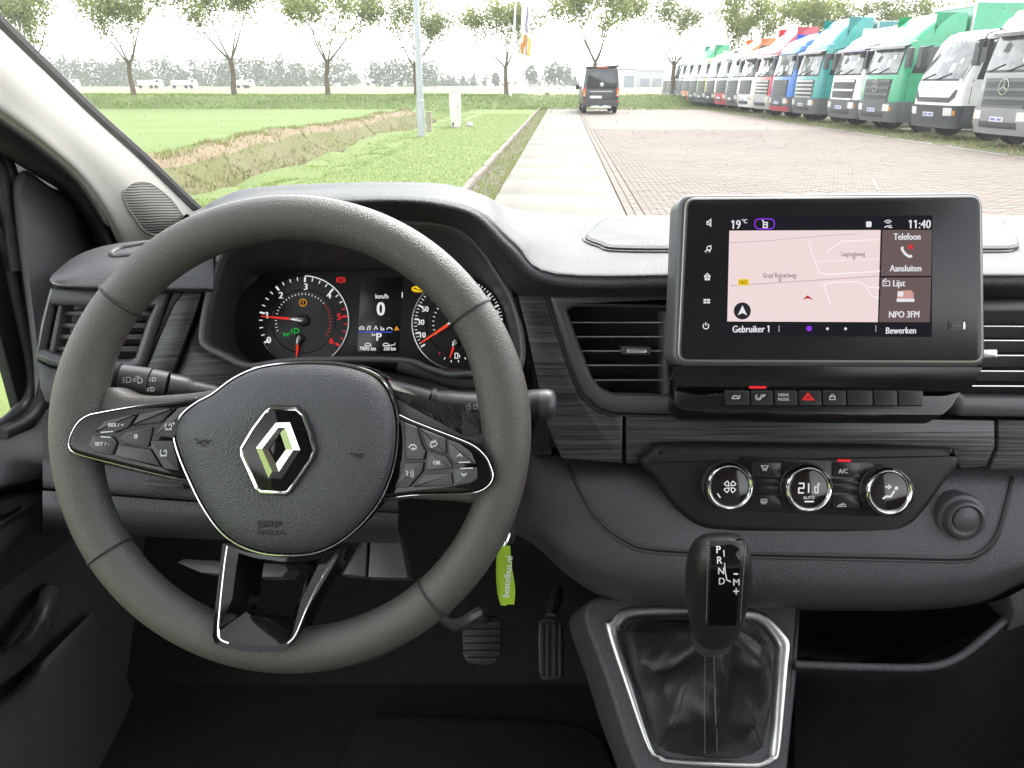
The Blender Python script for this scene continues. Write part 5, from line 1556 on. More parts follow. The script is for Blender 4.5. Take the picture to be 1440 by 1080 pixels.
# middle: grained body that carries climate panel, with the long seam
cx_ = [712, 745, 790, 850, 920, 1000, 1100, 1200, 1300, 1380, 1440, 1540]
q = MB(); surf(q, [prow([(1470, 655, .72), (1700, 660, .71), (2000, 664, .71), (2400, 668, .71)]), prow([(1470, 690, .70), (1700, 700, .69), (2000, 706, .69), (2400, 712, .69)]), prow([(1490, 780, .69), (1700, 820, .67), (2000, 840, .67), (2400, 850, .67)]), prow([(1500, 860, .70), (1700, 930, .69), (2000, 960, .69), (2400, 970, .69)]), prow([(1500, 880, .85), (1700, 950, .85), (2000, 980, .85), (2400, 990, .85)])], 4, 4); q.build('glovebox_panel', M_dash2, dash, 60)
def crow(ys, Ys, dx=None):
    return prow([(x + (dx[i] if dx else 0), ys[i], Ys[i]) for i, x in enumerate(cx_)])
k12 = lambda v: [v] * 12
bodyrows = [crow(k12(628), k12(.735)),
            crow([642] * 12, [.72] + [.705] * 11, [20, 5] + [0] * 10),
            crow([690, 688, 686, 684, 684, 684, 684, 685, 686, 688, 688, 688], [.72, .69, .675] + [.668] * 9, [18, 4, 0, 0] + [0] * 8),
            crow([720, 728, 736, 740, 742, 744, 744, 744, 744, 742, 736, 728], [.72, .68, .655, .645] + [.64] * 8, [12, 2] + [0] * 10),
            crow([735, 748, 770, 784, 790, 792, 794, 795, 795, 790, 775, 755], [.72, .68, .645, .63] + [.622] * 8, [8, 3] + [0] * 10),
            crow([741, 757, 792, 815, 826, 829, 831, 832, 831, 822, 800, 772], [.725, .69, .648, .63] + [.618] * 8, [6, 6, 6] + [0] * 9),
            crow([745, 764, 806, 836, 847, 850, 852, 853, 852, 842, 815, 784], [.735, .70, .665, .648] + [.636] * 8, [6, 8, 10, 4] + [0] * 8),
            crow([747, 768, 812, 842, 853, 856, 858, 859, 858, 848, 820, 788], [.80, .76, .74, .73] + [.72] * 8, [6, 8, 12, 4] + [0] * 8)]
q = MB(); surf(q, bodyrows, 4, 5); MIDB = bvh(q); q.build('middle_body', M_dash2, dash, 70)
seam = sp2([(800, 655), (812, 682), (832, 718), (855, 744), (880, 760), (905, 770), (977, 776), (1100, 780), (1250, 783), (1345, 785), (1376, 779), (1400, 756), (1414, 715), (1424, 672)], 5, False)
pts = [p for p in (drape(MIDB, a, b, 0.0004) for a, b in seam) if p]
q = MB(); tube(q, pts, 0.0024, 6); q.build('body_seam', M_dark, dash)
pts = [p for p in (drape(MIDB, a, b + 5, 0.0002) for a, b in seam) if p]
q = MB(); tube(q, pts, 0.0014, 6); q.build('seam_bead', M_satin, dash)
# console post below, with its sides
PP = Plane(1000, 860, 0.665, 42)
post = [(806, 836), (1128, 848), (1127, 856), (1122, 950), (1114, 1030), (1108, 1092), (1095, 1150), (920, 1150), (898, 1092), (878, 1040), (850, 950)]
q = MB(); prism(q, rounded(PP.loop(post), [0.05] + [0.006] * (len(post) - 1), 6), PP, -0.22, 0.0, 0.006, 3); q.build('console_post', M_dash2, dash, 50)
# open pocket on the right with its lip
lp = [(1118, 934, .625), (1160, 936, .622), (1220, 938, .62), (1290, 939, .62), (1325, 934, .622), (1355, 920, .627), (1385, 896, .635), (1412, 872, .65), (1440, 846, .665)]
q = MB(); tube(q, spline(prow(lp), 5), 0.0042, 10); q.build('pocket_lip', M_dash2, dash, 70)
q = MB(); surf(q, [prow(lp), prow([(x, y + 12, Y + .005) for x, y, Y in lp]), prow([(x, y + 45, Y + .08) for x, y, Y in lp]), prow([(x, y + 230, Y + .12) for x, y, Y in lp])], 4, 4); q.build('pocket_front', M_dark, dash, 60)
q = MB(); surf(q, [prow([(1110, 935, .63), (1250, 940, .63), (1440, 850, .66)]), prow([(1110, 932, .78), (1250, 934, .78), (1440, 850, .80)]), prow([(1110, 850, .80), (1250, 850, .80), (1440, 800, .80)])], 4, 4); q.build('pocket_tray', M_dark, dash, 60)
q = MB(); surf(q, [prow([(1388, 848, .70), (1416, 840, .655), (1442, 826, .65), (1500, 790, .65)]), prow([(1398, 858, .70), (1420, 862, .648), (1446, 852, .645), (1500, 830, .645)]), prow([(1410, 870, .70), (1414, 886, .648), (1440, 878, .645), (1500, 860, .645)])], 4, 4); q.build('pocket_strut', M_dash2, dash, 60)

# ---- pedals, mat
MAT_Z = FLOOR_Z + 0.012
q = MB(); prism(q, rounded([tuple(UZ(a, b, MAT_Z))[:2] for a, b in ((512, 1003), (640, 1008), (815, 1018), (850, 1040), (900, 1200), (420, 1200))], 0.02, 3), XYZ, FLOOR_Z + 0.002, MAT_Z, 0.004); fm = q.build('floor_mat', M_carpet, None)
tag(fm, 'ribbed black floor mat below the pedals', 'floor mat')
def pedal(name, label, outline, Y, tilt, ribs, arm):
    P = Plane(outline[0][0], outline[0][1], Y, tilt)
    root = thing(name, P.px(*outline[-1]), label, 'pedal')
    L = P.loop(sp2(outline, 3))
    m = MB(); prism(m, L, P, -0.012, 0.0, 0.003, 2, back=True); m.build('pad', M_dark, root)
    for r in ribs:
        m = MB(); prism(m, P.loop(r), P, -0.004, 0.0035, 0.0015, 2); m.build('grip_rib', M_rub, root)
    m = MB(); tube(m, spline([P.px(a, b, c) for a, b, c in arm], 5), 0.009, 8); m.build('lever', M_satin, root)
br_ = []
for y in (873, 884, 894, 904, 914, 924):
    w = 27 - (5 if y > 920 else 0); br_.append([(678 - w, y), (677 + w, y), (677 + w, y + 6), (678 - w, y + 6)])
pedal('brake_pedal', 'square ribbed black brake pedal beside the lime green strap', [(653, 870), (680, 868), (704, 871), (707, 895), (705, 918), (694, 935), (668, 935), (654, 928), (650, 905), (650, 885)], 0.84, 32, br_, [(680, 872, -0.01), (676, 862, 0.03), (640, 878, 0.0), (610, 850, -0.06)])
pedal('accelerator_pedal', 'tall narrow black accelerator pedal with upright grooves', [(760, 872), (775, 868), (788, 876), (793, 892), (793, 930), (791, 953), (775, 957), (760, 953), (757, 920), (757, 890)], 0.86, 36, [[(x, 876), (x + 5, 876), (x + 5, 952), (x, 952)] for x in (760, 768, 777, 785)], [(775, 870, -0.01), (780, 850, -0.05), (785, 830, -0.1)])

# ================================================================== STEERING WHEEL AND STALKS
PW = Plane(410, 610, 0.541)
WU = PW.unit(410, 610)
wheel_ = thing('steering_wheel', PW.px(410, 940), 'grey leather steering wheel with thumb buttons and a chrome diamond emblem', 'steering wheel')
def pw(pts, h=0.0): return PW.loop(pts, h)
rows = []
NR = 128
for k in range(NR):
    a = 2 * pi * k / NR
    L = []
    for j in range(20):
        b = 2 * pi * j / 20
        # thumb swell where the spokes meet the rim, flat inner face elsewhere
        sw = math.exp(-((math.degrees(a) - 172) / 16) ** 2) + math.exp(-((math.degrees(a) - 8) / 16) ** 2) + math.exp(-((math.degrees(a) - 368) / 16) ** 2)
        rr = 31.5 + 2.0 * sw
        r = 304 + rr * cos(b) * (1.0 if cos(b) > 0 else 1.0 + 0.16 * sw)
        L.append(PW.pt(r * WU * cos(a), r * WU * sin(a), rr * 0.98 * WU * sin(b)))
    rows.append(L)
rows.append(rows[0])
q = MB(); rings(q, rows); q.build('rim', M_leather, wheel_, 180)
for a in (142, 34, 213, 311):
    q = MB()
    c = Vector((cos(radians(a)), sin(radians(a))))
    tube(q, [PW.pt((304 + 32.0 * cos(b)) * WU * c.x + 0 * c.y, (304 + 32.0 * cos(b)) * WU * c.y, 31.4 * WU * sin(b)) for b in [2 * pi * j / 28 for j in range(28)]], 0.0011, 5, True)
    q.build('leather_seam', M_rub, wheel_)
# spoke bodies in leather, gloss shells and buttons on them
lsp = [(112, 575), (150, 545), (185, 556), (230, 556), (300, 548), (345, 530), (360, 600), (345, 690), (285, 684), (220, 672), (150, 655), (112, 640)]
rsp = [(708, 575), (665, 600), (640, 588), (600, 568), (560, 545), (520, 530), (500, 620), (520, 700), (575, 702), (640, 706), (675, 706), (700, 665)]
for s_ in (lsp, rsp):
    q = MB(); prism(q, PW.loop(sp2(s_, 4)), PW, -0.022, 0.004, 0.008, 4, back=True); q.build('spoke', M_leather, wheel_, 60)
def zl(p): return [(80 + a / 3, 480 + b / 3) for a, b in p]
def zr(p): return [(400 + a / 3.6, 480 + b / 3.6) for a, b in p]
lshell = zl([(50, 430), (62, 385), (90, 340), (130, 312), (180, 300), (340, 272), (500, 252), (612, 240), (640, 300), (600, 420), (620, 560), (560, 580), (480, 572), (300, 530), (200, 505), (110, 482), (60, 462)])
rshell = zr([(548, 362), (580, 372), (640, 400), (740, 440), (870, 490), (960, 530), (1015, 580), (1040, 625), (1056, 690), (1022, 740), (950, 768), (800, 775), (640, 780), (500, 795), (480, 760), (540, 640), (550, 500)])
def lean(px, py, ex, ey, h=0.0):
    return frame(PW.px(px, py) + PW.n * h, ex, ey)
PWL = lean(270, 610, PW.ex * cos(radians(7)) - PW.n * sin(radians(7)), PW.ey)      # spokes rise towards the rim
PWR = lean(560, 610, PW.ex * cos(radians(11)) + PW.n * sin(radians(11)), PW.ey)
PWD = lean(400, 770, PW.ex, PW.ey * cos(radians(12)) - PW.n * sin(radians(12)))
for s_, P_ in ((lshell, PWL), (rshell, PWR)):
    q = MB(); prism(q, P_.loop(sp2(s_, 3), 0.0095), P_, -0.008, 0.0095, 0.003, 3); q.build('spoke_shell', M_gloss, wheel_, 50)
    q = MB(); tube(q, [P_.px(a, b, 0.0085) for a, b in sp2(s_, 3)], 0.0004, 5, True); q.build('shell_trim_line', M_chrome, wheel_)
M_btn = mat('button_rubber', (0.05, 0.05, 0.053), 0.45, var=0.2, vscale=60)
def button(poly, nm='button', rr=0.0012, h=0.0125):
    P_ = PWL if poly[0][0] < 400 else PWR
    q = MB(); prism(q, rounded(inset(ccw(P_.loop(poly, h)), 0.0003), rr, 3), P_, 0.004, h, 0.0012, 3); return q.build(nm, M_btn, wheel_, 40)
PWBL, PWBR = PWL.lift(0.0125), PWR.lift(0.0125)
def mark(par, st, w=1.1, P=None):
    return icon(par, 'button_mark', M_print, st, w * WU, 0.0003, PWBL if (st[0][1][0][0] if st[0][0] == 'c' else st[0][0][0]) < 400 else PWBR)
def word(par, s_, x, y, hp, sx=1.0, P=None, m=None, bold=0.5):
    q = MB(); text_px(q, s_, PWBL if x < 400 else PWBR, x, y, hp, 0.0003, sx, bold=bold); return q.build('lettering', m or M_print, par, 0)
b = button(zl([(150, 385), (200, 335), (340, 302), (300, 365), (245, 388)])); word(b, 'RES / +', 163, 597.5, 5.2)
mark(b, [zl([(185, 384), (238, 380)])], 1.4)
b = button(zl([(347, 307), (500, 278), (440, 345), (307, 360)]))
b = button(zl([(404, 400), (448, 342), (510, 280), (592, 266), (540, 330), (497, 412)])); mark(b, [circ(237, 599, 4.6, 12, -50, 230), [(237, 599), (240, 595)], [(232, 604), (242, 604)], circ(244.5, 595, 1.2, 6)])
b = button(zl([(255, 410), (290, 380), (405, 360), (386, 450), (290, 435)])); word(b, '0', 191, 613.5, 7)
b = button(zl([(130, 440), (150, 395), (235, 403), (252, 430), (232, 485), (150, 470)])); word(b, 'SET / -', 143.5, 624, 5.2); mark(b, [zl([(185, 402), (228, 405)])], 1.4)
b = button(zl([(240, 485), (262, 435), (395, 455), (440, 535), (280, 500)]))
b = button(zl([(392, 418), (492, 418), (520, 550), (450, 540), (396, 452)])); mark(b, [circ(230, 636, 4.6, 12, -50, 230), [(230, 636), (233, 632)], [(225, 641), (235, 641)]])
b = button(zr([(602, 408), (668, 432), (695, 520), (715, 558), (705, 604), (608, 604)])); mark(b, [[(575, 630), (578, 625.5), (583, 625.5), (586, 629)], [(578, 631), (582, 630)], [(580, 633), (586, 630)]], 1.5)
b = button(zr([(682, 437), (814, 490), (820, 574), (722, 544)])); mark(b, [('c', [(605, 624), (613, 621), (615, 625), (607, 629)]), [(606, 621.5), (613, 619)]])
b = button(zr([(822, 497), (880, 515), (940, 560), (970, 623), (862, 623), (832, 578)])); mark(b, [[(643, 642), (646.5, 638.5), (650, 642)], zr([(882, 613), (940, 611)])], 1.4)
b = button(zr([(722, 550), (820, 582), (848, 620), (850, 648), (712, 658)])); word(b, 'OK', 614.5, 650.5, 5.2)
b = button(zr([(607, 612), (704, 610), (698, 660), (627, 743), (553, 743)])); mark(b, [[(571, 662), (574, 664), (572, 667), (574, 669)], circ(574, 666, 4.5, 6, -45, 45), circ(574, 666, 7.5, 6, -45, 45)])
b = button(zr([(643, 743), (706, 670), (845, 666), (854, 733)]))
b = button(zr([(852, 642), (974, 638), (974, 700), (940, 723), (862, 733)])); mark(b, [[(649, 665.5), (652.5, 669), (656, 665.5)], zr([(890, 644), (955, 641)])], 1.4)
# airbag cover
hub = [(300, 556), (330, 534), (365, 519), (410, 513), (470, 514), (515, 525), (540, 545), (554, 580), (556, 620), (548, 665), (530, 705), (503, 738), (472, 762), (440, 775), (405, 778), (370, 775), (338, 764), (312, 745), (288, 712), (268, 672), (253, 635), (248, 608), (258, 585), (278, 568)]
hs = sp2(hub, 4)
hx_, hy_ = 404, 640
def scl(s_): return [(hx_ + (a - hx_) * s_, hy_ + (b - hy_) * s_) for a, b in hs]
q = MB(); prism(q, PW.loop(scl(1.045), 0.012), PW, -0.03, 0.012, 0.004, 3); q.build('hub_shell', M_gloss, wheel_, 50)
q = MB(); tube(q, [PW.px(a, b, 0.0125) for a, b in scl(1.022)], 0.0008, 6, True); q.build('hub_trim_line', M_chrome, wheel_)
L = []
for s_, h in ((1.0, 0.008), (1.0, 0.014), (0.985, 0.0185), (0.95, 0.022), (0.88, 0.0255), (0.78, 0.028), (0.62, 0.030), (0.45, 0.0305), (0.3, 0.0295), (0.15, 0.0292), (0.02, 0.029)):
    L.append([PW.px(a, b, h) for a, b in scl(s_)])
q = MB(); rings(q, L, cap1=True); HUBB = bvh(q); ab = q.build('airbag_cover', M_hub, wheel_, 70)
PH = PW.lift(0.0305)
def phl(p): return PH.loop(p)
emb = [(381.7, 574), (418, 575), (427, 583), (436, 607), (443, 632), (438, 645), (407, 690), (402, 692.5), (368, 691), (362, 685), (342, 640), (341, 630), (357, 603), (375, 579)]
eo = ccw(PH.loop(emb))
q = MB(); prism(q, inset(eo, -0.0028), PH, -0.006, 0.0005, 0.001, 2); q.build('emblem_seat', M_dark, wheel_)
q = MB(); prism(q, eo, PH, -0.002, 0.0025, 0.001, 2); ep = q.build('emblem_plate', M_gloss, wheel_)
q = MB(); tube(q, [PH.pt(x, y, 0.0024) for x, y in eo], 0.0012, 6, True); q.build('emblem_rim', M_chrome, ep)
do = [(388, 594.5), (407.5, 594), (422, 633), (396, 673.5), (377.5, 672.5), (360, 630)]
di = [(394, 609), (394, 609), (402, 632.5), (388, 652), (388, 652), (377.5, 632)]
PE = PH.lift(0.0025)
om = [((a * 0.52 + c * 0.48), (b * 0.52 + d * 0.48)) for (a, b), (c, d) in zip(do, di)]
q = MB(); A = [PE.px(*p, 0.0) for p in do]; A1 = [PE.px(*p, 0.0012) for p in do]; B = [PE.px(*p, 0.0045) for p in om]; Cc = [PE.px(*p, 0.002) for p in di]; D_ = [PE.px(*p, 0.0) for p in di]
rings(q, [A, A1, B, Cc, D_]); q.build('diamond_emblem', M_chrome, wheel_, 10)
# embossed horn marks and lettering on the cover
q = MB()
def ep_(st, w=0.0008):
    for s_ in st:
        m_ = MB(); tube(m_, [drape(HUBB, a, b, 0.0002) for a, b in s_], w, 5); m_.build('embossed_mark', M_dark, ab)
ep_([[(275, 616), (279, 621), (283, 621)], [(277, 624), (283, 621), (290, 619), (292, 624), (286, 627), (282, 624)], [(290, 620), (297, 620)]])
ep_([[(492, 637), (500, 638), (512, 638)], [(500, 638), (501, 642), (509, 642), (510, 638)]])
for dx in (0, 12, 24): ep_([[(372 + dx, 733.5), (363.5 + dx, 733.5), (363.5 + dx, 737), (372 + dx, 737.5), (372 + dx, 741), (363.5 + dx, 741)]] if dx == 0 else [[(363.5 + dx, 741.5), (363.5 + dx, 733.5), (371 + dx, 734), (372 + dx, 737), (364 + dx, 737.5)], [(368 + dx, 738), (372 + dx, 741.5)] if dx == 12 else [(363.5 + dx, 738), (363.5 + dx, 742)]])
q = MB(); n_ = PW.lift(0.0); v_, f_ = glyphs('AIRBAG')
xs_ = [p[0] for p in v_]; k_ = 6.5 / 0.7
vv = [drape(HUBB, 381 + (p[0] - (min(xs_) + max(xs_)) / 2) * k_ * 1.25, 748.5 - (p[1] - 0.35) * k_, 0.0004) for p in v_]
if all(vv): q.add(vv, f_); q.build('lettering', M_dark, ab, 0)
# lower spoke: gloss U-shaped bracket with an opening
so = [(319, 764), (316, 790), (309, 850), (305, 893), (309, 903), (320, 909), (360, 915), (395, 915), (410, 908), (418, 896), (440, 850), (470, 800), (486, 770), (450, 782), (400, 784), (350, 776)]
si = [(356, 786), (353, 800), (348, 835), (343, 861), (345, 864), (350, 866), (365, 869), (390, 872), (404, 874), (407, 870), (419, 840), (431, 808), (436, 795), (425, 793), (400, 793), (370, 789)]
q = MB()
O = PWD.loop(so); I = PWD.loop(si)
rings(q, [[PWD.pt(x, y, -0.03) for x, y in O], [PWD.pt(x, y, 0.006) for x, y in O], [PWD.pt(x * 0.995, y, 0.0095) for x, y in O], [PWD.pt(o[0] * (0.8 if c[1] > 890 else 0.4) + i[0] * (0.2 if c[1] > 890 else 0.6), o[1] * (0.8 if c[1] > 890 else 0.4) + i[1] * (0.2 if c[1] > 890 else 0.6), 0.009) for o, i, c in zip(O, I, so if area2(O) > -9 else so)], [PWD.pt(x, y, -0.006) for x, y in I], [PWD.pt(x, y, -0.03) for x, y in I]])
q.build('lower_spoke', M_gloss, wheel_, 25)
q = MB(); tube(q, [PWD.px(a, b, 0.0095) for a, b in sp2([(320, 768), (316, 795), (310, 850), (307, 888), (311, 899), (322, 904)], 4, False)], 0.0009, 6); q.build('spoke_trim_line', M_chrome, wheel_)
q = MB(); tube(q, [PWD.px(a, b, 0.0092) for a, b in sp2([(470, 786), (450, 818), (432, 855), (416, 893), (405, 905)], 4, False)], 0.0007, 6); q.build('spoke_trim_line', M_chrome, wheel_)
# column behind the hub
q = MB(); A = PW.lift(-0.03)
lathe(q, [(0.05, 0.0), (0.058, -0.03), (0.058, -0.14)], A, 0.0, -0.025, 32); q.build('column_cover', M_dark, wheel_)

# ---- stalks
def stalk(name, label, path, rad, seg=12):
    root = thing(name, U(*path[0]), label, 'stalk')
    return root
st1 = thing('light_stalk', U(300, 556, 0.60), 'black light switch stalk with lamp symbols left of the wheel hub', 'stalk')
q = MB(); tube(q, spline([U(340, 562, .60), U(300, 556, .60), U(262, 548, .595), U(236, 543, .59)], 5), [0.008] * 5 + [0.0095] * 5 + [0.0115] * 6, 14); q.build('stem', M_satin, st1, 50)
q = MB(); tube(q, [U(236, 543, .59), U(213, 539.5, .588)], [0.0122, 0.0128], 16); q.build('turn_ring', M_satin, st1, 50)
q = MB(); tube(q, [U(212, 539.5, .588), U(171, 534, .585)], [0.0133, 0.0130], 18); tube(q, [U(171, 534, .585), U(163, 533, .585)], [0.0128, 0.011], 18); q.build('end_knob', M_satin, st1, 50)
for k in range(3):
    q = MB(); tube(q, [U(169 - k * 3, 533.8 - k * 0.3, .5848), U(168 - k * 3, 533.7 - k * .3, .5848)], 0.0134 - 0.0003 * k, 18); q.build('grip_ring', M_dark, st1)
PSL = Plane(200, 538, 0.5725, 16)
SU = PSL.unit(200, 538)
icon(st1, 'lamp_symbol', M_print, [('c', [(178, 530), (183, 531), (184.5, 534), (183, 537), (178, 538)]), [(176, 531), (172, 532)], [(176, 534), (172, 535)], [(176, 537), (172, 538)]], 1.0 * SU, 0.0, PSL)
icon(st1, 'lamp_symbol', M_print, [('c', [(194, 531), (199, 532), (200.5, 535), (199, 538), (194, 539)]), [(192, 532), (187, 533)], [(192, 535), (187, 536)], [(190, 529), (196, 529.5)]], 1.0 * SU, 0.0, PSL)
icon(st1, 'lamp_symbol', M_print, [('c', [(214, 531), (218, 531.5), (219, 533.5), (218, 535.5), (214, 536)]), [(212, 532), (209, 533)], [(212, 535), (209, 535.5)]], 0.9 * SU, 0.0, PSL)
icon(st1, 'lamp_symbol', M_print, [('c', [(212, 545), (216, 545.5), (217, 547.5), (216, 549.5), (212, 550)]), [(210, 546), (206, 547)], [(210, 549), (206, 549.5)]], 0.9 * SU, 0.0, PSL)
st2 = thing('wiper_stalk', U(560, 552, 0.60), 'black wiper stalk with spray symbols passing behind the wheel rim', 'stalk')
q = MB(); tube(q, spline([U(535, 545, .61), U(575, 555, .605), U(606, 564, .60)], 5), 0.0095, 14); q.build('stem', M_satin, st2, 50)
q = MB(); tube(q, [U(606, 565, .60), U(612, 566, .60)], 0.0125, 16); q.build('turn_ring', M_dark, st2, 50)
q = MB(); tube(q, spline([U(612, 566, .60), U(640, 570, .60), U(680, 573, .60), U(735, 570, .60)], 4), [0.0105, 0.0108, 0.0115, 0.012, 0.012, 0.0122, 0.0124, 0.0126, 0.0126, 0.0126, 0.0125, 0.0125, 0.0125], 16); q.build('body', M_satin, st2, 50)
q = MB(); tube(q, [U(735, 570, .60), U(742, 570, .60), U(770, 568.5, .60), U(778, 568, .60), U(782, 568, .60)], [0.0118, 0.0132, 0.0135, 0.012, 0.007], 20); q.build('end_knob', M_satin, st2, 60)
for k in range(6):
    q = MB(); tube(q, [U(748 + k * 1.8, 569.6 - k * .1, .60), U(748.8 + k * 1.8, 569.6 - k * .1, .60)], 0.0137, 20); q.build('grip_ring', M_dark, st2)
PSR = Plane(668, 572, 0.587, 16)
icon(st2, 'spray_symbol', M_print, [('c', [(656, 571), (662, 571), (661, 576), (657, 576)]), [(659, 571), (661, 566)]], 0.9 * SU, 0.0, PSR)
icon(st2, 'spray_symbol', M_print, [('c', [(666, 570), (672, 570), (671, 575), (667, 575)]), [(669, 570), (672, 565), (674, 566)]], 0.9 * SU, 0.0, PSR)
icon(st2, 'spray_symbol', M_print, [('c', [(665, 581), (673, 581), (671, 586), (667, 586)])], 0.9 * SU, 0.0, PSR)
q = MB(); text_px(q, 'AUTO', PSR, 683, 574, 4.5, 0.0001); q.build('lettering', M_print, st2, 0)

# ================================================================== SCREEN, CLIMATE PANEL, GEAR LEVER
PD = Plane(1165, 395, 0.625, 18, 1.5)
DU = PD.unit(1165, 395)
scr = thing('multimedia_screen', PD.px(1165, 515), 'upright black multimedia screen showing a pale map and radio tiles', 'screen')
hs_o = [(958, 274), (1382, 271), (1386, 514), (947, 513)]
q = MB(); prism(q, rounded(PD.loop([(955, 273), (1384, 270), (1387, 517), (945, 515)]), [0.012, 0.012, 0.012, 0.012], 5), PD, -0.03, 0.0, 0.004, 3, back=True); q.build('housing', M_frame, scr, 50)
q = MB(); prism(q, rounded(PD.loop([(963, 278), (1378, 275), (1381, 511), (952, 509)]), 0.009, 5), PD, -0.001, 0.0015, 0.001, 2); q.build('screen_rim', mat('rim_satin', (0.30, 0.28, 0.26), 0.3, 0.6), scr, 50)
q = MB(); prism(q, rounded(PD.loop([(966, 280.5), (1376, 277.5), (1378.5, 507), (955, 505.5)]), 0.008, 5), PD, 0.0, 0.0028, 0.0008, 2); q.build('front_glass', M_face, scr, 50)
PF = PD.lift(0.0028)
def rect(x0, y0, x1, y1): return [(x0, y0), (x1, y0), (x1, y1), (x0, y1)]
def pane(nm, pts, m, par, h0=0.0, h1=0.0003, P=PF):
    q = MB(); prism(q, P.loop(pts), P, h0, h1); return q.build(nm, m, par, 0)
S_bg = glow('screen_dark', (34, 33, 40)); S_map = glow('screen_map', (240, 219, 219)); S_road = glow('screen_road', (200, 180, 180)); S_roadw = glow('screen_minor_road', (252, 238, 238)); S_tile = glow('screen_tile', (108, 92, 92)); S_ink = glow('screen_ink', (60, 50, 55))
act = pane('display', [(1023, 304), (1311, 303), (1310, 474), (1020, 472)], S_bg, scr)
mp = pane('map', [(1025.5, 324.5), (1238, 323.5), (1234, 453), (1022.5, 452)], S_map, act, 0.0002, 0.0005)
def zs(p): return [(940 + a / 2.88, 250 + b / 2.88) for a, b in p]
def sline(nm, m, pts, w, par=None, h=0.0007):
    q = MB(); ribbon(q, PF.loop(pts), w * DU, PF, h); return q.build(nm, m, par or mp, 0)
sline('map_road', S_road, zs([(248, 264), (400, 255), (640, 235), (760, 228)]), 0.9)
sline('map_road', S_road, zs([(246, 438), (400, 428), (640, 412), (853, 398)]), 1.3)
for s_ in ([(568, 258), (580, 310), (612, 385), (630, 392)], [(630, 392), (760, 385), (855, 378)], [(600, 338), (856, 330)], [(655, 516), (640, 470), (628, 432), (660, 424)], [(660, 424), (770, 420), (800, 440), (820, 480), (850, 486)], [(640, 300), (700, 258), (850, 250)], [(800, 440), (853, 446)]):
    sline('map_road', S_roadw, zs(s_), 2.0 if s_[0] != (600, 338) else 1.0, h=0.0006)
q = MB(); text_px(q, 'Graaf Reinaldweg', PF, 1096.5, 387, 6.6, 0.0008, sx=0.70); q.build('lettering', S_ink, mp, 0)
q = MB(); text_px(q, 'Laaglandseweg', PF, 1200, 357, 6.0, 0.0008, sx=0.66); q.build('lettering', S_ink, mp, 0)
icon(mp, 'map_pin', S_ink, [('c', circ(1096.3, 393.2, 1.9, 8)), [(1096.3, 395), (1096.3, 397)]], 0.7 * DU, 0.0008, PF)
icon(mp, 'map_pin', S_ink, [('c', circ(1200.2, 362.4, 1.9, 8)), [(1200.2, 364), (1200.2, 366)]], 0.7 * DU, 0.0008, PF)
sg = pane('road_number', rect(1038, 392.5, 1052.5, 401.5), glow('screen_yellow', (242, 206, 20)), mp, 0.0005, 0.0008)
q = MB(); text_px(q, 'N830', PF, 1045.2, 397, 5.0, 0.001, sx=0.7); q.build('lettering', S_ink, sg, 0)
pane('position_arrow', [(1128, 421.5), (1135.3, 415.5), (1143, 421.5), (1135.3, 419.5)], glow('screen_red', (190, 40, 48)), mp, 0.0005, 0.0008)
nb = pane('north_button', circ(1043.5, 437.3, 12, 28), glow('screen_button', (44, 44, 50)), mp, 0.0005, 0.0008)
pane('north_arrow', [(1037, 443.5), (1043.7, 429.5), (1050, 443.5), (1043.7, 440)], LIT_W, nb, 0.0008, 0.001)
t1 = pane('phone_tile', [(1240.5, 323.5), (1310, 323.3), (1309, 388), (1238.5, 388)], S_tile, act, 0.0002, 0.0005)
t2 = pane('radio_tile', [(1238.5, 390.5), (1309, 390.2), (1307, 453), (1236, 453)], S_tile, act, 0.0002, 0.0005)
def wd(par, s_, x, y, hp, sx=0.82, m=LIT_W, bold=0.7, align='c'):
    q = MB(); text_px(q, s_, PF, x, y, hp, 0.0008, sx, bold=bold, align=align); q.build('lettering', m, par, 0)
wd(t1, 'Telefoon', 1275.5, 332.5, 9.0); wd(t1, 'Aansluiten', 1273.5, 377, 9.0); wd(t2, 'Lijst', 1264.5, 398, 9.0); wd(t2, 'NPO 3FM', 1271.5, 442, 9.0)
wd(act, 'Gebruiker 1', 1056, 462.5, 9.5, 0.80); wd(act, 'Bewerken', 1267, 464.5, 9.0, 0.82); wd(act, '11:40', 1293.5, 315, 11.5, 0.88); wd(act, '19', 1035, 315.5, 12, 0.82); wd(act, '°C', 1047, 311, 5.5, 0.9)
icon(t1, 'handset', LIT_W, [[(1268, 347), (1268, 351), (1272, 357), (1278, 361), (1282, 360)]], 3.6 * DU, 0.0008, PF)
icon(t1, 'red_cross', LIT_R, [[(1277, 344.5), (1283, 350)], [(1283, 344.5), (1277, 350)]], 2.6 * DU, 0.0008, PF)
icon(t2, 'radio_icon', LIT_W, [('c', [(1241, 395.5), (1250.5, 395.5), (1250.5, 402), (1241, 402)]), [(1241, 395), (1246, 392)], [(1243, 398.5), (1246, 398.5)]], 1.2 * DU, 0.0008, PF)
pane('station_logo', [(1262, 409), (1280, 408), (1284, 412), (1284, 420), (1261, 420)], glow('screen_rose', (206, 160, 150)), t2, 0.0005, 0.0008)
pane('station_bar', rect(1260.5, 420, 1285, 424.5), LIT_W, t2, 0.0005, 0.0009)
pane('station_square', rect(1261.5, 410, 1269.5, 417), LIT_W, t2, 0.0008, 0.001)
icon(act, 'page_dot', LIT_P, [('c', circ(1137.3, 462, 1.9, 12))], 3.8 * DU, 0.0008, PF)
for x in (1163, 1188.5): icon(act, 'page_dot', LIT_W, [('c', circ(x, 462.3, 1.0, 8))], 2.0 * DU, 0.0008, PF)
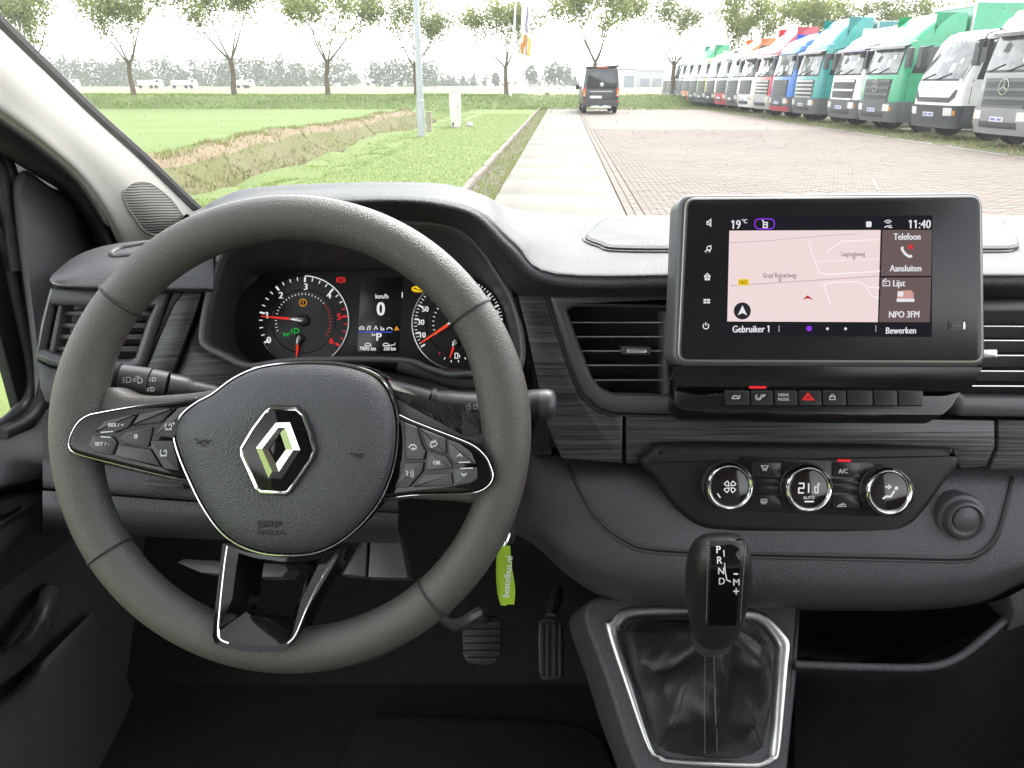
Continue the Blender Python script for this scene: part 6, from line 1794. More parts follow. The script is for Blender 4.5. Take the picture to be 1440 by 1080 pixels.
for x in (1095, 1231): icon(act, 'divider', LIT_DIM, [[(x, 457.5), (x, 467)]], 1.5 * DU, 0.0008, PF)
icon(act, 'profile_pill', LIT_P, [('c', rounded(rect(1061, 308, 1088.5, 322), 7, 5))], 1.4 * DU, 0.0008, PF)
icon(act, 'person_icon', LIT_W, [('c', [(1073, 313), (1078.5, 313), (1078.5, 320), (1073, 320)]), [(1071, 309.5), (1074, 312)], [(1074, 316), (1078, 316)]], 1.5 * DU, 0.0008, PF)
pane('status_square', rounded(rect(1217.5, 311.5, 1225, 319.5), 1.5, 2), LIT_W, act, 0.0005, 0.0008)
icon(act, 'car_link_icon', LIT_W, [circ(1248, 316, 6, 8, 215, 325), circ(1248, 316, 3, 6, 215, 325), [(1243, 320), (1247, 318), (1250, 320), (1254, 320)], [(1249, 317.5), (1253, 317.5)]], 1.4 * DU, 0.0008, PF)
# touch symbols on the glass
FR = LIT_W
icon(scr, 'volume_symbol', FR, [('c', [(994, 311.5), (996, 311.5), (999.5, 308.5), (999.5, 318), (996, 315.5), (994, 315.5)]), [(996, 312), (998, 315)]], 1.3 * DU, 0.0003, PF)
icon(scr, 'driving_symbol', FR, [('c', circ(997, 349, 3, 8)), [(991, 354), (994, 351.5), (998, 353), (998, 355)], [(993, 355), (993, 355.8)], [(999, 346), (1000.5, 345)]], 1.3 * DU, 0.0003, PF)
icon(scr, 'home_symbol', FR, [[(990, 389), (994.5, 384.5), (999, 389)], ('c', [(991.5, 388.5), (997.5, 388.5), (997.5, 393.5), (995.5, 393.5), (995.5, 391), (993.5, 391), (993.5, 393.5), (991.5, 393.5)])], 1.4 * DU, 0.0003, PF)
for k in range(4): pane('menu_symbol', rect(989.3 + (k % 2) * 5, 420.5 + (k // 2) * 3.6, 993.3 + (k % 2) * 5, 423 + (k // 2) * 3.6), FR, scr)
icon(scr, 'power_symbol', FR, [circ(992.5, 458.5, 4, 12, -55, 235), [(992.5, 453), (992.5, 458)]], 1.3 * DU, 0.0003, PF)
us = pane('usb_port', rect(1334, 452.5, 1356, 463.5), M_frame, scr, 0.0, 0.001); pane('usb_slot', rect(1335, 453.5, 1353, 462.5), M_dark, us, 0.001, 0.0015); pane('usb_tongue', rect(1337, 456, 1351, 459.5), M_satin, us, 0.0015, 0.002); pane('usb_edge', rect(1353.5, 453.5, 1355.5, 462.5), M_edge, us, 0.001, 0.0016)
# switch bank under the screen
PBK = Plane(1155, 558, 0.655, 40)
bank = thing('switch_bank', PBK.px(1155, 580), 'gloss black row of push switches below the multimedia screen', 'switches')
q = MB(); P2 = Plane(1155, 530, 0.66, 8)
prism(q, P2.loop([(946, 514), (1384, 516), (1366, 548), (1350, 552), (1150, 546), (948, 545)]), P2, -0.03, 0.0, 0.002); q.build('upper_panel', M_face, bank, 40)
q = MB(); prism(q, rounded(PBK.loop([(948, 546), (985, 552), (1013, 549), (1300, 552), (1325, 553), (1355, 546), (1340, 572), (1326, 584), (1150, 583), (962, 578), (948, 568)]), 0.002, 2), PBK, -0.03, 0.0, 0.003, 2); q.build('panel', mat('switch_black', (0.009, 0.009, 0.010), 0.25), bank, 40)
PBT = PBK.lift(0.004)
xe = [1017, 1053, 1086, 1120, 1153.5, 1188, 1225, 1259.5, 1296]
for k in range(8):
    q = MB(); prism(q, rounded(PBK.loop([(xe[k] + 0.8, 550.5), (xe[k + 1] - 0.8, 550.8), (xe[k + 1] - 0.3, 571.5), (xe[k] + 1.8, 571)]), 0.001, 2), PBK, 0.0, 0.004, 0.001, 2); b = q.build('push_switch', M_dark, bank, 40)
    cx, cy = (xe[k] + xe[k + 1]) / 2, 558.5
    if k == 0: icon(b, 'switch_mark', M_print, [[(cx - 6, cy + 2), (cx - 3, cy - 2), (cx + 1, cy - 2), (cx + 4, cy + 2), (cx - 6, cy + 2)], [(cx + 5, cy - 3), (cx + 5, cy + 1)]], 1.6 * DU, 0.0002, PBT)
    if k == 1: icon(b, 'switch_mark', M_print, [circ(cx - 3, cy, 4, 8, -40, 250), [(cx - 5, cy), (cx - 2, cy + 2), (cx + 6, cy - 2)], [(cx + 1, cy - 3), (cx + 7, cy - 3)]], 1.4 * DU, 0.0002, PBT)
    if k == 2:
        q = MB(); text_px(q, 'DRIVE', PBT, cx - 1, cy - 3.2, 4.2, 0.0002, 0.95, bold=0.4); text_px(q, 'MODE', PBT, cx - 1, cy + 3, 4.2, 0.0002, 0.95, bold=0.4); q.build('lettering', M_print, b, 0)
    if k == 3:
        icon(b, 'hazard_triangle', LIT_R, [('c', [(cx - 7.5, cy + 3.5), (cx - 0.5, cy - 5.5), (cx + 7, cy + 3.8)])], 1.8 * DU, 0.0002, PBT); icon(b, 'hazard_inner', LIT_R, [('c', [(cx - 3.4, cy + 1.4), (cx - 0.4, cy - 2.2), (cx + 3, cy + 1.5)])], 1.0 * DU, 0.0002, PBT)
    if k == 4: icon(b, 'lock_mark', M_print, [('c', rect(cx - 4, cy - 0.5, cx + 3.5, cy + 3.5)), circ(cx, cy - 1, 2.6, 8, 180, 360)], 1.4 * DU, 0.0002, PBT)
pane('indicator_lamp', rect(1053.5, 543, 1077, 546), LIT_R, bank, 0.0, 0.001, P2.lift(0.0))

# ---- climate panel
PX_ = Plane(1130, 690, 0.655, 20, 1)
CU = PX_.unit(1130, 690)
cl_ = thing('climate_panel', PX_.px(1130, 750), 'black climate control panel with three round knobs', 'controls')
def zc_(p): return [(880 + a / 2.571, 580 + b / 2.571) for a, b in p]
q = MB(); prism(q, PX_.loop(sp2(zc_([(50, 180), (95, 135), (150, 110), (600, 112), (1150, 125), (1195, 150), (1200, 195), (1150, 260), (1060, 380), (1000, 430), (930, 447), (600, 440), (350, 430), (260, 410), (180, 345), (110, 250)]), 4)), PX_, -0.04, 0.004, 0.008, 4); q.build('surround', mat('panel_matt', (0.010, 0.010, 0.011), 0.5, spec=0.3), cl_, 50)
PI = PX_.lift(0.004)
q = MB(); prism(q, rounded(PI.loop(zc_([(275, 240), (320, 185), (395, 185), (415, 158), (880, 178), (905, 200), (990, 205), (1040, 260), (1040, 320), (985, 375), (880, 375), (420, 355), (330, 350), (278, 310)])), 0.004, 3), PI, -0.002, 0.0012, 0.0006); q.build('control_plate', M_face, cl_, 40)
PJ = PI.lift(0.0012)
for y0, y1 in ((178, 232), (238, 258), (262, 290), (296, 345)):
    for x0, x1 in ((452, 560), (745, 845)):
        q = MB(); prism(q, rounded(PJ.loop(zc_([(x0, y0), (x1, y0 + 3), (x1, y1 + 3), (x0, y1)])), 0.0008, 2), PJ, 0.0, 0.0012, 0.0005); q.build('key', mat('key_black', (0.008, 0.008, 0.009), 0.3), cl_, 40)
PJ2 = PJ.lift(0.0014)
def ic2(st, m=M_print, w=1.0): return icon(cl_, 'key_mark', m, [(('c', zc_(s[1])) if s[0] == 'c' else zc_(s)) for s in st], w * CU, 0.0, PJ2)
ic2([('c', [(490, 193), (515, 193), (508, 206), (497, 206)]), [(497, 200), (497, 212)], [(503, 200), (503, 212)], [(508, 200), (508, 212)]])
ic2([('c', [(489, 314), (510, 314), (510, 326), (489, 326)]), [(494, 318), (494, 332)], [(500, 318), (500, 332)], [(505, 318), (505, 332)]])
ic2([[(765, 340), (772, 334), (783, 330), (794, 334), (796, 340), (765, 340)], [(775, 338), (790, 328)]])
q = MB(); x, y = zc_([(786, 212)])[0]; text_px(q, 'A/C', PJ2, x, y, 6.2, 0.0, 0.9, bold=0.4); q.build('lettering', M_print, cl_, 0)
pane('ac_lamp', zc_([(765, 169), (812, 170), (812, 178), (765, 177)]), LIT_R, cl_, 0.0, 0.0012, PJ)
M_knurl = mat('knob_chrome', (0.62, 0.62, 0.62), 0.22, 1.0)
for nm, (kx, ky) in (('fan', (375, 268)), ('temp', (660, 275)), ('air', (950, 285))):
    px_, py_ = zc_([(kx, ky)])[0]
    x, y = PJ.xy(px_, py_, 0.012)
    r = 33 * CU
    kn_ = None
    q = MB(); lathe(q, [(r * 1.02, -0.012), (r * 1.02, 0.0035), (r * 0.985, 0.0042)], PJ, x, y, 60); kn_ = q.build('knob', M_satin, cl_, 40)
    q = MB()
    prof = []
    for z_ in (0.0035, 0.0065, 0.0095, 0.0125): prof.append(z_)
    NT_ = 120
    for ring_i in range(1):
        L = []
        for i, z_ in enumerate(prof):
            L.append([PJ.pt(x + r * (0.995 + (0.018 if (k + i) % 2 else 0.0)) * cos(2 * pi * k / NT_), y + r * (0.995 + (0.018 if (k + i) % 2 else 0.0)) * sin(2 * pi * k / NT_), z_) for k in range(NT_)])
        rings(q, L)
    q.build('knurled_band', M_knurl, kn_, 20)
    q = MB(); lathe(q, [(r * 0.99, 0.0125), (r * 0.985, 0.0140), (r * 0.89, 0.0160), (r * 0.79, 0.0142), (r * 0.78, 0.0125)], PJ, x, y, 60, cap=False); q.build('chrome_ring', M_chrome, kn_, 60)
    q = MB(); lathe(q, [(r * 0.79, 0.0130), (r * 0.75, 0.0133)], PJ, x, y, 48); q.build('knob_face', mat('knob_face_' + nm, (0.012, 0.009, 0.008), 0.08), kn_, 40)
    PKN = PJ.lift(0.0136)
    c0 = PKN.xy(px_, py_); 
    def kp(pts): return [(c0[0] * 0 + x + a * CU, y + b * CU) for a, b in pts]
    q = MB()
    if nm == 'fan':
        for a in range(4):
            t0 = 45 + 90 * a
            ribbon(q, kp([(2.0 * cos(radians(t0 + 10)), 2.0 * sin(radians(t0 + 10)))] + [(6.2 * cos(radians(t0 + g)) , 6.2 * sin(radians(t0 + g))) for g in (-28,)] + [(8.6 * cos(radians(t0 + g)), 8.6 * sin(radians(t0 + g))) for g in (-22, 0, 18)] + [(5.5 * cos(radians(t0 + 26)), 5.5 * sin(radians(t0 + 26)))]), 1.3 * CU, PKN, 0.0, True)
        ribbon(q, kp([(-17, -9), (-13, -15)]), 1.6 * CU, PKN, 0.0)
    elif nm == 'temp':
        seg = {'2': [(0, 2), (1, 2), (1, 1), (0, 1), (0, 0), (1, 0)], '1': [(0.5, 2), (0.5, 0)], '0': [(0, 0), (1, 0), (1, 2), (0, 2), (0, 0)]}
        for ch, ox, sc in (('2', -14, 1.0), ('1', -4, 1.0), ('0', 8, 0.62)):
            ribbon(q, kp([(ox + a * 7 * sc, -5.5 + b * 6.5 * sc) for a, b in seg[ch]]), 1.9 * CU * (0.8 if sc < 1 else 1), PKN, 0.0)
        ribbon(q, kp([(4.5, -5), (5.5, -5)]), 1.6 * CU, PKN, 0.0)
        ribbon(q, kp(circ(13, 6, 1.5, 8)), 1.0 * CU, PKN, 0.0, True)
        text(q, 'AUTO', PKN, x, y - 12 * CU, 4.0 * CU, 0.0)
        ribbon(q, kp([(-6, -17.5), (7, -17.5)]), 2.0 * CU, PKN, 0.0)
    else:
        ribbon(q, kp([(-9, -10), (-4, -6.5), (2, -7), (7, 1)]), 2.6 * CU, PKN, 0.0)
        ribbon(q, kp(circ(9.5, 4.5, 1.3, 10)), 2.4 * CU, PKN, 0.0, True)
        ribbon(q, kp([(-6, 6.5), (-1, 6.5)]), 1.8 * CU, PKN, 0.0); ribbon(q, kp([(-2, 9.5), (2.2, 6.5), (-2, 3.5)]), 1.5 * CU, PKN, 0.0)
    q.build('knob_symbol', LIT_W, kn_, 0)
# power socket cap
PO = Plane(1352, 730, 0.643, 16)
so_ = thing('socket_cap', PO.px(1352, 765), 'round black power socket cap beside the climate panel', 'socket cap')
x, y = PO.xy(1352.6, 729.7); ou = PO.unit(1352, 730)
q = MB(); lathe(q, [(36 * ou, -0.02), (36 * ou, -0.002), (34 * ou, 0.001), (29 * ou, 0.002), (28 * ou, 0.005), (26 * ou, 0.008), (22.5 * ou, 0.009), (21 * ou, 0.0065), (18 * ou, 0.006)], PO, x, y, 48); q.build('cap', M_satin, so_, 40)
q = MB(); lathe(q, [(17.6 * ou, 0.005), (17.4 * ou, 0.0075), (16 * ou, 0.008)], PO, x, y + 2 * ou, 40); b = q.build('cap_centre', M_satin, so_, 40)
q = MB(); ribbon(q, [(x - 6 * ou, y - 9 * ou), (x + 1 * ou, y - 11 * ou)], 1.6 * ou, PO, 0.0083); q.build('cap_mark', M_dark, b, 0)

# ---- gear lever on the console post
gear = thing('gear_lever', PP.px(1000, 1070), 'black leather gear lever with pleated boot in a chrome surround', 'gear lever')
bz_o = [(852, 884), (858, 872), (880, 855), (960, 853), (1050, 857), (1070, 862), (1085, 871), (1108, 897), (1111, 912), (1108, 940), (1097, 1053), (1090, 1068), (1075, 1077), (1050, 1080), (943, 1074), (925, 1066), (910, 1053), (880, 970)]
bz_i = [(872, 897), (876, 885), (891, 872), (960, 869), (1045, 872), (1062, 876), (1073, 884), (1088, 905), (1090, 915), (1088, 940), (1082, 1050), (1078, 1062), (1070, 1067), (1050, 1070), (948, 1065), (930, 1060), (918, 1050), (896, 975)]
BO = [(a, b) for a, b in PP.loop(sp2(bz_o, 4))]; BI = [(a, b) for a, b in PP.loop(sp2(bz_i, 4))]
L = [[PP.pt(a, b, -0.002) for a, b in BO], [PP.pt(a, b, 0.003) for a, b in BO], [PP.pt(a * .8 + c * .2, b * .8 + d * .2, 0.0058) for (a, b), (c, d) in zip(BO, BI)], [PP.pt(a * .35 + c * .65, b * .35 + d * .65, 0.0052) for (a, b), (c, d) in zip(BO, BI)], [PP.pt(c, d, 0.0005) for c, d in BI], [PP.pt(c, d, -0.006) for c, d in BI]]
q = MB(); rings(q, L); q.build('boot_surround', mat('satin_chrome', (0.66, 0.66, 0.66), 0.36, 1.0), gear, 90)
neck = Vector(PP.px(1000, 905, 0.085)); 
nax = (U(1010, 760, 0.530) - U(1000, 890, 0.575)).normalized()
NK = U(1001, 900, 0.578)
n1_ = Vector((1, 0, 0)); n2_ = nax.cross(n1_).normalized()
NB = len(BI)
c0 = (sum(a for a, b in BI) / NB, sum(b for a, b in BI) / NB)
L = []
NV = 22
for k in range(NV + 1):
    t = k / NV
    row = []
    for i, (a, b) in enumerate(BI):
        ang = atan2(b - c0[1], a - c0[0])
        base = PP.pt(a, b, -0.003)
        ends = NK + n1_ * cos(ang) * 0.0165 + n2_ * sin(ang) * 0.0125
        p = base.lerp(ends, t)
        rad = (base - ends); rad = (rad - PP.n * rad.dot(PP.n)).normalized()
        rdg = lambda v: 1 - 2.0 * abs(sin(v / 2)) ** 0.7           # sharp crests, round valleys
        env = sin(pi * min(1, t ** 0.8)) ** 0.8
        bulge = 0.014 * sin(pi * t) ** 0.8 * (1 - t) + 0.006 * env
        fold = 0.016 * rdg(4 * (ang - pi / 2) + 0.9 * sin(4.0 * t + 0.6)) * env * (1 - 0.35 * t) + 0.006 * rdg(5 * ang - 7.5 * t + 1.0) * env ** 1.5 + 0.003 * rdg(9 * t + 3.0 * sin(2 * ang + 0.7)) * env ** 2
        p = p + (PP.n * 0.75 + rad * 0.65 * min(1, t * 2.5)) * (bulge + fold * 1.3)
        row.append(p)
    L.append(row)
q = MB(); rings(q, L, cap1=True); BOOTB = bvh(q); bt = q.build('boot', M_boot, gear, 120)
M_thread = mat('grey_thread', (0.16, 0.16, 0.155), 0.7)
for x0, x1 in ((990, 992), (1002, 1006)):
    q = MB()
    for k in range(34):
        t = k / 34
        a = drape(BOOTB, x0 + 2 + (x1 - x0) * t - (x0 < 1000) * 3 * t, 908 + 152 * t, 0.0006); b = drape(BOOTB, x0 + 2 + (x1 - x0) * (t + .018) - (x0 < 1000) * 3 * t, 908 + 152 * (t + 0.018), 0.0006)
        if a and b and (a - b).length < 0.01: tube(q, [a, b], 0.00055, 4)
    tag(q.build('stitching', M_thread, bt), kind='stuff')
q = MB(); 
L = []
for t, w, d in ((0.0, 0.019, 0.014), (0.012, 0.020, 0.015), (0.022, 0.0185, 0.0145)):
    L.append([NK + nax * (t - 0.008) + n1_ * cos(a) * w + n2_ * sin(a) * d for a in [2 * pi * j / 24 for j in range(24)]])
rings(q, L, cap1=True); q.build('collar', M_satin, gear, 50)
# knob: fat rounded grip, flat face towards the driver
KA = U(1003, 893, 0.572); KB = U(1014, 765, 0.525)
kax = (KB - KA); KL = kax.length; kax.normalize()
k1 = Vector((1, 0, 0)); k1 = (k1 - kax * k1.dot(kax)).normalized(); k2 = kax.cross(k1).normalized()
if k2.dot(CAMP - KA) < 0: k2 = -k2
prof = [(-0.02, 0.010, 0.010), (0.02, 0.0165, 0.016), (0.10, 0.0205, 0.020), (0.30, 0.0240, 0.0225), (0.55, 0.0262, 0.0235), (0.75, 0.0262, 0.0225), (0.90, 0.0240, 0.019), (0.98, 0.0195, 0.0140), (1.02, 0.0135, 0.008), (1.035, 0.006, 0.003)]
def kpt(t, a, off=0.0):
    for (t0, w0, d0), (t1, w1, d1) in zip(prof, prof[1:]):
        if t <= t1: break
    s = min(1, max(0, (t - t0) / (t1 - t0))); s = s
    w, d = (w0 + (w1 - w0) * s) * 1.03 + off, (d0 + (d1 - d0) * s) * 1.05 + off
    ca, sa = cos(a), sin(a)
    e = 0.72
    return KA + kax * (t * KL) + k1 * (math.copysign(abs(ca) ** e, ca) * w) + k2 * (math.copysign(abs(sa) ** e, sa) * d)
q = MB(); ts = []
for (t0, *_), (t1, *_) in zip(prof, prof[1:]):
    ts += [t0 + (t1 - t0) * j / 3 for j in range(3)]
ts.append(prof[-1][0])
L = [[kpt(t, 2 * pi * j / 40) for j in range(40)] for t in ts]
q = MB(); rings(q, [spline([0.5 * (L[k][j] + 0.5 * (L[max(0, k - 1)][j] + L[min(len(L) - 1, k + 1)][j])) for j in range(40)], 1, True) for k in range(len(L))], cap1=True); KNB = bvh(q); kb = q.build('knob', M_boot, gear, 80)
def kface(x0, x1, y0, y1, off):
    rows = []
    for j in range(15):
        t = j / 14
        rows.append([drape(KNB, (x0 + (x1 - x0) * i / 8) + (998 - (x0 + (x1 - x0) * i / 8)) * 0.10 * t - 3 * t, y0 + (y1 - y0) * t, off) for i in range(9)])
    return rows
rw = kface(1000, 1042, 761, 879, 0.0006)
if all(p for r in rw for p in r):
    q = MB(); shell(q, rw, [[p - k2 * 0.002 for p in r] for r in rw]); fc = q.build('face_inlay', M_gloss, kb, 60)
else:
    fc = kb; print('inlay missing')
def kbv(st, w, name, m, off=0.0012):
    q = MB()
    for s_ in st:
        P = [drape(KNB, a, b, off) for a, b in s_]
        if all(P): tube(q, P, w, 5)
    q.build(name, m, fc, 0)
M_lit = mat('knob_print', (0.75, 0.75, 0.75), 0.5)
kbv([[(1017.5, 774), (1019, 800), (1021.5, 814), (1027, 816.5)]], 0.0005, 'gate_line', M_lit)
def kword(s_, px_, py_, hp):
    v, f = glyphs(s_); q = MB(); xs = [p[0] for p in v]; k = hp / 0.7
    V = [drape(KNB, px_ + (p[0] - (min(xs) + max(xs)) / 2) * k * 0.95, py_ - (p[1] - 0.35) * k, 0.0013) for p in v]
    if all(V): q.add(V, f); q.add([p + Vector((0.0003, 0, 0)) for p in V], f); q.build('lettering', M_lit, fc, 0)
for s_, a, b in (('P', 1010, 773), ('R', 1011.5, 787), ('N', 1013.5, 801.5), ('D', 1014.5, 815.5), ('M', 1034.5, 817)): kword(s_, a, b, 9.5)
kbv([[(1031, 806), (1037, 806)], [(1031, 830), (1038, 830)], [(1034.5, 826), (1034.5, 834)]], 0.0006, 'shift_mark', M_lit)
for x0 in (996, 1048):
    q = MB()
    for k in range(26):
        t = k / 26
        a = drape(KNB, x0 + (998 - x0) * 0.10 * t - 3 * t, 764 + 112 * t, 0.0005); b = drape(KNB, x0 + (998 - x0) * 0.1 * t - 3 * t, 764 + 112 * (t + 0.02), 0.0005)
        if a and b: tube(q, [a, b], 0.0005, 4)
    tag(q.build('stitching', M_thread, kb), kind='stuff')

# ---- lime strap on the key
key = thing('key_strap', U(712, 852, 0.60), 'lime green lettered fabric strap hanging from the ignition key', 'key strap')
M_lime = grain('lime_webbing', (0.36, 0.56, 0.03), 0.7, 1500, 0.0003, 0.4)
PKY = Plane(712, 810, 0.60, 8, -12)
def strap(pts_l, pts_r, h):
    A = [PKY.px(a, b, h) for a, b in pts_l]; B = [PKY.px(a, b, h) for a, b in pts_r]
    A = spline(A, 5); B = spline(B, 5)
    q = MB(); n = PKY.n * 0.0012
    rings(q, [[a, b, b - n, a - n] for a, b in zip(A, B)], cap0=True, cap1=True)
    return q
q = strap([(701, 769), (701, 800), (704, 830), (709, 850)], [(717, 768), (719, 795), (724, 828), (723, 850)], 0.006); s1 = q.build('strap_front', M_lime, key, 50)
q = strap([(699, 772), (697.5, 800), (699, 830), (704, 851)], [(706, 772), (707, 800), (710, 830), (712, 852)], -0.002); q.build('strap_back', M_lime, key, 50)
q = MB(); text_px(q, 'bestelbus.nl', PKY, 713.3, 811, 9.6, 0.0068, rot=radians(87), sx=0.96, bold=0.8); q.build('lettering', mat('strap_print', (0.8, 0.82, 0.75), 0.6), s1, 0)
q = MB(); tube(q, spline([PKY.px(709, 770, 0.003), PKY.px(714, 757, 0.0), PKY.px(717, 745, -0.01), PKY.px(712, 738, -0.03)], 5), 0.0016, 6); q.build('key_ring', M_edge, key)
q = MB(); prism(q, rounded(PKY.loop([(703, 742), (722, 740), (721, 768), (705, 770)]), 0.003, 3), PKY, -0.012, -0.004, 0.002); q.build('key_grip', M_dark, key)

# ---- driver's door
M_door = grain('door_plastic', (0.07, 0.071, 0.075), 0.5, 760, 0.0007, 0.7)
door = thing('driver_door', UX(60, 1000, -0.60), 'dark driver door with mirror corner trim, window seal and pull handle', 'door')
def xrow(pts): return [UX(a, b, c) for a, b, c in pts]
q = MB(); surf(q, [xrow([(-160, 680, -.66), (-60, 622, -.65), (0, 597, -.64), (40, 582, -.63), (75, 568, -.615), (130, 548, -.60)]),
                  xrow([(-160, 700, -.63), (-60, 640, -.615), (0, 612, -.605), (40, 598, -.60), (75, 587, -.595), (130, 568, -.585)]),
                  xrow([(-160, 745, -.575), (-60, 683, -.562), (0, 650, -.555), (40, 637, -.555), (75, 628, -.56), (130, 618, -.565)]),
                  xrow([(-160, 785, -.54), (-60, 716, -.53), (0, 680, -.523), (40, 673, -.527), (75, 668, -.54), (130, 662, -.56)]),
                  xrow([(-160, 800, -.545), (-60, 728, -.535), (0, 690, -.53), (40, 682, -.535), (75, 676, -.55), (130, 670, -.57)]),
                  xrow([(-160, 812, -.60), (-60, 738, -.59), (0, 698, -.585), (40, 690, -.585), (75, 684, -.585), (130, 678, -.59)])], 4, 4); q.build('top_pad', M_dash, door, 60)
q = MB(); surf(q, [xrow([(-160, 802, -.60), (0, 690, -.59), (75, 680, -.585), (140, 676, -.585)]), xrow([(-160, 815, -.52), (0, 702, -.53), (60, 692, -.54), (110, 690, -.57)]), xrow([(-160, 890, -.50), (0, 772, -.505), (50, 730, -.52), (90, 702, -.56)]), xrow([(-160, 915, -.52), (0, 792, -.525), (55, 745, -.54), (100, 715, -.575)]), xrow([(-160, 950, -.59), (0, 830, -.585), (70, 780, -.585), (130, 740, -.585)])], 5, 4); ARM = bvh(q); q.build('armrest', M_dash2, door, 60)
q = MB()
sw = [drape(ARM, a, b, 0.002) for a, b in sp2([(-30, 728), (0, 707), (36, 703), (44, 710), (30, 722), (0, 740), (-30, 762)], 4)]
if all(sw):
    c = sum(sw, Vector((0, 0, 0))) / len(sw)
    rings(q, [[p - Vector((0, 0, 0.004)) for p in sw], sw, [p.lerp(c, 0.08) + Vector((0.001, 0, 0.001)) for p in sw], [p.lerp(c, 0.9) + Vector((0.001, 0, 0.001)) for p in sw]], cap1=True); q.build('switch_plate', M_satin, door, 50)
q = MB()
sw = [drape(ARM, a, b, 0.008) for a, b in rounded([(-20, 722), (18, 709), (24, 714), (-4, 731)], 3, 2)]
if all(sw): rings(q, [[p - Vector((0.004, 0, 0.005)) for p in sw], sw], cap1=True); wsw = q.build('window_switch', M_dark, door, 50); icon(wsw, 'switch_mark', M_print, [[(2, 719), (12, 715), (16, 717), (6, 721)]], 0.0006, 0.0, Plane(8, 718, drape(ARM, 8, 718, 0.0105).y, 60, 30))
q = MB(); surf(q, [xrow([(-200, 800, -.60), (0, 740, -.595), (110, 690, -.595), (260, 640, -.595)]), xrow([(-200, 1000, -.60), (0, 900, -.60), (110, 860, -.60), (260, 800, -.60)]), xrow([(-200, 1300, -.60), (0, 1180, -.60), (130, 1120, -.60), (300, 1000, -.60)])], 4, 4); q.build('door_panel', M_door, door, 60)
q = MB(); tube(q, spline(xrow([(-40, 965, -.535), (0, 938, -.54), (30, 918, -.545), (52, 890, -.55), (64, 858, -.56), (70, 835, -.585)]), 5), [0.016] * 8 + [0.0145] * 8 + [0.012] * 10, 10); q.build('pull_handle', M_satin, door, 60)
q = MB(); surf(q, [xrow([(-60, 1010, -.56), (0, 985, -.56), (60, 930, -.565), (130, 860, -.585)]), xrow([(-60, 1030, -.54), (0, 1003, -.545), (60, 948, -.55), (135, 872, -.58)]), xrow([(-60, 1100, -.52), (0, 1070, -.525), (70, 1000, -.54), (150, 900, -.58)]), xrow([(-60, 1300, -.52), (0, 1260, -.52), (100, 1150, -.53), (190, 980, -.58)])], 4, 4); q.build('door_pocket', M_door, door, 60)
# mirror corner trim
sl_ = [(38, 240), (70, 262), (98, 274), (112, 292), (124, 318), (140, 352), (128, 372), (96, 392), (76, 420), (64, 470), (56, 530), (50, 560), (46, 500), (36, 420), (24, 330), (18, 268), (24, 246)]
def sailpt(a, b, x): return UX(a, b, x)
sp_ = sp2(sl_, 4)
cxs, cys = 76, 330
q = MB()
L = [[UX(a, b, -.592) for a, b in sp_], [UX(a + (cxs - a) * .05, b + (cys - b) * .03, -.578) for a, b in sp_], [UX(a + (cxs - a) * .18, b + (cys - b) * .12, -.570) for a, b in sp_], [UX(a + (cxs - a) * .45, b + (cys - b) * .4, -.568) for a, b in sp_], [UX(a + (cxs - a) * .97, b + (cys - b) * .97, -.567) for a, b in sp_]]
rings(q, L, cap1=True); q.build('mirror_corner_trim', M_door, door, 60)
# black weather seal sweeping down inside the pillar
so1 = [(-70, 112), (-20, 150), (0, 166), (58, 207), (110, 252), (145, 302), (164, 347), (172, 372)]
si1 = [(-70, 150), (-20, 190), (0, 207), (52, 240), (88, 263), (116, 300), (140, 348), (148, 375)]
rA0 = [UX(a + 16, b - 10, -.56) for a, b in so1]; rA = [UX(a + 3, b - 2, -.533) for a, b in so1]; rB = [UX((a + c) / 2, (b + d) / 2, -.53) for (a, b), (c, d) in zip(so1, si1)]; rC = [UX(a, b, -.56) for a, b in si1]; rD = [UX(a - 4, b + 6, -.60) for a, b in si1]
q = MB(); surf(q, [rA0, rA, rB, rC, rD], 5, 4); sl2 = q.build('door_seal', M_rub, None, 60); tag(sl2, 'thick black rubber door seal between pale pillar and door', 'door seal')
q = MB(); prism(q, [(0.86, -0.42), (1.05, -0.45), (1.12, -0.30), (1.06, -0.10), (0.95, 0.06), (0.75, 0.28), (0.50, 0.50), (0.40, 0.46), (0.62, 0.22), (0.80, 0.04), (0.86, -0.08), (0.86, -0.30)], frame((-0.625, 0, EYE), (0, 1, 0), (0, 0, 1)), 0.0, 0.012, 0.003); q.build('door_frame', M_dark, door, 40)
# window frame strips and glass
q = MB(); tube(q, spline(xrow([(-30, 150, -.60), (0, 210, -.60), (18, 262, -.598), (34, 350, -.597), (50, 450, -.597), (60, 520, -.597), (58, 560, -.597), (40, 590, -.597), (0, 612, -.597)]), 6), 0.0095, 8); q.build('window_seal', M_rub, door, 60)
q = MB(); tube(q, spline(xrow([(-30, 300, -.612), (6, 345, -.612), (18, 400, -.612), (30, 455, -.612), (40, 500, -.612), (44, 535, -.612), (38, 562, -.612), (16, 588, -.612), (-20, 612, -.612)]), 6), 0.008, 8); q.build('window_frame', M_frame, door, 60)
q = MB(); tube(q, spline(xrow([(-40, 180, -.605), (0, 246, -.605), (10, 300, -.605), (24, 380, -.605)]), 6), 0.012, 8); q.build('upper_frame', M_satin, door, 60)
q = MB(); grid(q, [[(-.668, -0.6, EYE - 0.46), (-.668, 0.95, EYE - 0.46)], [(-.668, -0.6, EYE + 0.5), (-.668, 0.4, EYE + 0.5)]]); q.build('window_glass', M_wind, door, 0)
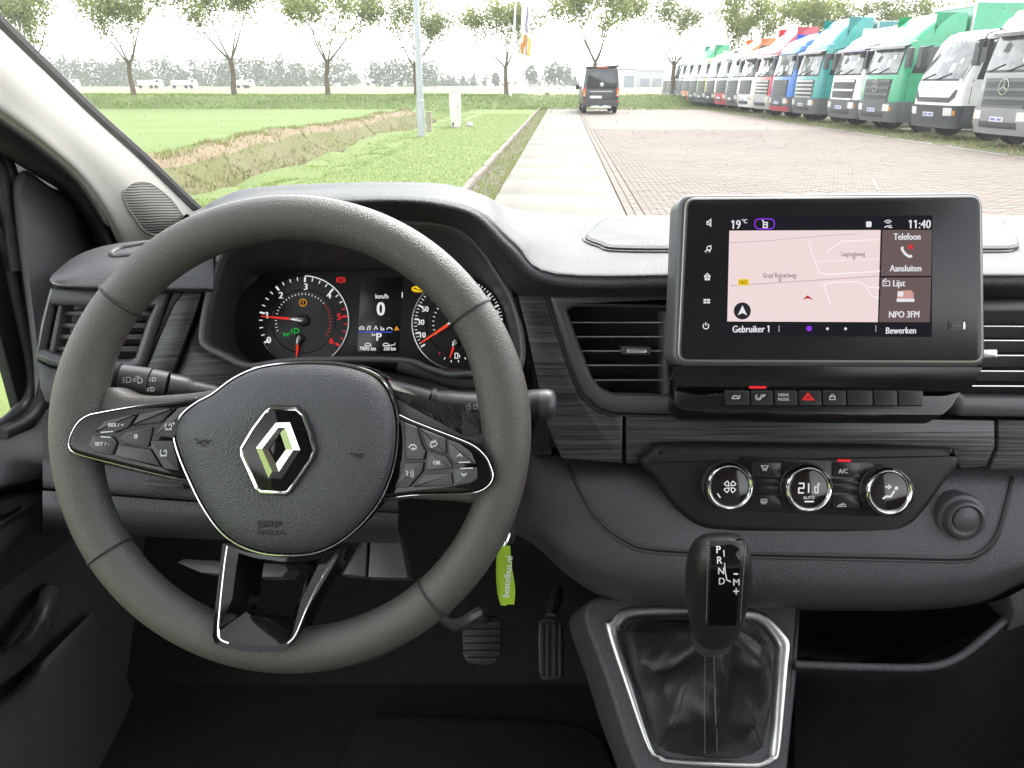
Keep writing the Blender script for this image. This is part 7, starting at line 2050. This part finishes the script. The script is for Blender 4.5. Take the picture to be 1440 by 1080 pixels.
# mirror outside the window
mir = thing('door_mirror', (-0.78, 0.80, EYE - 0.35), 'black outside mirror housing seen through the door window', 'mirror')
q = MB(); prism(q, rounded([(-0.09, -0.14), (0.09, -0.16), (0.10, 0.14), (-0.08, 0.17)], 0.04, 5), frame((-0.78, 0.86, EYE - 0.20), (1, 0, 0), (0, 0, 1)), -0.09, 0.0, 0.02, 3, back=True); q.build('housing', M_satin, mir, 50)
q = MB(); prism(q, rounded([(-0.075, -0.12), (0.075, -0.135), (0.085, 0.12), (-0.065, 0.145)], 0.03, 5), frame((-0.78, 0.86, EYE - 0.20), (1, 0, 0), (0, 0, 1)), 0.0, 0.002, 0.0); q.build('mirror_glass', M_chrome, mir, 50)
q = MB(); tube(q, [(-0.70, 0.90, EYE - 0.30), (-0.60, 0.93, EYE - 0.30)], 0.03, 8); q.build('mirror_arm', M_satin, mir, 50)

# ---- the rest of the cab that shuts out the sky: roof, header, far door, rear wall
M_roof = mat('roof_lining', (0.40, 0.395, 0.38), 0.85, var=0.1)
q = MB()
surf(q, [[(-0.60, 0.14, EYE + 0.53), (0.3, 0.18, EYE + 0.55), (1.12, 0.14, EYE + 0.53)], [(-0.62, 0.06, EYE + 0.54), (0.3, 0.10, EYE + 0.57), (1.14, 0.06, EYE + 0.54)], [(-0.62, -0.4, EYE + 0.54), (0.3, -0.4, EYE + 0.57), (1.14, -0.4, EYE + 0.54)], [(-0.62, -1.1, EYE + 0.54), (0.3, -1.1, EYE + 0.57), (1.14, -1.1, EYE + 0.54)]], 3, 3)
tag(q.build('cab_roof', M_roof, None, 60), kind='structure')
q = MB()
grid(q, [[(-0.66, -1.1, FLOOR_Z), (1.14, -1.1, FLOOR_Z)], [(-0.66, -1.1, EYE + 0.56), (1.14, -1.1, EYE + 0.56)]])
tag(q.build('rear_wall', mat('rear_lining', (0.12, 0.12, 0.12), 0.8, var=0.2), None, 0), kind='structure')
q = MB()
grid(q, [[(1.14, -1.1, FLOOR_Z), (1.14, 1.15, FLOOR_Z)], [(1.16, -1.1, EYE - 0.38), (1.16, 1.15, EYE - 0.30)]])
tag(q.build('passenger_side_wall', M_dark, None, 0), kind='structure')

# ---- hazy air over the fields
q = MB(); box(q, (0, 1500, 8.0), (5200, 3500, 22.0))
t = NT('haze')
pv = t.n('ShaderNodeVolumePrincipled')
pv.inputs['Color'].default_value = (0.93, 0.95, 0.96, 1)
pv.inputs['Density'].default_value = 0.0006
pv.inputs['Anisotropy'].default_value = 0.2
t.l(pv.outputs[0], t.out.inputs['Volume'])
tag(q.build('haze', t.mat, None, 0), kind='stuff')
